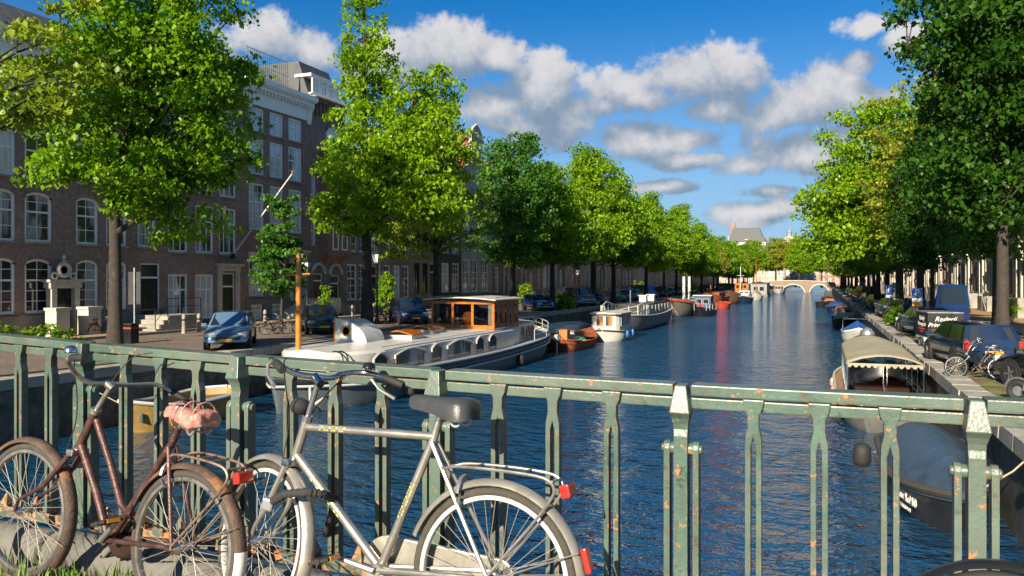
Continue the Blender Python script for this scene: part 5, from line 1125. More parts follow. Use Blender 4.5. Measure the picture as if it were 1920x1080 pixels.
def build_car(kind, paint, label, loc, heading, group=None, cat='car', name='parked_car', plate=True, blank=False):
    L_, W_, prof, (xw, xf, xr, xt, zb, zr) = KINDS[kind]
    t = thing(name, label, cat, loc, heading, group); w = W_ / 2
    b = MB(); secs = []
    for x, z in prof:
        e = abs(2 * x / L_); ww = w * (1 - .10 * e ** 4); z0 = .24 + .1 * e ** 6
        secs.append([(x, -ww * .90, z0), (x, -ww, z0 + (z - z0) * .28), (x, -ww, z0 + (z - z0) * .72), (x, -ww * .93, z - .03), (x, -ww * .6, z + .015), (x, 0, z + .03), (x, ww * .6, z + .015), (x, ww * .93, z - .03), (x, ww, z0 + (z - z0) * .72), (x, ww, z0 + (z - z0) * .28), (x, ww * .90, z0)])
    b.loft(secs); b.build('body', P_[paint], t, True, 45)
    wb, wt = w * .92, w * .74; b = MB()
    b.loft([[(x, -a, zb - .03), (x, a, zb - .03), (x2, c, z2 - .03), (x2, c * .8, z2), (x2, 0, z2 + .02), (x2, -c * .8, z2), (x2, -c, z2 - .03)] for x, a, x2, c, z2 in ((xw, wb, xw, wb * .99, zb), (xw - .05, wb, xf, wt, zr - .02), ((xf + xr) / 2, wb, (xf + xr) / 2, wt, zr), (xt + .05, wb, xr, wt, zr - .03), (xt, wb, xt, wb * .99, zb))])
    b.build('cabin', P_[paint], t, True, 30)
    def pane(nm, P, off, parent=t):
        q = MB(); n = (Vector(P[1]) - Vector(P[0])).cross(Vector(P[2]) - Vector(P[0])).normalized() * off
        cc = sum((Vector(p) for p in P), Vector()) / len(P)
        if n.dot(cc - Vector((0, 0, .8))) < 0: n = -n
        q.add([tuple(Vector(p) + n) for p in P], [tuple(range(len(P)))]); return q.build(nm, m_cglass, parent)
    def lerp(a, c, f): return tuple(p + (q - p) * f for p, q in zip(a, c))
    A, B = (xw - .02, wb, zb), (xf, wt, zr - .05); A2, B2 = (xw - .02, -wb, zb), (xf, -wt, zr - .05)
    pane('windscreen', [lerp(lerp(A, B, .06), lerp(A2, B2, .06), .06), lerp(lerp(A, B, .06), lerp(A2, B2, .06), .94), lerp(lerp(A, B, .95), lerp(A2, B2, .95), .94), lerp(lerp(A, B, .95), lerp(A2, B2, .95), .06)], .02)
    A, B = (xt + .02, wb, zb), (xr, wt, zr - .06); A2, B2 = (xt + .02, -wb, zb), (xr, -wt, zr - .06)
    pane('rear_window', [lerp(lerp(A, B, .12), lerp(A2, B2, .12), .1), lerp(lerp(A, B, .12), lerp(A2, B2, .12), .9), lerp(lerp(A, B, .9), lerp(A2, B2, .9), .9), lerp(lerp(A, B, .9), lerp(A2, B2, .9), .1)], .02)
    for s in (1, -1):
        def S(x, f): return (x, s * (wb + (wt - wb) * f), zb + (zr - .05 - zb) * f)
        mid = (xf + xr) / 2 + .1
        fr = (xw - .12, .05), (xf + .05, .92)
        pane('side_window', [S(xw - .22, .08), S(mid + .05, .08), S(mid + .05, .9), S(xf - .02, .9)], .018)
        if not blank: pane('side_window', [S(mid - .05, .08), S(xt + .28, .08), S(xr + .12, .9), S(mid - .05, .9)], .018)
        q = MB(); q.cbox((xw - .25, s * (w + .09), zb + .06), (.1, .2, .14)); q.build('wing_mirror', P_[paint], t)
        for xx in (L_ * .31, -L_ * .30):
            q = MB(); q.lathe([(.40, -.02), (.40, .012)], 20, (xx, s * (w - .005), .34), 'Y'); q.build('wheel_arch', m_trim, t)
            wl = MB(); wl.lathe([(.2, -.11), (.31, -.11), (.325, -.06), (.325, .05), (.31, .095), (.21, .10), (.2, .06)], 22, (0, 0, 0), 'Y'); wo = wl.build('wheel', m_tyre, t, True, 40, (xx, s * (w - .08), .325), (0, 0, 0 if s > 0 else math.pi))
            rl = MB(); rl.lathe([(.05, .07), (.2, .085), (.205, .06), (.19, .04)], 18, (0, 0, 0), 'Y')
            for k in range(5): rl.cbox((.12 * math.cos(k * 1.2566), .08, .12 * math.sin(k * 1.2566)), (.17, .03, .05), 0, 0, -k * 1.2566)
            rl.build('rim', m_rim, wo, True)
        zf = .66 if kind not in ('van', 'bus') else .85
        q = MB(); q.cbox((L_ / 2 - .14, s * w * .70, zf), (.2, .36, .15), s * -.35, 0, .25); q.build('headlight', m_lamp, t, True)
        q = MB(); q.cbox((-L_ / 2 + .03, s * w * .84, .84 if zb < 1.05 else 1.0), (.12, .16, .30)); q.build('tail_light', m_red, t)
    q = MB(); q.cbox((L_ / 2 - .03, 0, .5), (.06, W_ * .62, .14)); q.build('grille', m_trim, t)
    if plate:
        for sx in (1, -1): q = MB(); q.cbox((sx * (L_ / 2 + .012), 0, .42 if sx > 0 else .62), (.02, .5, .11)); q.build('number_plate', m_orange_plate, t)
    return t
XC = -23.9
hd = math.atan2(-.74, .67)
def cl(px, X=XC): return (X, yat(px, X), QZ + .004)
build_car('estate', 'silverblue', 'blue estate car facing the camera beside the stone steps', cl(434, -23.4), hd - .1)  # blue body colour stands in for sky mirrored in the paintwork
build_car('hatch', 'black', 'black hatchback behind the white hood of the houseboat', cl(600, -25.0), hd)
build_car('mpv', 'darkblue', 'dark blue people carrier left of the orange wheelhouse', cl(765, -25.0), hd)
for px, k, p, lb in [(1008, 'hatch', 'blue', 'bright blue hatchback parked nose-out beside the houseboat stern'), (1036, 'sedan', 'black', 'black saloon next to the bright blue hatchback'), (1057, 'hatch', 'green', 'dark green car half hidden between trunks on the left bank'), (1085, 'van', 'silverblue', 'pale blue delivery van parked above the grey lighter'), (1106, 'sedan', 'darkblue', 'navy saloon right of the pale blue van'), (1150, 'hatch', 'steelblue', 'steel blue hatchback above the white barge railing'), (1170, 'sedan', 'blue', 'blue saloon after the steel blue hatchback'), (1188, 'hatch', 'silverblue', 'light blue car behind the barge roof vents'), (1207, 'van', 'vanblue', 'saturated blue van behind the long barge'), (1238, 'mpv', 'darkblue', 'dark blue car beyond the blue van'), (1258, 'sedan', 'black', 'black car above the red-striped barge'), (1280, 'hatch', 'grey', 'grey car just left of the white mooring posts')]:
    build_car(k, p, lb, cl(px), hd + random.uniform(-.05, .05))
for k, px in enumerate((1322, 1341, 1358, 1372, 1385, 1397)):
    build_car(['hatch', 'sedan', 'mpv'][k % 3], ['darkblue', 'grey', 'black', 'blue', 'white', 'darkblue'][k], f"{['dark blue', 'grey', 'black', 'blue', 'white', 'dark blue'][k]} car deep in the left parking row, {nth[k]} past the white posts", cl(px), hd, 'cars deep in the left row')
# right bank, seen from behind
def rc(px, X): return (X, yat(px, X), QZ + .004)
build_car('estate', 'darkblue', 'dark blue estate car with tow ball parked on the right quay', (4.55, 29.6, QZ + .004), N_ + .14)
build_car('sedan', 'black', 'black car at the right edge behind the leaning bicycles', (6.1, 23.4, QZ + .004), N_ + .42)
tr = thing('cargo_trailer', 'black box trailer with white lettering and pale skirt on the right quay', 'trailer', (4.55, yat(1760, 4.55), QZ), N_ + .12, None, None, .76)
b = MB(); b.box(-1.3, 1.25, -.85, .85, .62, 1.95); b.build('box_body', M('black_trailer_panels', (.014, .015, .017), .4, var=.3), tr); b = MB(); b.box(-1.34, -1.28, -.87, .87, .38, .66); b.box(-1.3, 1.25, -.87, .87, .5, .62); b.build('skirt', m_cream, tr)
b = MB(); b.box(-1.33, 1.28, -.88, .88, 1.95, 2.0); b.build('lid', m_steel, tr)
for s in (1, -1):
    wl = MB(); wl.torus((0, s * .9, .3), .22, .085, 20, 8, 'Y'); wo = wl.build('wheel', m_tyre, tr, True); rl = MB(); rl.lathe([(.05, -.05), (.17, -.04), (.17, .04), (.05, .05)], 14, (0, s * .92, .3), 'Y'); rl.build('rim', m_bwhite, wo, True)
b = MB(); b.tube([(1.2, .4, .5), (2.3, 0, .5), (1.2, -.4, .5)], .04, 6); b.build('drawbar', m_steel, tr)
for s, z, sz, mt in (('Rederij', 1.62, .36, mw), ('Prinsengracht', 1.3, .31, mw), ('rondvaart & salonboten', 1.05, .14, M('red_lettering', (.55, .03, .02), .6)), ('bel en boek', .9, .12, M('red_lettering'))):
    obj('lettering', text_mesh(s, sz, mt, 'CENTER', .003, .35 if sz > .2 else 0), tr, (-1.315, 0, z), (R(90), 0, -N_))
    obj('lettering', text_mesh(s, sz, mt, 'CENTER', .003, .35 if sz > .2 else 0), tr, (0, .86, z), (R(90), 0, math.pi))
build_car('sedan', 'grey', 'grey car just ahead of the black box trailer', rc(1736, 5.0), N_ + .2)
build_car('bus', 'vanblue', 'tall sky-blue van with big rear window on the right street', rc(1776, 7.3), N_ - .03, cat='van', name='parked_van', blank=True)
for k, (px, X, kd, p, lb) in enumerate([(1700, 5.0, 'mpv', 'silverblue', 'silver-blue car behind the shrub on the right quay'), (1673, 4.9, 'hatch', 'grey', 'grey hatchback with red tail lamps behind the small parking sign'), (1646, 4.8, 'hatch', 'green', 'dark green car farther up the right quay'), (1633, 4.8, 'sedan', 'black', 'black car beyond the dark green one on the right quay'), (1622, 4.8, 'van', 'red', 'red delivery van far up the right quay'), (1612, 4.8, 'hatch', 'darkblue', 'dark blue car beyond the red van'), (1604, 4.8, 'sedan', 'grey', 'small grey car near the end of the right quay'), (1597, 4.8, 'hatch', 'black', 'last black car of the right quay row')]):
    build_car(kd, p, lb, rc(px, X), N_ + .15)

# ------------------------------------------------------------------ street furniture, people, plants
m_signblue = M('sign_blue', (.01, .10, .42), .4, var=.08)
def sign(px, X, label, py_top, w, h, blocks):
    Y = yat(px, X); zt = zat(py_top, X, Y); t = thing('parking_sign', label, 'sign', (X, Y, QZ), -.05); sc_ = .72
    b = MB(); b.tube([(0, .03, 0), (0, .03, zt - QZ)], .03, 8); b.build('post', m_steel, t, True)
    z = zt - QZ
    w *= sc_
    for nm, hh, mt, txt, tm, ts in blocks:
        hh *= sc_; ts *= sc_; b = MB(); b.box(-w / 2, w / 2, -.02, 0, z - hh, z); p = b.build(nm, mt, t)
        if txt: obj('lettering', text_mesh(txt, ts, tm, 'CENTER', .002), p, (0, -.024, z - hh / 2), (R(90), 0, 0))
        z -= hh + .012
m_blk = M('black_lettering', (.02, .02, .02), .6)
sign(1720, 4.3, 'large blue parking sign with white strip and orange plate beneath', 540, .62, 1.0, [('sign_plate', .68, m_signblue, 'P', mw, .62), ('sub_plate', .26, mw, 'betaald parkeren', m_blk, .075), ('orange_plate', .26, m_orange_plate, '←  →', m_blk, .16)])
sign(1668, 4.1, 'smaller blue parking sign on a thin post nearer the water', 534, .62, 1.1, [('sign_plate', .9, m_signblue, 'P', mw, .66), ('sub_plate', .25, mw, None, None, 0)])
sign(1679, 5.6, 'blue sign with pale symbol behind the smaller parking sign', 530, .66, 1, [('sign_plate', .62, m_signblue, '8', mw, .5), ('sub_plate', .5, mw, 'A B', m_signblue, .3)])
sign(1617, 4.6, 'distant blue sign on the right quay beside the red van', 530, .8, 1, [('sign_plate', 1.0, m_signblue, None, None, 0)])
def lamp_post(X, Y, label, h=4.2):
    t = thing('street_lamp', label, 'street lamp', (X, Y, QZ)); b = MB()
    b.lathe([(.16, 0), (.16, .25), (.11, .35), (.09, .9), (.11, 1.0), (.06, 1.15), (.05, h - .8), (.08, h - .75), (.05, h - .6)], 10); b.build('post', m_black, t, True)
    b = MB(); b.loft([[(s * x, s * y, z) for x, y in ((-1, -1), (1, -1), (1, 1), (-1, 1))] for z, s in ((h - .6, .13), (h - .05, .25))]); b.build('lantern', m_glass_c, t)
    b = MB(); b.loft([[(s * x, s * y, z) for x, y in ((-1, -1), (1, -1), (1, 1), (-1, 1))] for z, s in ((h - .05, .28), (h + .1, .2), (h + .22, .05), (h + .42, .03))]); b.build('lantern_cap', m_black, t); return t
for px, X, lb in ((707, -26.5, 'black lantern street lamp beside the forked lime trunk'), (1083, -26, 'black lantern lamp among the parked vans on the left bank'), (576, -31.5, 'black lantern lamp before the arched doorways')): lamp_post(X, yat(px, X), lb, 4.5 if px == 707 else 4)
for px, lb in ((1640, 'black lantern lamp on the right street near the dark trunk'), (1798, 'black lantern lamp on a slim post beside the sky-blue van')): lamp_post(8.9 if px > 1700 else 8.5, yat(px, 8.9), lb, 4.6)
def bollard(X, Y, label, g):
    t = thing('bollard', label, 'bollard', (X, Y, QZ + (.12 if X < -32 else 0)), 0, g); b = MB(); b.lathe([(.13, 0), (.12, .1), (.10, .7), (.115, .74), (.1, .8), (.12, .86), (.06, 1.0), (.01, 1.02)], 10); b.build('shaft', M('grey_brown_bollard', (.30, .24, .2), .6), t, True)
    b = MB(); b.lathe([(.118, .68), (.124, .72), (.118, .76)], 10); b.build('collar', m_black, t)
for k, px in enumerate((345, 373, 462, 497, 660, 700, 742)): bollard(-31.2, yat(px, -31.2), ['slim bollard right behind the stone steps', 'slim bollard left of the blue estate car', 'slim bollard right of the blue estate car', 'slim bollard at the foot of the long stairs', 'slim bollard left of the black lantern lamp', 'slim bollard under the forked lime', 'slim bollard beside the dark blue people carrier'][k], 'bollards along the left footway')
# flagpole on the house front
x_, y_ = -34.9, yat(436, -34.9); t = thing('flagpole', 'bare white flagpole slanting out from the brick house front', 'flagpole', (x_, y_, 6.2))
b = MB(); b.tube([(0, 0, 0), (2.6, 2.6, 5.4)], [.06, .04], 8); b.build('pole', m_bwhite, t, True); b = MB(); b.lathe([(.02, -.1), (.09, 0), (.02, .12)], 8, (2.62, 2.62, 5.5)); b.build('finial', m_varn, t, True); b = MB(); b.box(-.1, .12, -.1, .1, -.2, .15); b.build('bracket', m_black, t)
# ornamental stone gateway of the first house
gy = (yat(93, -34.2), yat(167, -34.2)); t = thing('stone_gateway', 'carved stone gateway with scrolled oval crest between two low pillars', 'gateway', (-34.3, (gy[0] + gy[1]) / 2, QZ + .12))
for s in (-1, 1):
    b = MB(); b.box(0, .75, s * .86 - .36, s * .86 + .36, 0, 1.25); b.box(-.03, .8, s * .86 - .42, s * .86 + .42, 1.25, 1.38); b.build('pillar', m_cream, t)
    b = MB(); b.box(-.55, -.15, s * .62 - .14, s * .62 + .14, 0, 2.3); b.build('jamb', m_cream, t)
b = MB(); b.box(-.6, -.1, -.85, .85, 2.3, 2.6); b.box(-.65, -.02, -.95, .95, 2.6, 2.72); b.build('lintel', m_cream, t)
b = MB(); b.torus((-.3, 0, 3.2), .3, .11, 18, 8, 'X'); b.lathe([(.12, 3.55), (.05, 3.7), (.1, 3.82), (.02, 3.95)], 8, (-.3, 0, 0)); b.torus((-.3, .5, 2.9), .15, .06, 12, 6, 'X'); b.torus((-.3, -.5, 2.9), .15, .06, 12, 6, 'X'); b.build('crest', m_cream, t, True)
b = MB(); b.lathe([(.01, 0), (.24, 0)], 14, (-.32, 0, 3.2), 'X'); b.build('oval_window', m_glass, t); b = MB(); b.box(-.5, -.42, -.48, .48, 0, 2.3); b.build('door', m_dgreen, t)
y_ = yat(120, -34.9); t = thing('facade_plaque', 'carved coat of arms in red, blue and stone above the gateway', 'plaque', (-34.97, y_, 4.35))
b = MB(); b.prism([(-.45, .1), (-.35, -.35), (0, -.6), (.35, -.35), (.45, .1), (.3, .5), (-.3, .5)], 0, .14, 'YZ'); b.build('shield', M('tan_stone', (.42, .31, .2), .8), t); b = MB(); b.prism([(-.5, .45), (.5, .45), (.35, .85), (-.35, .85)], 0, .16, 'YZ'); b.build('red_mantle', M('red_plaque', (.3, .05, .03), .7), t); b = MB(); b.box(0, .1, -.62, -.42, -.1, .4); b.box(0, .1, .42, .62, -.1, .4); b.build('blue_mantle', M('blue_plaque', (.05, .12, .3), .7), t)
t = thing('traffic_sign', 'back of a grey traffic sign board on a pole before the left houses', 'sign', (-29.5, yat(252, -29.5), QZ)); b = MB(); b.tube([(0, 0, 0), (0, 0, 3.4)], .035, 8); b.build('post', m_steel, t, True); b = MB(); b.box(-.03, .0, -.25, .25, 1.7, 3.2); b.build('board', M('shade_toned_sign_back', (.10, .10, .10), .6), t, rot=(0, 0, -.6))  # board grey darkened to stand in for shade falling on it
t = thing('litter_bin', 'dark litter bin with a red and white band beside the linden', 'bin', (-28.6, yat(246, -28.6), QZ)); b = MB(); b.box(-.22, .22, -.22, .22, 0, .85); b.build('body', m_black, t); b = MB(); b.box(-.225, .225, -.225, .225, .66, .72); b.build('band', M('red_band', (.5, .03, .02), .6), t); b = MB(); b.box(-.25, .25, -.25, .25, .85, .9); b.build('lid', m_trim, t)
# tall stone flight of steps of the bay-window house
t = thing('front_steps', 'pale stone flight of steps rising to the arched door behind the mast', 'stairs', (-34.9, yat(505, -34.9), QZ))
n = 9
for k in range(n): b = MB(); b.box(0, 1.3, k * .42, k * .42 + .45, 0, .16 * (k + 1)); b.build('step', m_cream, t)
b = MB(); b.box(0, 1.4, n * .42, n * .42 + 2.6, 0, .16 * n + .02); b.build('landing', m_cream, t); b = MB(); b.tube([(1.3, 0, .9), (1.3, n * .42, 2.3), (1.3, n * .42 + 2.5, 2.35)], .03, 6)
for k in (0, 4, 8, 11, 14): b.tube([(1.3, min(k, 9) * .42 + max(0, k - 9) * .4, .1 + min(k, 9) * .15), (1.3, min(k, 9) * .42 + max(0, k - 9) * .4, .95 + min(k, 9) * .155)], .02, 5)
b.build('handrail', m_black, t)
# shrubs and climbers
def shrub(name, label, X, Y, z, blobs, n, per, size, mat, seed, cat='shrub', pot=False):
    t = thing(name, label, cat, (X, Y, z)); rnd = np.random.default_rng(seed)
    cl_ = sample_crown(blobs, n, rnd, .3); obj('foliage', leaf_cloud('foliage', cl_, per, size, mat, rnd, .7, .1), t)
    b = MB()
    for c in cl_[::4]: b.tube([(0, 0, 0), (c[0] * .4, c[1] * .4, c[2] * .5), tuple(c[:3])], [.03, .02, .006], 4)
    b.build('stems', m_bark, t)
    if pot: b = MB(); b.lathe([(.16, -.02), (.22, .35), (.24, .38)], 12); b.build('pot', m_cream, t, True)
shrub('climber', 'bright yellow-green climber beside the lantern lamp, left of the wheelhouse', -30, yat(722, -30), QZ, [(0, 0, 1.4, .7, .75, 1.3), (0, 0, 2.6, .6, .6, .8)], 60, 30, .16, lm_bright, 31)
shrub('potted_plant', 'leggy green potted plant before the arched doors', -31, yat(610, -31), QZ + .12, [(0, 0, 1.0, .4, .4, .7), (0, 0, 2.0, .3, .3, .7)], 26, 22, .15, lm_bright, 32, 'plant', True)
shrub('bush', 'round bright bush by the stern of the houseboat', -29, yat(988, -29), QZ, [(0, 0, 1.2, 1.0, 1.0, 1.2)], 60, 26, .18, lm_bright, 33)
shrub('bush', 'round bush behind the blue cars near the sunlit tree', -29, yat(1200, -29), QZ, [(0, 0, 1.4, 1.4, 1.4, 1.4)], 50, 24, .24, lm_bright, 34)
shrub('bush', 'low dark bush below the black saloon on the left quay', -22.0, yat(1062, -22.0), QZ, [(0, 0, .6, .9, 1.4, .7)], 40, 24, .16, lm_mid, 35)
shrub('shrub', 'dense green shrub on the right quay beside two standing people', 4.2, yat(1683, 4.2), QZ, [(0, 0, .6, .6, .9, .75)], 60, 26, .15, lm_mid, 36)
shrub('potted_plant', 'potted green plant on the right pavement by the stoop', 10.9, yat(1892, 10.9), QZ + .12, [(0, 0, 1.0, .45, .45, .9)], 34, 24, .16, lm_bright, 37, 'plant', True)
shrub('hedge', 'low garden hedge at the left edge behind the railing', -31.5, yat(8, -31.5), QZ, [(0, -1, .5, .5, 2.4, .6), (0, 2.2, .4, .5, 2, .45)], 60, 26, .17, lm_mid, 38)
for k, px in enumerate((1360, 1402, 1300)): shrub('bush', ['small bush by the rust-coloured barges', 'small bush before the orange wheelhouse boat', 'small bush beside the white mooring posts'][k], -22.2, yat(px, -22.2), QZ, [(0, 0, .8, .9, 1.2, .9)], 30, 22, .26, lm_bright, 60 + k)
# two people talking on the right quay: one skinned body each
def person(label, X, Y, heading, h, coat, legs, hair, hairlen, bag=None):
    s = h / 1.75; t = thing('person', label, 'person', (X, Y, QZ), heading, None, None, s)
    J = {'pel': (0, 0, .95, .15), 'sp': (0, 0, 1.15, .145), 'ch': (.01, 0, 1.33, .16), 'nk': (.0, 0, 1.5, .065), 'hd': (.02, 0, 1.60, .088), 'tp': (.015, 0, 1.70, .075)}
    E = [('pel', 'sp'), ('sp', 'ch'), ('ch', 'nk'), ('nk', 'hd'), ('hd', 'tp')]
    for n_, sg in (('l', 1), ('r', -1)):
        J.update({'sh' + n_: (0, sg * .19, 1.42, .07), 'el' + n_: (-.02, sg * .26, 1.15, .05), 'wr' + n_: (.14, sg * .21, .98, .036), 'ha' + n_: (.2, sg * .19, .94, .042), 'hp' + n_: (0, sg * .10, .88, .11), 'kn' + n_: (.03, sg * .11, .5, .075), 'an' + n_: (-.01, sg * .12, .09, .05), 'to' + n_: (.15, sg * .14, .045, .042)})
        E += [('ch', 'sh' + n_), ('sh' + n_, 'el' + n_), ('el' + n_, 'wr' + n_), ('wr' + n_, 'ha' + n_), ('pel', 'hp' + n_), ('hp' + n_, 'kn' + n_), ('kn' + n_, 'an' + n_), ('an' + n_, 'to' + n_)]
    ks = list(J); me = bpy.data.meshes.new('body'); me.from_pydata([J[k][:3] for k in ks], [(ks.index(a), ks.index(c)) for a, c in E], [])
    o = obj('body', me, t); md = o.modifiers.new('skin', 'SKIN')
    for i, k in enumerate(ks): v = me.skin_vertices[0].data[i]; v.radius = (J[k][3], J[k][3]); v.use_root = (k == 'pel')
    md.use_smooth_shade = True; o.modifiers.new('sub', 'SUBSURF').levels = 1; o.modifiers['sub'].render_levels = 1
    dg = bpy.context.evaluated_depsgraph_get(); ev = bpy.data.meshes.new_from_object(o.evaluated_get(dg)); o.modifiers.clear(); o.data = ev
    ev.materials.clear()
    for m in (coat, legs, M('skin', (.42, .24, .16), .5, var=.1)): ev.materials.append(m)
    for p in ev.polygons:
        c = p.center; p.material_index = 2 if (c.z > 1.5 or (c.z < 1.0 and c.z > .88 and c.x > .13)) else (0 if c.z > .86 else 1)
    b = MB(); b.lathe([(.02, 1.745), (.075, 1.72), (.105, 1.66), (.108, 1.6), (.1, 1.6 - hairlen), (.05, 1.58 - hairlen)], 12, (-.02, 0, 0)); b.build('hair', hair, t, True)
    b = MB(); b.lathe([(.175, .82), (.18, .95), (.17, 1.2), (.17, 1.38), (.09, 1.48)], 12); b.build('jacket', coat, t, True)
    if bag: b = MB(); b.box(-.12, .14, -.36, -.24, .72, .98); b.tube([(0, -.28, .98), (.05, -.05, 1.45), (0, .12, 1.3)], .012, 5); b.build('shoulder_bag', bag, t)
m_dk = M('dark_wool', (.018, .02, .026), .9)
px_ = (yat(1702, 4.55), yat(1713, 4.75))
person('person in a dark coat standing with face turned to a companion beside the shrub', 4.5, px_[0], -.4, 1.8, m_dk, m_dk, M('dark_hair', (.02, .014, .01), .6), .08)
person('person with long reddish hair and orange bag standing under the parking sign', 4.85, px_[1] - 1.2, 2.6, 1.7, M('black_jacket', (.025, .022, .024), .8), m_dk, M('auburn_hair', (.20, .07, .025), .55), .34, M('orange_bag', (.45, .12, .03), .6))
# ------------------------------------------------------------------ the railing in front
def bevel_me(me, w, seg=2, ang=30):
    bm = bmesh.new(); bm.from_mesh(me)
    ed = [e for e in bm.edges if len(e.link_faces) == 2 and e.calc_face_angle(0) > R(ang)]
    bmesh.ops.bevel(bm, geom=ed, offset=w, offset_type='OFFSET', segments=seg, profile=.6, affect='EDGES', clamp_overlap=True)
    bm.to_mesh(me); bm.free(); return me
m_rail = paint_mat('chipped_green_paint', (.062, .108, .087), (.28, .10, .035), .615)
m_rail_r = paint_mat('rusted_green_paint', (.07, .10, .07), (.26, .10, .04), .50)
def rz_(x): return 4.352 + .0046 * x * x
RY = 2.93
rl = thing('bridge_railing', 'weathered green iron bridge railing with chipped paint running across the foreground', 'railing', (0, RY, 0))
mains = [-6.66, -5.63, -4.60, -3.587, -2.568, -1.513, -.488, .47, 1.47, 2.47]
out = [(-.038, -.043), (.038, -.043), (.031, -.078), (.0205, -.10), (.0195, -.143), (.0285, -.185), (.029, -.215), (.029, -.90), (.009, -.90), (.009, -.215), (.0, -.178), (-.009, -.215), (-.009, -.90), (-.029, -.90), (-.029, -.215), (-.0285, -.185), (-.0195, -.143), (-.0205, -.10), (-.031, -.078)]
b = MB(); b.prism(out[::-1], 0, .042, 'XZ'); b.box(-.034, .034, -.006, .048, -.93, -.895)
me_bal = bevel_me(b.mesh('baluster', m_rail), .0045)
b = MB()
st = [(0.0, .018, -.030, .035), (-.004, .021, -.034, .035), (-.10, .037, -.058, .035), (-.122, .033, -.040, .035), (-.145, .027, -.030, .034), (-.165, .0265, -.026, .034), (-.19, .0255, -.032, .034), (-.96, .0265, -.032, .034)]
b.loft([[(-h, f, z), (h, f, z), (h, k, z), (-h, k, z)] for z, h, f, k in st]); me_post = bevel_me(b.mesh('main_post', m_rail), .005)
b = MB(); b.loft([[(x, -.022 * c, z), (x, .034 * c, z), (x, .034 * c, z - .0), (x, -.022 * c, z)] for x, z, c in ((-.011, 0, 0),)] if False else [[(-.0115, -.02, -.95), (.0115, -.02, -.95), (.0115, .036, -.95), (-.0115, .036, -.95)], [(-.0115, -.02, -.24), (.0115, -.02, -.24), (.0115, .036, -.24), (-.0115, .036, -.24)], [(-.0115, -.012, -.222), (.0115, -.012, -.222), (.0115, .028, -.222), (-.0115, .028, -.222)], [(-.0115, .0, -.214), (.0115, .0, -.214), (.0115, .016, -.214), (-.0115, .016, -.214)]])
me_side = bevel_me(b.mesh('side_bar', m_rail), .004)
b = MB(); b.lathe([(.0, -.076), (.012, -.076), (.017, -.071), (.017, -.064), (.0235, -.040), (.0235, -.03), (.0235, .03), (.0235, .040), (.017, .064), (.017, .071), (.012, .076), (.0, .076)], 14, (0, .008, -.242), 'X', False); me_bolt = b.mesh('bolt', m_rail, True)
for i, x in enumerate(mains):
    z = rz_(x); p = obj('main_post', me_post, rl, (x, 0, z), (0, 0, 0)); obj('bolt', me_bolt, p)
    for s in (-1, 1): obj('side_bar', me_side, p, (s * .0535, 0, 0))
for a, c in zip(mains[:-1], mains[1:]):
    n = 6; g = .033
    for nm, y0, y1, z0, z1, gg, mt in (('top_rail', .0, .098, -.041, -.001, g, m_rail), ('under_rail', .022, .07, -.092, -.052, .03, m_rail)):
        b = MB(); secs = []
        for k in range(n + 1):
            x = a + gg + (c - a - 2 * gg) * k / n; z = rz_(x); secs.append([(x, y0, z + z0), (x, y1, z + z0), (x, y1, z + z1), (x, y0, z + z1)])
        b.loft(secs); obj(nm, bevel_me(b.mesh(nm, mt), .005), rl)
    for f in (.268, .5, .735):
        x = a + (c - a) * f; obj('baluster', me_bal, rl, (x, -.004 if f != .5 else -.003, rz_(x)))
    b = MB(); b.box(a + .03, c - .03, .0, .05, 3.43, 3.482); obj('bottom_rail', bevel_me(b.mesh('bottom_rail', m_rail_r), .006), rl)
    for f in (.134, .384, .617, .867):
        x = a + (c - a) * f; b = MB(); b.loft([[(x - h, .025 - h, z), (x + h, .025 - h, z), (x + h, .025 + h, z), (x - h, .025 + h, z)] for z, h in ((3.483, .026), (3.50, .026), (3.56, .004))]); obj('finial', b.mesh('finial', m_rail_r), rl)
# rounded kerb stones under the railing
m_kerb = M('worn_granite_kerb', (.14, .135, .12), .8, var=.3, scale=4, bump=.5, bscale=60, space='world', dirt=((.12, .11, .07), 5, .60))
kb = struct(obj('kerb', None, None, (0, 2.80, DECK + .035)))
random.seed(4); x = -6.5
while x < 3:
    w = random.uniform(.52, .68); b = MB(); n = 14
    b.loft([[(xx, rr * math.cos(q), rr * math.sin(q)) for q in [2 * math.pi * j / n for j in range(n)]] for xx, rr in ((x, .085), (x + .015, .108), (x + w * .5, .11), (x + w - .025, .108), (x + w - .01, .085))]); b.build('kerb_stone', m_kerb, kb, True, 50, (0, random.uniform(-.006, .006), random.uniform(-.006, .006))); x += w
# grass tufts and sand at the kerb
rnd = np.random.default_rng(12); b = MB()
for k in range(46):
    cx = rnd.uniform(-3.9, -1.6); cyy = rnd.uniform(2.44, 2.70) if k > 14 else rnd.uniform(2.52, 2.66); den = int(rnd.uniform(8, 26))
    for j in range(den):
        a = rnd.uniform(0, 6.28); h = rnd.uniform(.03, .12); l = rnd.uniform(.01, .07); q = rnd.normal(0, .035, 2); w = .004
        p0 = Vector((cx + q[0], cyy + q[1], DECK)); d = Vector((math.cos(a), math.sin(a), 0)); s = Vector((-d.y, d.x, 0)) * w
        b.add([p0 - s, p0 + s, p0 + d * l * .4 + Vector((0, 0, h * .6)) + s * .7, p0 + d * l * .4 + Vector((0, 0, h * .6)) - s * .7, p0 + d * l + Vector((0, 0, h))], [(0, 1, 2, 3), (3, 2, 4)])
stuff(tag(b.build('grass', M('grass_blades', (.12, .22, .03), .6, var=.5, scale=20)), 'short green grass sprouting along the kerb below the bicycles', 'grass'))

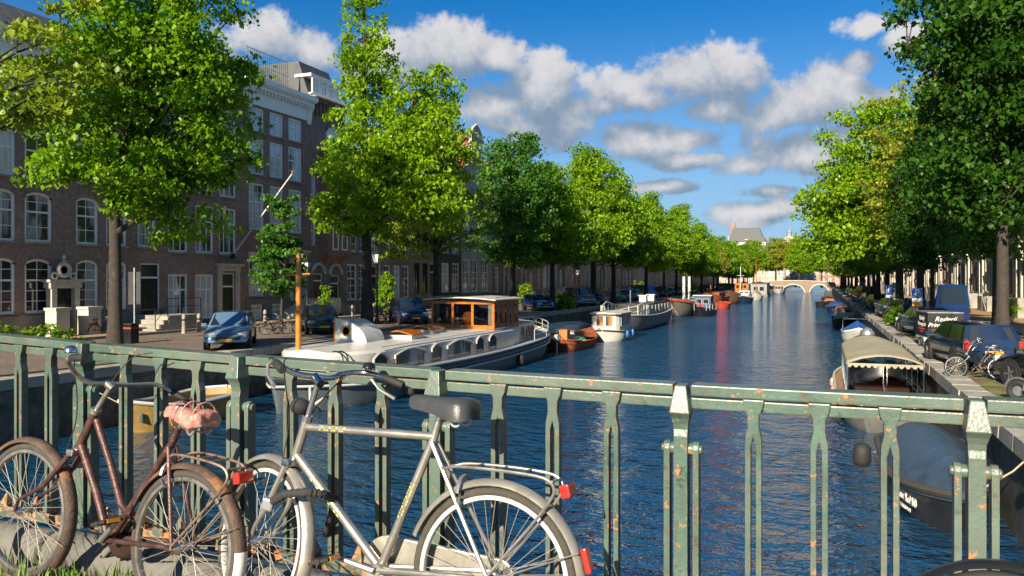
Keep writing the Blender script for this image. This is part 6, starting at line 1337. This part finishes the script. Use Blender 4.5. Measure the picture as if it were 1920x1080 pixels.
# ------------------------------------------------------------------ bicycles
def arc_pts(c, r, a0, a1, n): return [(c[0] + r * math.cos(a0 + (a1 - a0) * i / n), 0, c[1] + r * math.sin(a0 + (a1 - a0) * i / n)) for i in range(n + 1)]
def mudguard(c, r, a0, a1, w, mat_name):
    b = MB(); secs = []; n = 30
    for i in range(n + 1):
        a = a0 + (a1 - a0) * i / n; s = []
        for y, dr in ((-w, -.012), (-w * .7, .004), (0, .010), (w * .7, .004), (w, -.012), (w * .92, -.015), (w * .65, .0), (0, .006), (-w * .65, .0), (-w * .92, -.015)):
            rr = r + dr; s.append((c[0] + rr * math.cos(a), y, c[1] + rr * math.sin(a)))
        secs.append(s)
    return b.loft(secs)
def bicycle(label, loc, lean, yaw, g, mats, group=None, low=False, name='bicycle'):
    """x runs forward along the bicycle, y to its left, z up; g holds the joints as (x, z)"""
    t = thing(name, label, 'bicycle', loc, 0, group)
    t.rotation_euler = (Matrix.Rotation(yaw, 3, 'Z') @ Matrix.Rotation(lean, 3, 'X')).to_euler()
    fr, rim_m, tyre_m, guard_m, bar_m, rack_m = mats; r = .318; nt = 28 if not low else 18
    ht, hbm, fh = g['ht'], g['hb'], g['fh']
    ax0, ax1 = Vector((hbm[0], 0, hbm[1])), Vector((ht[0], 0, ht[1])); axis = (ax1 - ax0).normalized()
    ST = Matrix.Translation(ax0) @ Matrix.Rotation(g['steer'], 4, axis) @ Matrix.Translation(-ax0)
    def steer(b): b.v = [tuple(ST @ Vector(p)) for p in b.v]; return b
    idn = lambda b: b
    def tb(pts, rr, n=10): return MB().tube([(p[0], p[2] if len(p) > 2 else 0, p[1]) for p in pts], rr, n if not low else 6)
    def wheel(c, tr, nm, seed):
        b = MB(); b.torus((c[0], 0, c[1]), r - .018, .0178, 56 if not low else 26, 10 if not low else 6); wo = tr(b).build('wheel', tyre_m, t, True, 60); wo['label'] = nm
        b = MB(); secs = []
        b.lathe([(r - .045, -.013), (r - .037, -.0135), (r - .030, -.012), (r - .034, 0), (r - .030, .012), (r - .037, .0135), (r - .045, .013), (r - .050, 0), (r - .045, -.013)], 56 if not low else 26, (c[0], 0, c[1]), 'Y', False); tr(b).build('rim', rim_m, wo, True, 50)
        b = MB(); ns = 36 if not low else 16
        for k in range(ns):
            a = 2 * math.pi * k / ns; s = 1 if k % 2 else -1; ha = a + (.55 if (k // 2) % 2 else -.55) * 1.3
            b.tube([(c[0] + .022 * math.cos(ha), s * .028, c[1] + .022 * math.sin(ha)), (c[0] + (r - .045) * math.cos(a), s * .004, c[1] + (r - .045) * math.sin(a))], .0012 if not low else .004, 4, False)
        stuff(tr(b).build('spokes', M('dull_spokes', (.34, .33, .30), .55, .3, var=.3), wo))
        b = MB(); b.lathe([(.008, -.058), (.012, -.05), (.024, -.034), (.016, -.022), (.016, .022), (.024, .034), (.012, .05), (.008, .058)], 14, (c[0], 0, c[1]), 'Y'); tr(b).build('hub', m_chrome, wo, True)
        return wo
    wheel((0, r), idn, 'rear wheel', 1); wheel(fh, steer, 'front wheel', 2)
    # frame
    bb, sc_, bbv = g['bb'], g['sc'], .017
    b = MB(); b = tb([bb, sc_, g['seat_top']], [.0165, .0165, .0145]); b.build('seat_tube', fr, t, True)
    tb([hbm, ht], .0195).build('head_tube', fr, t, True)
    if g.get('low_step'):
        tb([(hbm[0] - .01, hbm[1] + .03), ((hbm[0] + bb[0]) / 2 - .02, (hbm[1] + bb[1]) / 2), (bb[0] + .03, bb[1] + .02)], .0185).build('down_tube', fr, t, True)
        k = g['low_step']; tb([(ht[0] - .012, ht[1] - .04), (ht[0] - .14, ht[1] - .22), (k[0] + .08, k[1] + .03), (k[0] + .03, k[1] + .0), k], .016).build('upper_down_tube', fr, t, True)
    else:
        tb([(ht[0], ht[1] - .035), sc_], .0165).build('top_tube', fr, t, True)
        tb([(hbm[0], hbm[1] + .03), bb], .0185).build('down_tube', fr, t, True)
    b = MB(); b.lathe([(.022, -.038), (.024, -.03), (.024, .03), (.022, .038)], 14, (bb[0], 0, bb[1]), 'Y'); b.build('bottom_bracket', fr, t, True)
    for s in (1, -1):
        tb([(bb[0], bb[1], s * .03), (.05, r + .005, s * .055), (0, r, s * .062)], [.011, .010, .009], 8).build('chain_stay', fr, t, True)
        tb([(sc_[0], sc_[1] - .02, s * .02), (.0, r + .02, s * .06), (0, r, s * .062)], [.0095, .008, .008], 8).build('seat_stay', fr, t, True)
        steer(tb([(hbm[0] + .005, hbm[1] - .01, s * .03), (hbm[0] + (fh[0] - hbm[0]) * .45, hbm[1] + (fh[1] - hbm[1]) * .55, s * .05), (fh[0] - .02, fh[1] + .06, s * .052), (fh[0], fh[1], s * .052)], [.0135, .012, .008, .008], 8)).build('fork_blade', fr, t, True)
    b = MB(); b.cbox((hbm[0] + .003, 0, hbm[1] - .012), (.045, .09, .03)); steer(b); obj('fork_crown', bevel_me(b.mesh('fork_crown', bar_m), .006), t)
    for zc in (0, 1):
        p = ax0.lerp(ax1, zc); b = MB(); b.tube([p - axis * .012, p + axis * .012], .024, 12); b.build('headset', bar_m, t, True)
    # stem and handlebar
    sp = g['stem']; steer(tb([(ht[0], ht[1]), (sp[0], sp[1] - .01)], .0125)).build('stem', bar_m, t, True)
    b = MB(); b.tube([(sp[0] - .02, 0, sp[1] - .02), (sp[0] + .03, 0, sp[1] + .008)], .019, 10); steer(b).build('stem_clamp', bar_m, t, True)
    half = g['bar']; o = Vector((sp[0] + .025, 0, sp[1] + .008))
    hr = g.get('bar_r', half)
    pts = [o + Vector((x, -y, z)) for x, y, z in hr[::-1]] + [o + Vector((x, y, z)) for x, y, z in half]
    def smooth(P, k=2):
        for _ in range(k): P = [P[0]] + [q for a, c in zip(P[:-1], P[1:]) for q in (a.lerp(c, .25), a.lerp(c, .75))] + [P[-1]]
        return P
    b = MB(); b.tube(smooth(pts), .0115, 10); hbar = steer(b).build('handlebar', bar_m, t, True)
    for s in (1, -1):
        hf = half if s > 0 else hr
        e = o + Vector((hf[-1][0], s * hf[-1][1], hf[-1][2])); a = o + Vector((hf[-2][0], s * hf[-2][1], hf[-2][2])); d = (e - a).normalized()
        b = MB(); b.tube([e - d * .10, e - d * .09, e, e + d * .006], [.013, .0165, .0165, .012], 12); steer(b).build('grip', m_blackrub, hbar, True)
        if g.get('levers'):
            b = MB(); l0 = e - d * .135; b.tube([l0, l0 + Vector((.035, 0, -.02)), l0 + d * .06 + Vector((.05, 0, -.045)), e + Vector((.035, 0, -.06))], [.010, .007, .006, .008], 8); steer(b).build('brake_lever', m_steel, hbar, True)
    if g.get('bell'):
        s = g['bell']; c = o + Vector((half[-2][0] + .03, s * half[-2][1] * .86, half[-2][2] + .03)); b = MB(); b.lathe([(.001, .022), (.016, .019), (.026, .008), (.028, -.006), (.02, -.012)], 16, tuple(c)); steer(b).build('bell', g.get('bell_mat', m_chrome), hbar, True)
    if g.get('lamp'):
        c = ax1 + Vector((.07, 0, .045)); b = MB(); b.lathe([(.01, -.05), (.03, -.035), (.036, 0), (.034, .012)], 14, tuple(c), 'X'); steer(b).build('front_lamp', m_blackrub, t, True)
    # saddle
    sx, sz = g['saddle']; tb([g['seat_top'], (sx + .01, sz - .03)], .012).build('seat_post', bar_m, t, True)
    secs = []
    for u, w, zt, zb in ((-.125, .045, -.005, -.045), (-.118, .075, .008, -.055), (-.08, .088, .014, -.06), (-.03, .07, .010, -.055), (.03, .04, .010, -.04), (.09, .024, .014, -.03), (.13, .02, .013, -.025), (.148, .010, .004, -.015)):
        secs.append([(sx + u, w * y, sz + (zt if z > 0 else zb) + .012 * (z - 1) * (z > 0) - (abs(y) ** 3) * .018) for y, z in ((-1, .2), (-.95, -1), (-.4, -1), (.4, -1), (.95, -1), (1, .2), (.8, 1), (.35, 1), (-.35, 1), (-.8, 1))])
    b = MB(); b.loft(secs); sd_ = b.build('saddle', g['saddle_mat'], t, True, 60)
    if g.get('bag'):
        m = sd_.modifiers.new('s', 'SUBSURF'); m.levels = m.render_levels = 2; tx = bpy.data.textures.new('crumple', 'CLOUDS'); tx.noise_scale = .03; dm = sd_.modifiers.new('d', 'DISPLACE'); dm.texture = tx; dm.strength = .022
        b = MB()
        for u in (-.09, -.02, .05): b.torus((sx + u, 0, sz - .022), .062 - .1 * max(0, u), .004, 16, 5, 'X', flat=1.0)
        b.build('tie_string', g['saddle_mat'], sd_)
    b = MB()
    for s in (1, -1): b.torus((sx - .07, s * .045, sz - .075), .018, .006, 12, 6, 'Y')
    for s in (1, -1): b.tube([(sx - .1, s * .045, sz - .06), (sx, s * .022, sz - .055), (sx + .11, s * .01, sz - .03)], .004, 5)
    b.build('saddle_springs', m_steel, t, True)
    # mudguards
    o_ = mudguard((0, r), r + .020, R(g['rg'][0]), R(g['rg'][1]), .030, None).build('rear_mudguard', guard_m, t, True, 60)
    if g.get('white_tip'): mudguard((0, r), r + .0222, R(g['rg'][1] - (40 if not g.get('tip_end') else 0)), R(g['rg'][1]), .032, None) if False else mudguard((0, r), r + .0222, R(g['rg'][1] - 34), R(g['rg'][1] + 1), .0315, None).build('white_tip', M('white_fender_paint', (.66, .66, .62), .4, var=.15, dirt=((.30, .13, .06), 14, .58)), o_, True, 60)
    steer(mudguard(fh, r + .020, R(g['fg'][0]), R(g['fg'][1]), .030, None)).build('front_mudguard', guard_m, t, True, 60)
    for s in (1, -1):
        tb([(0, r, s * .066), (-(r + .03) * math.cos(R(22)), r + (r + .03) * math.sin(R(22)), s * .03)], .003, 5).build('mudguard_stay', rack_m, t)
        steer(tb([(fh[0], fh[1], s * .06), (fh[0] - (r + .03) * math.cos(R(20)), fh[1] - (r + .03) * math.sin(R(20)), s * .03)], .003, 5)).build('mudguard_stay', rack_m, t)
    # carrier
    if g.get('rack'):
        (xf, zf), (xr_, zr_) = g['rack']
        b = MB(); P = [Vector((sc_[0] - .03, .0, sc_[1] - .1)), Vector((xf, .045, zf)), Vector((xf - .06, .055, zf + .02)), Vector((xr_ + .06, .055, zr_)), Vector((xr_, .05, zr_ - .025)), Vector((xr_ + .0, .05, zr_ - .08)), Vector((.0, .062, r + .015))]
        for s in (1, -1): b.tube(smooth([Vector((p.x, p.y * s, p.z)) for p in P], 2), .0058, 8)
        for u in (.2, .5, .8): x = xf - .06 + (xr_ - xf + .12) * u; z = zf + .02 + (zr_ - zf - .02) * u; b.tube([(x, -.055, z), (x, .055, z)], .0045, 6)
        b.tube([(xr_ + .01, -.05, zr_ - .02), (xr_ + .01, .05, zr_ - .02)], .005, 6); b.build('carrier', rack_m, t, True)
        b = MB(); c = g.get('light', (xr_ - .035, zr_ - .05)); b.cbox((c[0], 0, c[1]), (.036, .085, .048), 0, 0, .25); lm = b.mesh('rear_light', m_red); obj('rear_light', bevel_me(lm, .008), t)
    if g.get('reflector'):
        a = R(g['reflector']); b = MB(); c = ((r + .045) * math.cos(a), r + (r + .045) * math.sin(a)); b.cbox((c[0], 0, c[1]), (.024, .045, .085), 0, 0, -(a - math.pi)); obj('rear_reflector', bevel_me(b.mesh('rear_reflector', m_red), .008), t)
    # drive
    b = MB(); ca = R(g['crank']); cl_ = .17
    for s in (1, -1):
        e = (bb[0] + s * cl_ * math.cos(ca), bb[1] + s * cl_ * math.sin(ca)); b = tb([(bb[0], bb[1], s * .05), (e[0], e[1], s * .07)], [.013, .009], 8); cr = b.build('crank', m_steel, t, True)
        b = MB(); b.cbox((e[0], s * .125, e[1]), (.09, .09, .014), 0, 0, g.get('pedal_tilt', .3)); b.cbox((e[0], s * .125, e[1]), (.02, .10, .02)); pm = b.mesh('pedal', m_blackrub); pd = obj('pedal', bevel_me(pm, .004), cr)
        for q in (-.043, .043):
            b = MB(); b.cbox((e[0] + q, s * .125, e[1] + q * -.31), (.006, .06, .017), 0, 0, .3); b.build('pedal_reflector', M('amber_reflector', (.6, .25, .02), .2, coat=1), pd)
    if g.get('chain_case'):
        b = MB(); pl = [(bb[0] + .11 * math.cos(q), bb[1] + .11 * math.sin(q)) for q in [R(-100 + 200 * k / 14) for k in range(15)]] + [(.06 * math.cos(q), r + .055 * math.sin(q)) for q in [R(90 + 180 * k / 10) for k in range(11)]]
        b.prism(pl, -.075, -.05, 'XZ'); obj('chain_case', bevel_me(b.mesh('chain_case', g['chain_case']), .006), t)
    else:
        b = MB(); b.lathe([(.085, -.052), (.095, -.05), (.085, -.046)], 28, (bb[0], 0, bb[1]), 'Y'); b.lathe([(.03, -.052), (.036, -.05), (.03, -.046)], 16, (0, 0, r), 'Y'); b.tube([(bb[0], -.049, bb[1] + .09), (0, -.049, r + .033)], .004, 4); b.tube([(bb[0], -.049, bb[1] - .09), (0, -.049, r - .033)], .004, 4); b.build('chain_set', M('oily_chain', (.05, .03, .02), .5, .6), t)
    # ring lock, cables
    b = MB(); b.torus((.13 if not g.get('low_step') else .11, 0, r + .29), .055, .008, 18, 6, 'X', 0, math.pi * 1.9); b.build('ring_lock', m_steel, t, True)
    if g.get('cables'):
        b = MB(); e = o + Vector((half[-2][0], half[-2][1] * .8, half[-2][2] + .02)); e2 = o + Vector((half[-2][0], -half[-2][1] * .8, half[-2][2] + .02)); q0 = ax0 + Vector((.02, .03, -.02))
        for ee, sg in ((e, 1), (e2, -1)):
            P = [ST @ ee, ST @ (ee + Vector((.10, -sg * .05, -.02))), ST @ (ax1 + Vector((.07, sg * .03, -.02))), ST @ (ax0 + Vector((.04, sg * .03, 0)))]
            b.tube(smooth(P, 3), .0028, 5)
        b.build('brake_cables', m_blackrub, t, True)
    if g.get('decals'):
        for (a, c, f0, f1, rr) in (((ht[0], ht[1] - .035), sc_, .12, .34, .0168), ((hbm[0], hbm[1] + .03), bb, .22, .60, .0188), (sc_, bb, .35, .62, .0168)):
            A, B = Vector((a[0], 0, a[1])), Vector((c[0], 0, c[1])); d = (B - A).normalized(); nrm = Vector((-d.z, 0, d.x)); 
            if nrm.z < 0: nrm = -nrm
            b = MB(); n = 11
            for k in range(n):
                f = f0 + (f1 - f0) * (k + .15) / n; f2 = f + (f1 - f0) / n * .62
                for hh in ((.15, .55),) if k % 3 == 1 else ((-.35, .6),):
                    q = [(A.lerp(B, ff), ang) for ff in (f, f2) for ang in hh]
                    vs = [p + (Vector((0, 1, 0)) * math.cos(an * 1.2) + nrm * math.sin(an * 1.2)) * (rr + .0006) for p, an in q]
                    b.add([tuple(v) for v in (vs[0], vs[1], vs[3], vs[2])], [(0, 1, 2, 3)])
            b.build('decal', M('yellow_decal', (.55, .55, .03), .5, var=.3, scale=60), t)
    return t
m_silver = M('silver_frame_paint', (.40, .385, .35), .32, .75, var=.2, scale=9, dirt=((.20, .13, .08), 26, .68))
m_brownf = M('rusty_maroon_frame', (.085, .042, .038), .45, .35, var=.5, scale=22, bump=.25, bscale=120, dirt=((.24, .09, .035), 24, .60))
m_rustg = M('rusted_mudguard', (.10, .065, .05), .7, .2, var=.5, scale=14, bump=.4, bscale=90, dirt=((.26, .11, .045), 7, .56))
m_dirtyrim = M('dull_chrome_rim', (.42, .39, .35), .35, .85, var=.3, scale=20, dirt=((.20, .10, .05), 18, .60))
m_greyrim = M('white_painted_rim', (.55, .54, .51), .4, .1, var=.15, scale=10)
m_tyre_g = M('greyed_tyre', (.06, .053, .044), .8, var=.35, scale=30, bump=.5, bscale=220)
m_sguard = M('silver_mudguard', (.40, .38, .33), .35, .6, var=.2, scale=9)
m_rackrust = M('rusty_carrier', (.30, .20, .15), .45, .6, var=.45, scale=30)
m_pink = M('pink_plastic_bag', (.52, .22, .17), .42, var=.4, scale=22, coat=.4, dirt=((.60, .42, .36), 16, .52))
m_black_s = M('black_vinyl_saddle', (.045, .047, .05), .38, var=.2, scale=12, bump=.15, bscale=160)
DK = DECK
BK2 = dict(bb=(.46, .29), sc=(.262, .795), seat_top=(.25, .85), saddle=(.225, .935), ht=(.842, .825), hb=(.888, .655), fh=(1.045, .318), stem=(.80, .985), steer=R(-20), bar=[(0, .0, 0), (.015, .09, .0), (.03, .155, .03), (-.01, .225, .045), (-.09, .255, .035), (-.205, .29, .002)],
           levers=True, bell=-1, bell_mat=m_black, lamp=True, saddle_mat=m_black_s, rg=(-8, 186), fg=(-14, 150), white_tip=True, rack=((.20, .685), (-.235, .70)), reflector=163, crank=12, chain_case=m_sguard, cables=True, decals=True)
# mudguard angles are measured from the forward direction
BK2['rg'] = (20, 206); BK2['fg'] = (28, 205)
bk2 = bicycle('silver gents bicycle with black saddle and chrome handlebar turned to the railing', (-1.092, 2.50, 3.365), R(6.8), math.pi, BK2, (m_silver, m_greyrim, m_tyre_g, m_sguard, m_chrome, m_silver))
BK1 = dict(bb=(.46, .285), sc=(.125, .74), seat_top=(.10, .80), saddle=(.04, .88), ht=(.66, .83), hb=(.755, .645), fh=(1.09, .325), stem=(.575, .955), steer=R(4), bar=[(0, 0, 0), (.01, .07, -.005), (.03, .13, .03), (.0, .20, .09), (-.05, .245, .12), (-.18, .27, .125)],
           low_step=(.335, .41), bar_r=[(0, 0, 0), (.02, .09, -.015), (.03, .2, -.02), (.02, .29, -.015), (-.02, .35, -.05), (-.10, .385, -.10)], bell=1, saddle_mat=m_pink, bag=True, rg=(25, 208), fg=(50, 222), white_tip=True, rack=((.09, .685), (-.27, .69)), crank=140, cables=True)
bk1 = bicycle('rusty maroon step-through bicycle with pink plastic bag tied over the saddle', (-2.475, 2.445, 3.312), R(6.8), math.pi - .0997, BK1, (m_brownf, m_dirtyrim, m_tyre_g, m_rustg, m_dirtyrim, m_rackrust))
BK3 = dict(BK2); BK3.update(steer=R(-20), decals=False, saddle_mat=m_black_s)
bicycle('black bicycle at the lower right corner, only its front mudguard showing', (1.51, 2.33, DK + .01), R(6), math.pi, BK3, (m_black, m_chrome, m_blackrub, m_black, m_chrome, m_black))
# wound chain lock on the silver bicycle
def pt(px, py, Y):
    t = (px - 960) / FPX; X = Y * (t * _c - _s) / (_c + t * _s); return Vector((X, Y, zat(py, X, Y)))
q = MB(); P = [pt(512, 940, 2.44), pt(535, 926, 2.42), pt(575, 923, 2.43), pt(605, 926, 2.48), pt(628, 936, 2.58), pt(622, 965, 2.74), pt(612, 1000, 2.92)]
secs = []
for k in range(61):
    f = k / 60 * (len(P) - 1); i = min(int(f), len(P) - 2); secs.append(P[i].lerp(P[i + 1], f - i))
q.tube(secs, [.016 + .0022 * math.sin(k * 2.1) for k in range(61)], 10); ck = tag(q.build('chain_lock', M('black_fabric_sleeve', (.028, .028, .03), .85, var=.3, scale=50, bump=.5, bscale=120), None, True), 'black sleeved chain lock tying the silver bicycle to the railing', 'lock')
e_ = pt(503, 945, 2.44); q = MB(); q.cbox(tuple(e_), (.045, .03, .05), .3, 0, .2); obj('lock_body', bevel_me(q.mesh('lock_body', m_steel), .008), ck)
# low-detail bicycles parked along both quays
BKL = dict(BK1); BKL.pop('bar_r'); BKL.update(bag=False, saddle_mat=m_black_s, cables=False, steer=R(15), white_tip=False); 
m_bkb = (m_black, m_steel, m_blackrub, m_black, m_steel, m_black)
proto = bicycle('black bicycle leaning behind the dark estate car, nearer of two', (4.75, 26.6, QZ), R(8), N_ + 1.9, BKL, m_bkb, 'bicycles on the quays', True)
def bk(X, Y, yaw, label): return dup(proto, (X, Y, QZ), (Matrix.Rotation(yaw, 3, 'Z') @ Matrix.Rotation(R(7), 3, 'X')).to_euler(), label)
bk(4.9, 27.3, N_ + 1.8, 'black bicycle leaning behind the dark estate car, farther of two'); bk(4.7, 25.6, N_ + 1.5, 'black bicycle standing on the moss strip before the black car')
bk(4.4, yat(1697, 4.4) - 2.4, N_ + .4, 'black bicycle propped beside the grey car by the two people')
for k, px in enumerate((1640, 1634, 1628, 1622, 1618, 1612)): bk(4.3, yat(px, 4.3), N_ + 1.2 + .1 * k, f'bicycle in the far right-quay cluster, {nth[k]} from the camera')
for k, (px, lb) in enumerate(((498, 'black bicycle by the long stairs, left of two'), (520, 'black bicycle by the long stairs, right of two'), (712, 'black bicycle under the lantern lamp beside the climber'), (726, 'black bicycle right of the climber'), (175, 'black bicycle leaning on the first house left of the linden'))): bk(-26.5 if k < 4 else -33.6, yat(px, -26.5 if k < 4 else -33.6), .9 + .2 * k if k < 4 else N_, lb)
# motor scooter at the right edge
sc = thing('motor_scooter', 'silver motor scooter at the right edge with fat front tyre', 'scooter', (4.75, 20.9, QZ), N_ + .9)
for x in (.6, -.6):
    b = MB(); b.torus((x, 0, .26), .19, .075, 20, 8); wo = b.build('wheel', m_blackrub, sc, True); b = MB(); b.lathe([(.04, -.04), (.12, -.03), (.12, .03), (.04, .04)], 12, (x, 0, .26), 'Y'); b.build('rim', m_rim, wo, True)
b = MB(); b.loft([[(x, -w, z0), (x, w, z0), (x, w * .8, z1), (x, -w * .8, z1)] for x, w, z0, z1 in ((-.85, .08, .45, .6), (-.6, .16, .35, .75), (-.15, .17, .3, .74), (.0, .15, .25, .35), (.3, .15, .25, .32))]); b.build('body', P_['grey'], sc, True, 50)
b = MB(); b.loft([[(-.7, -.13, .76), (-.7, .13, .76), (-.7, .1, .84), (-.7, -.1, .84)], [(0, -.1, .74), (0, .1, .74), (0, .08, .82), (0, -.08, .82)]]); b.build('seat', m_black_s, sc); b = MB(); b.loft([[(.36, -.2, .3), (.42, -.2, .3), (.42, .2, .3), (.36, .2, .3)], [(.24, -.16, .95), (.3, -.16, .95), (.3, .16, .95), (.24, .16, .95)]]); b.build('leg_shield', P_['grey'], sc)
b = MB(); b.tube([(.25, 0, .9), (.2, 0, 1.05)], .03, 8); b.tube([(.15, -.32, 1.02), (.22, 0, 1.06), (.15, .32, 1.02)], .015, 8); b.build('handlebar', m_black, sc); b = MB(); b.torus((.6, 0, .26), .3, .03, 14, 6, 'Y', .3, 2.6); b.build('front_mudguard', P_['grey'], sc, True); b = MB(); b.cbox((-.95, 0, .6), (.02, .24, .15)); b.build('number_plate', m_orange_plate, sc)
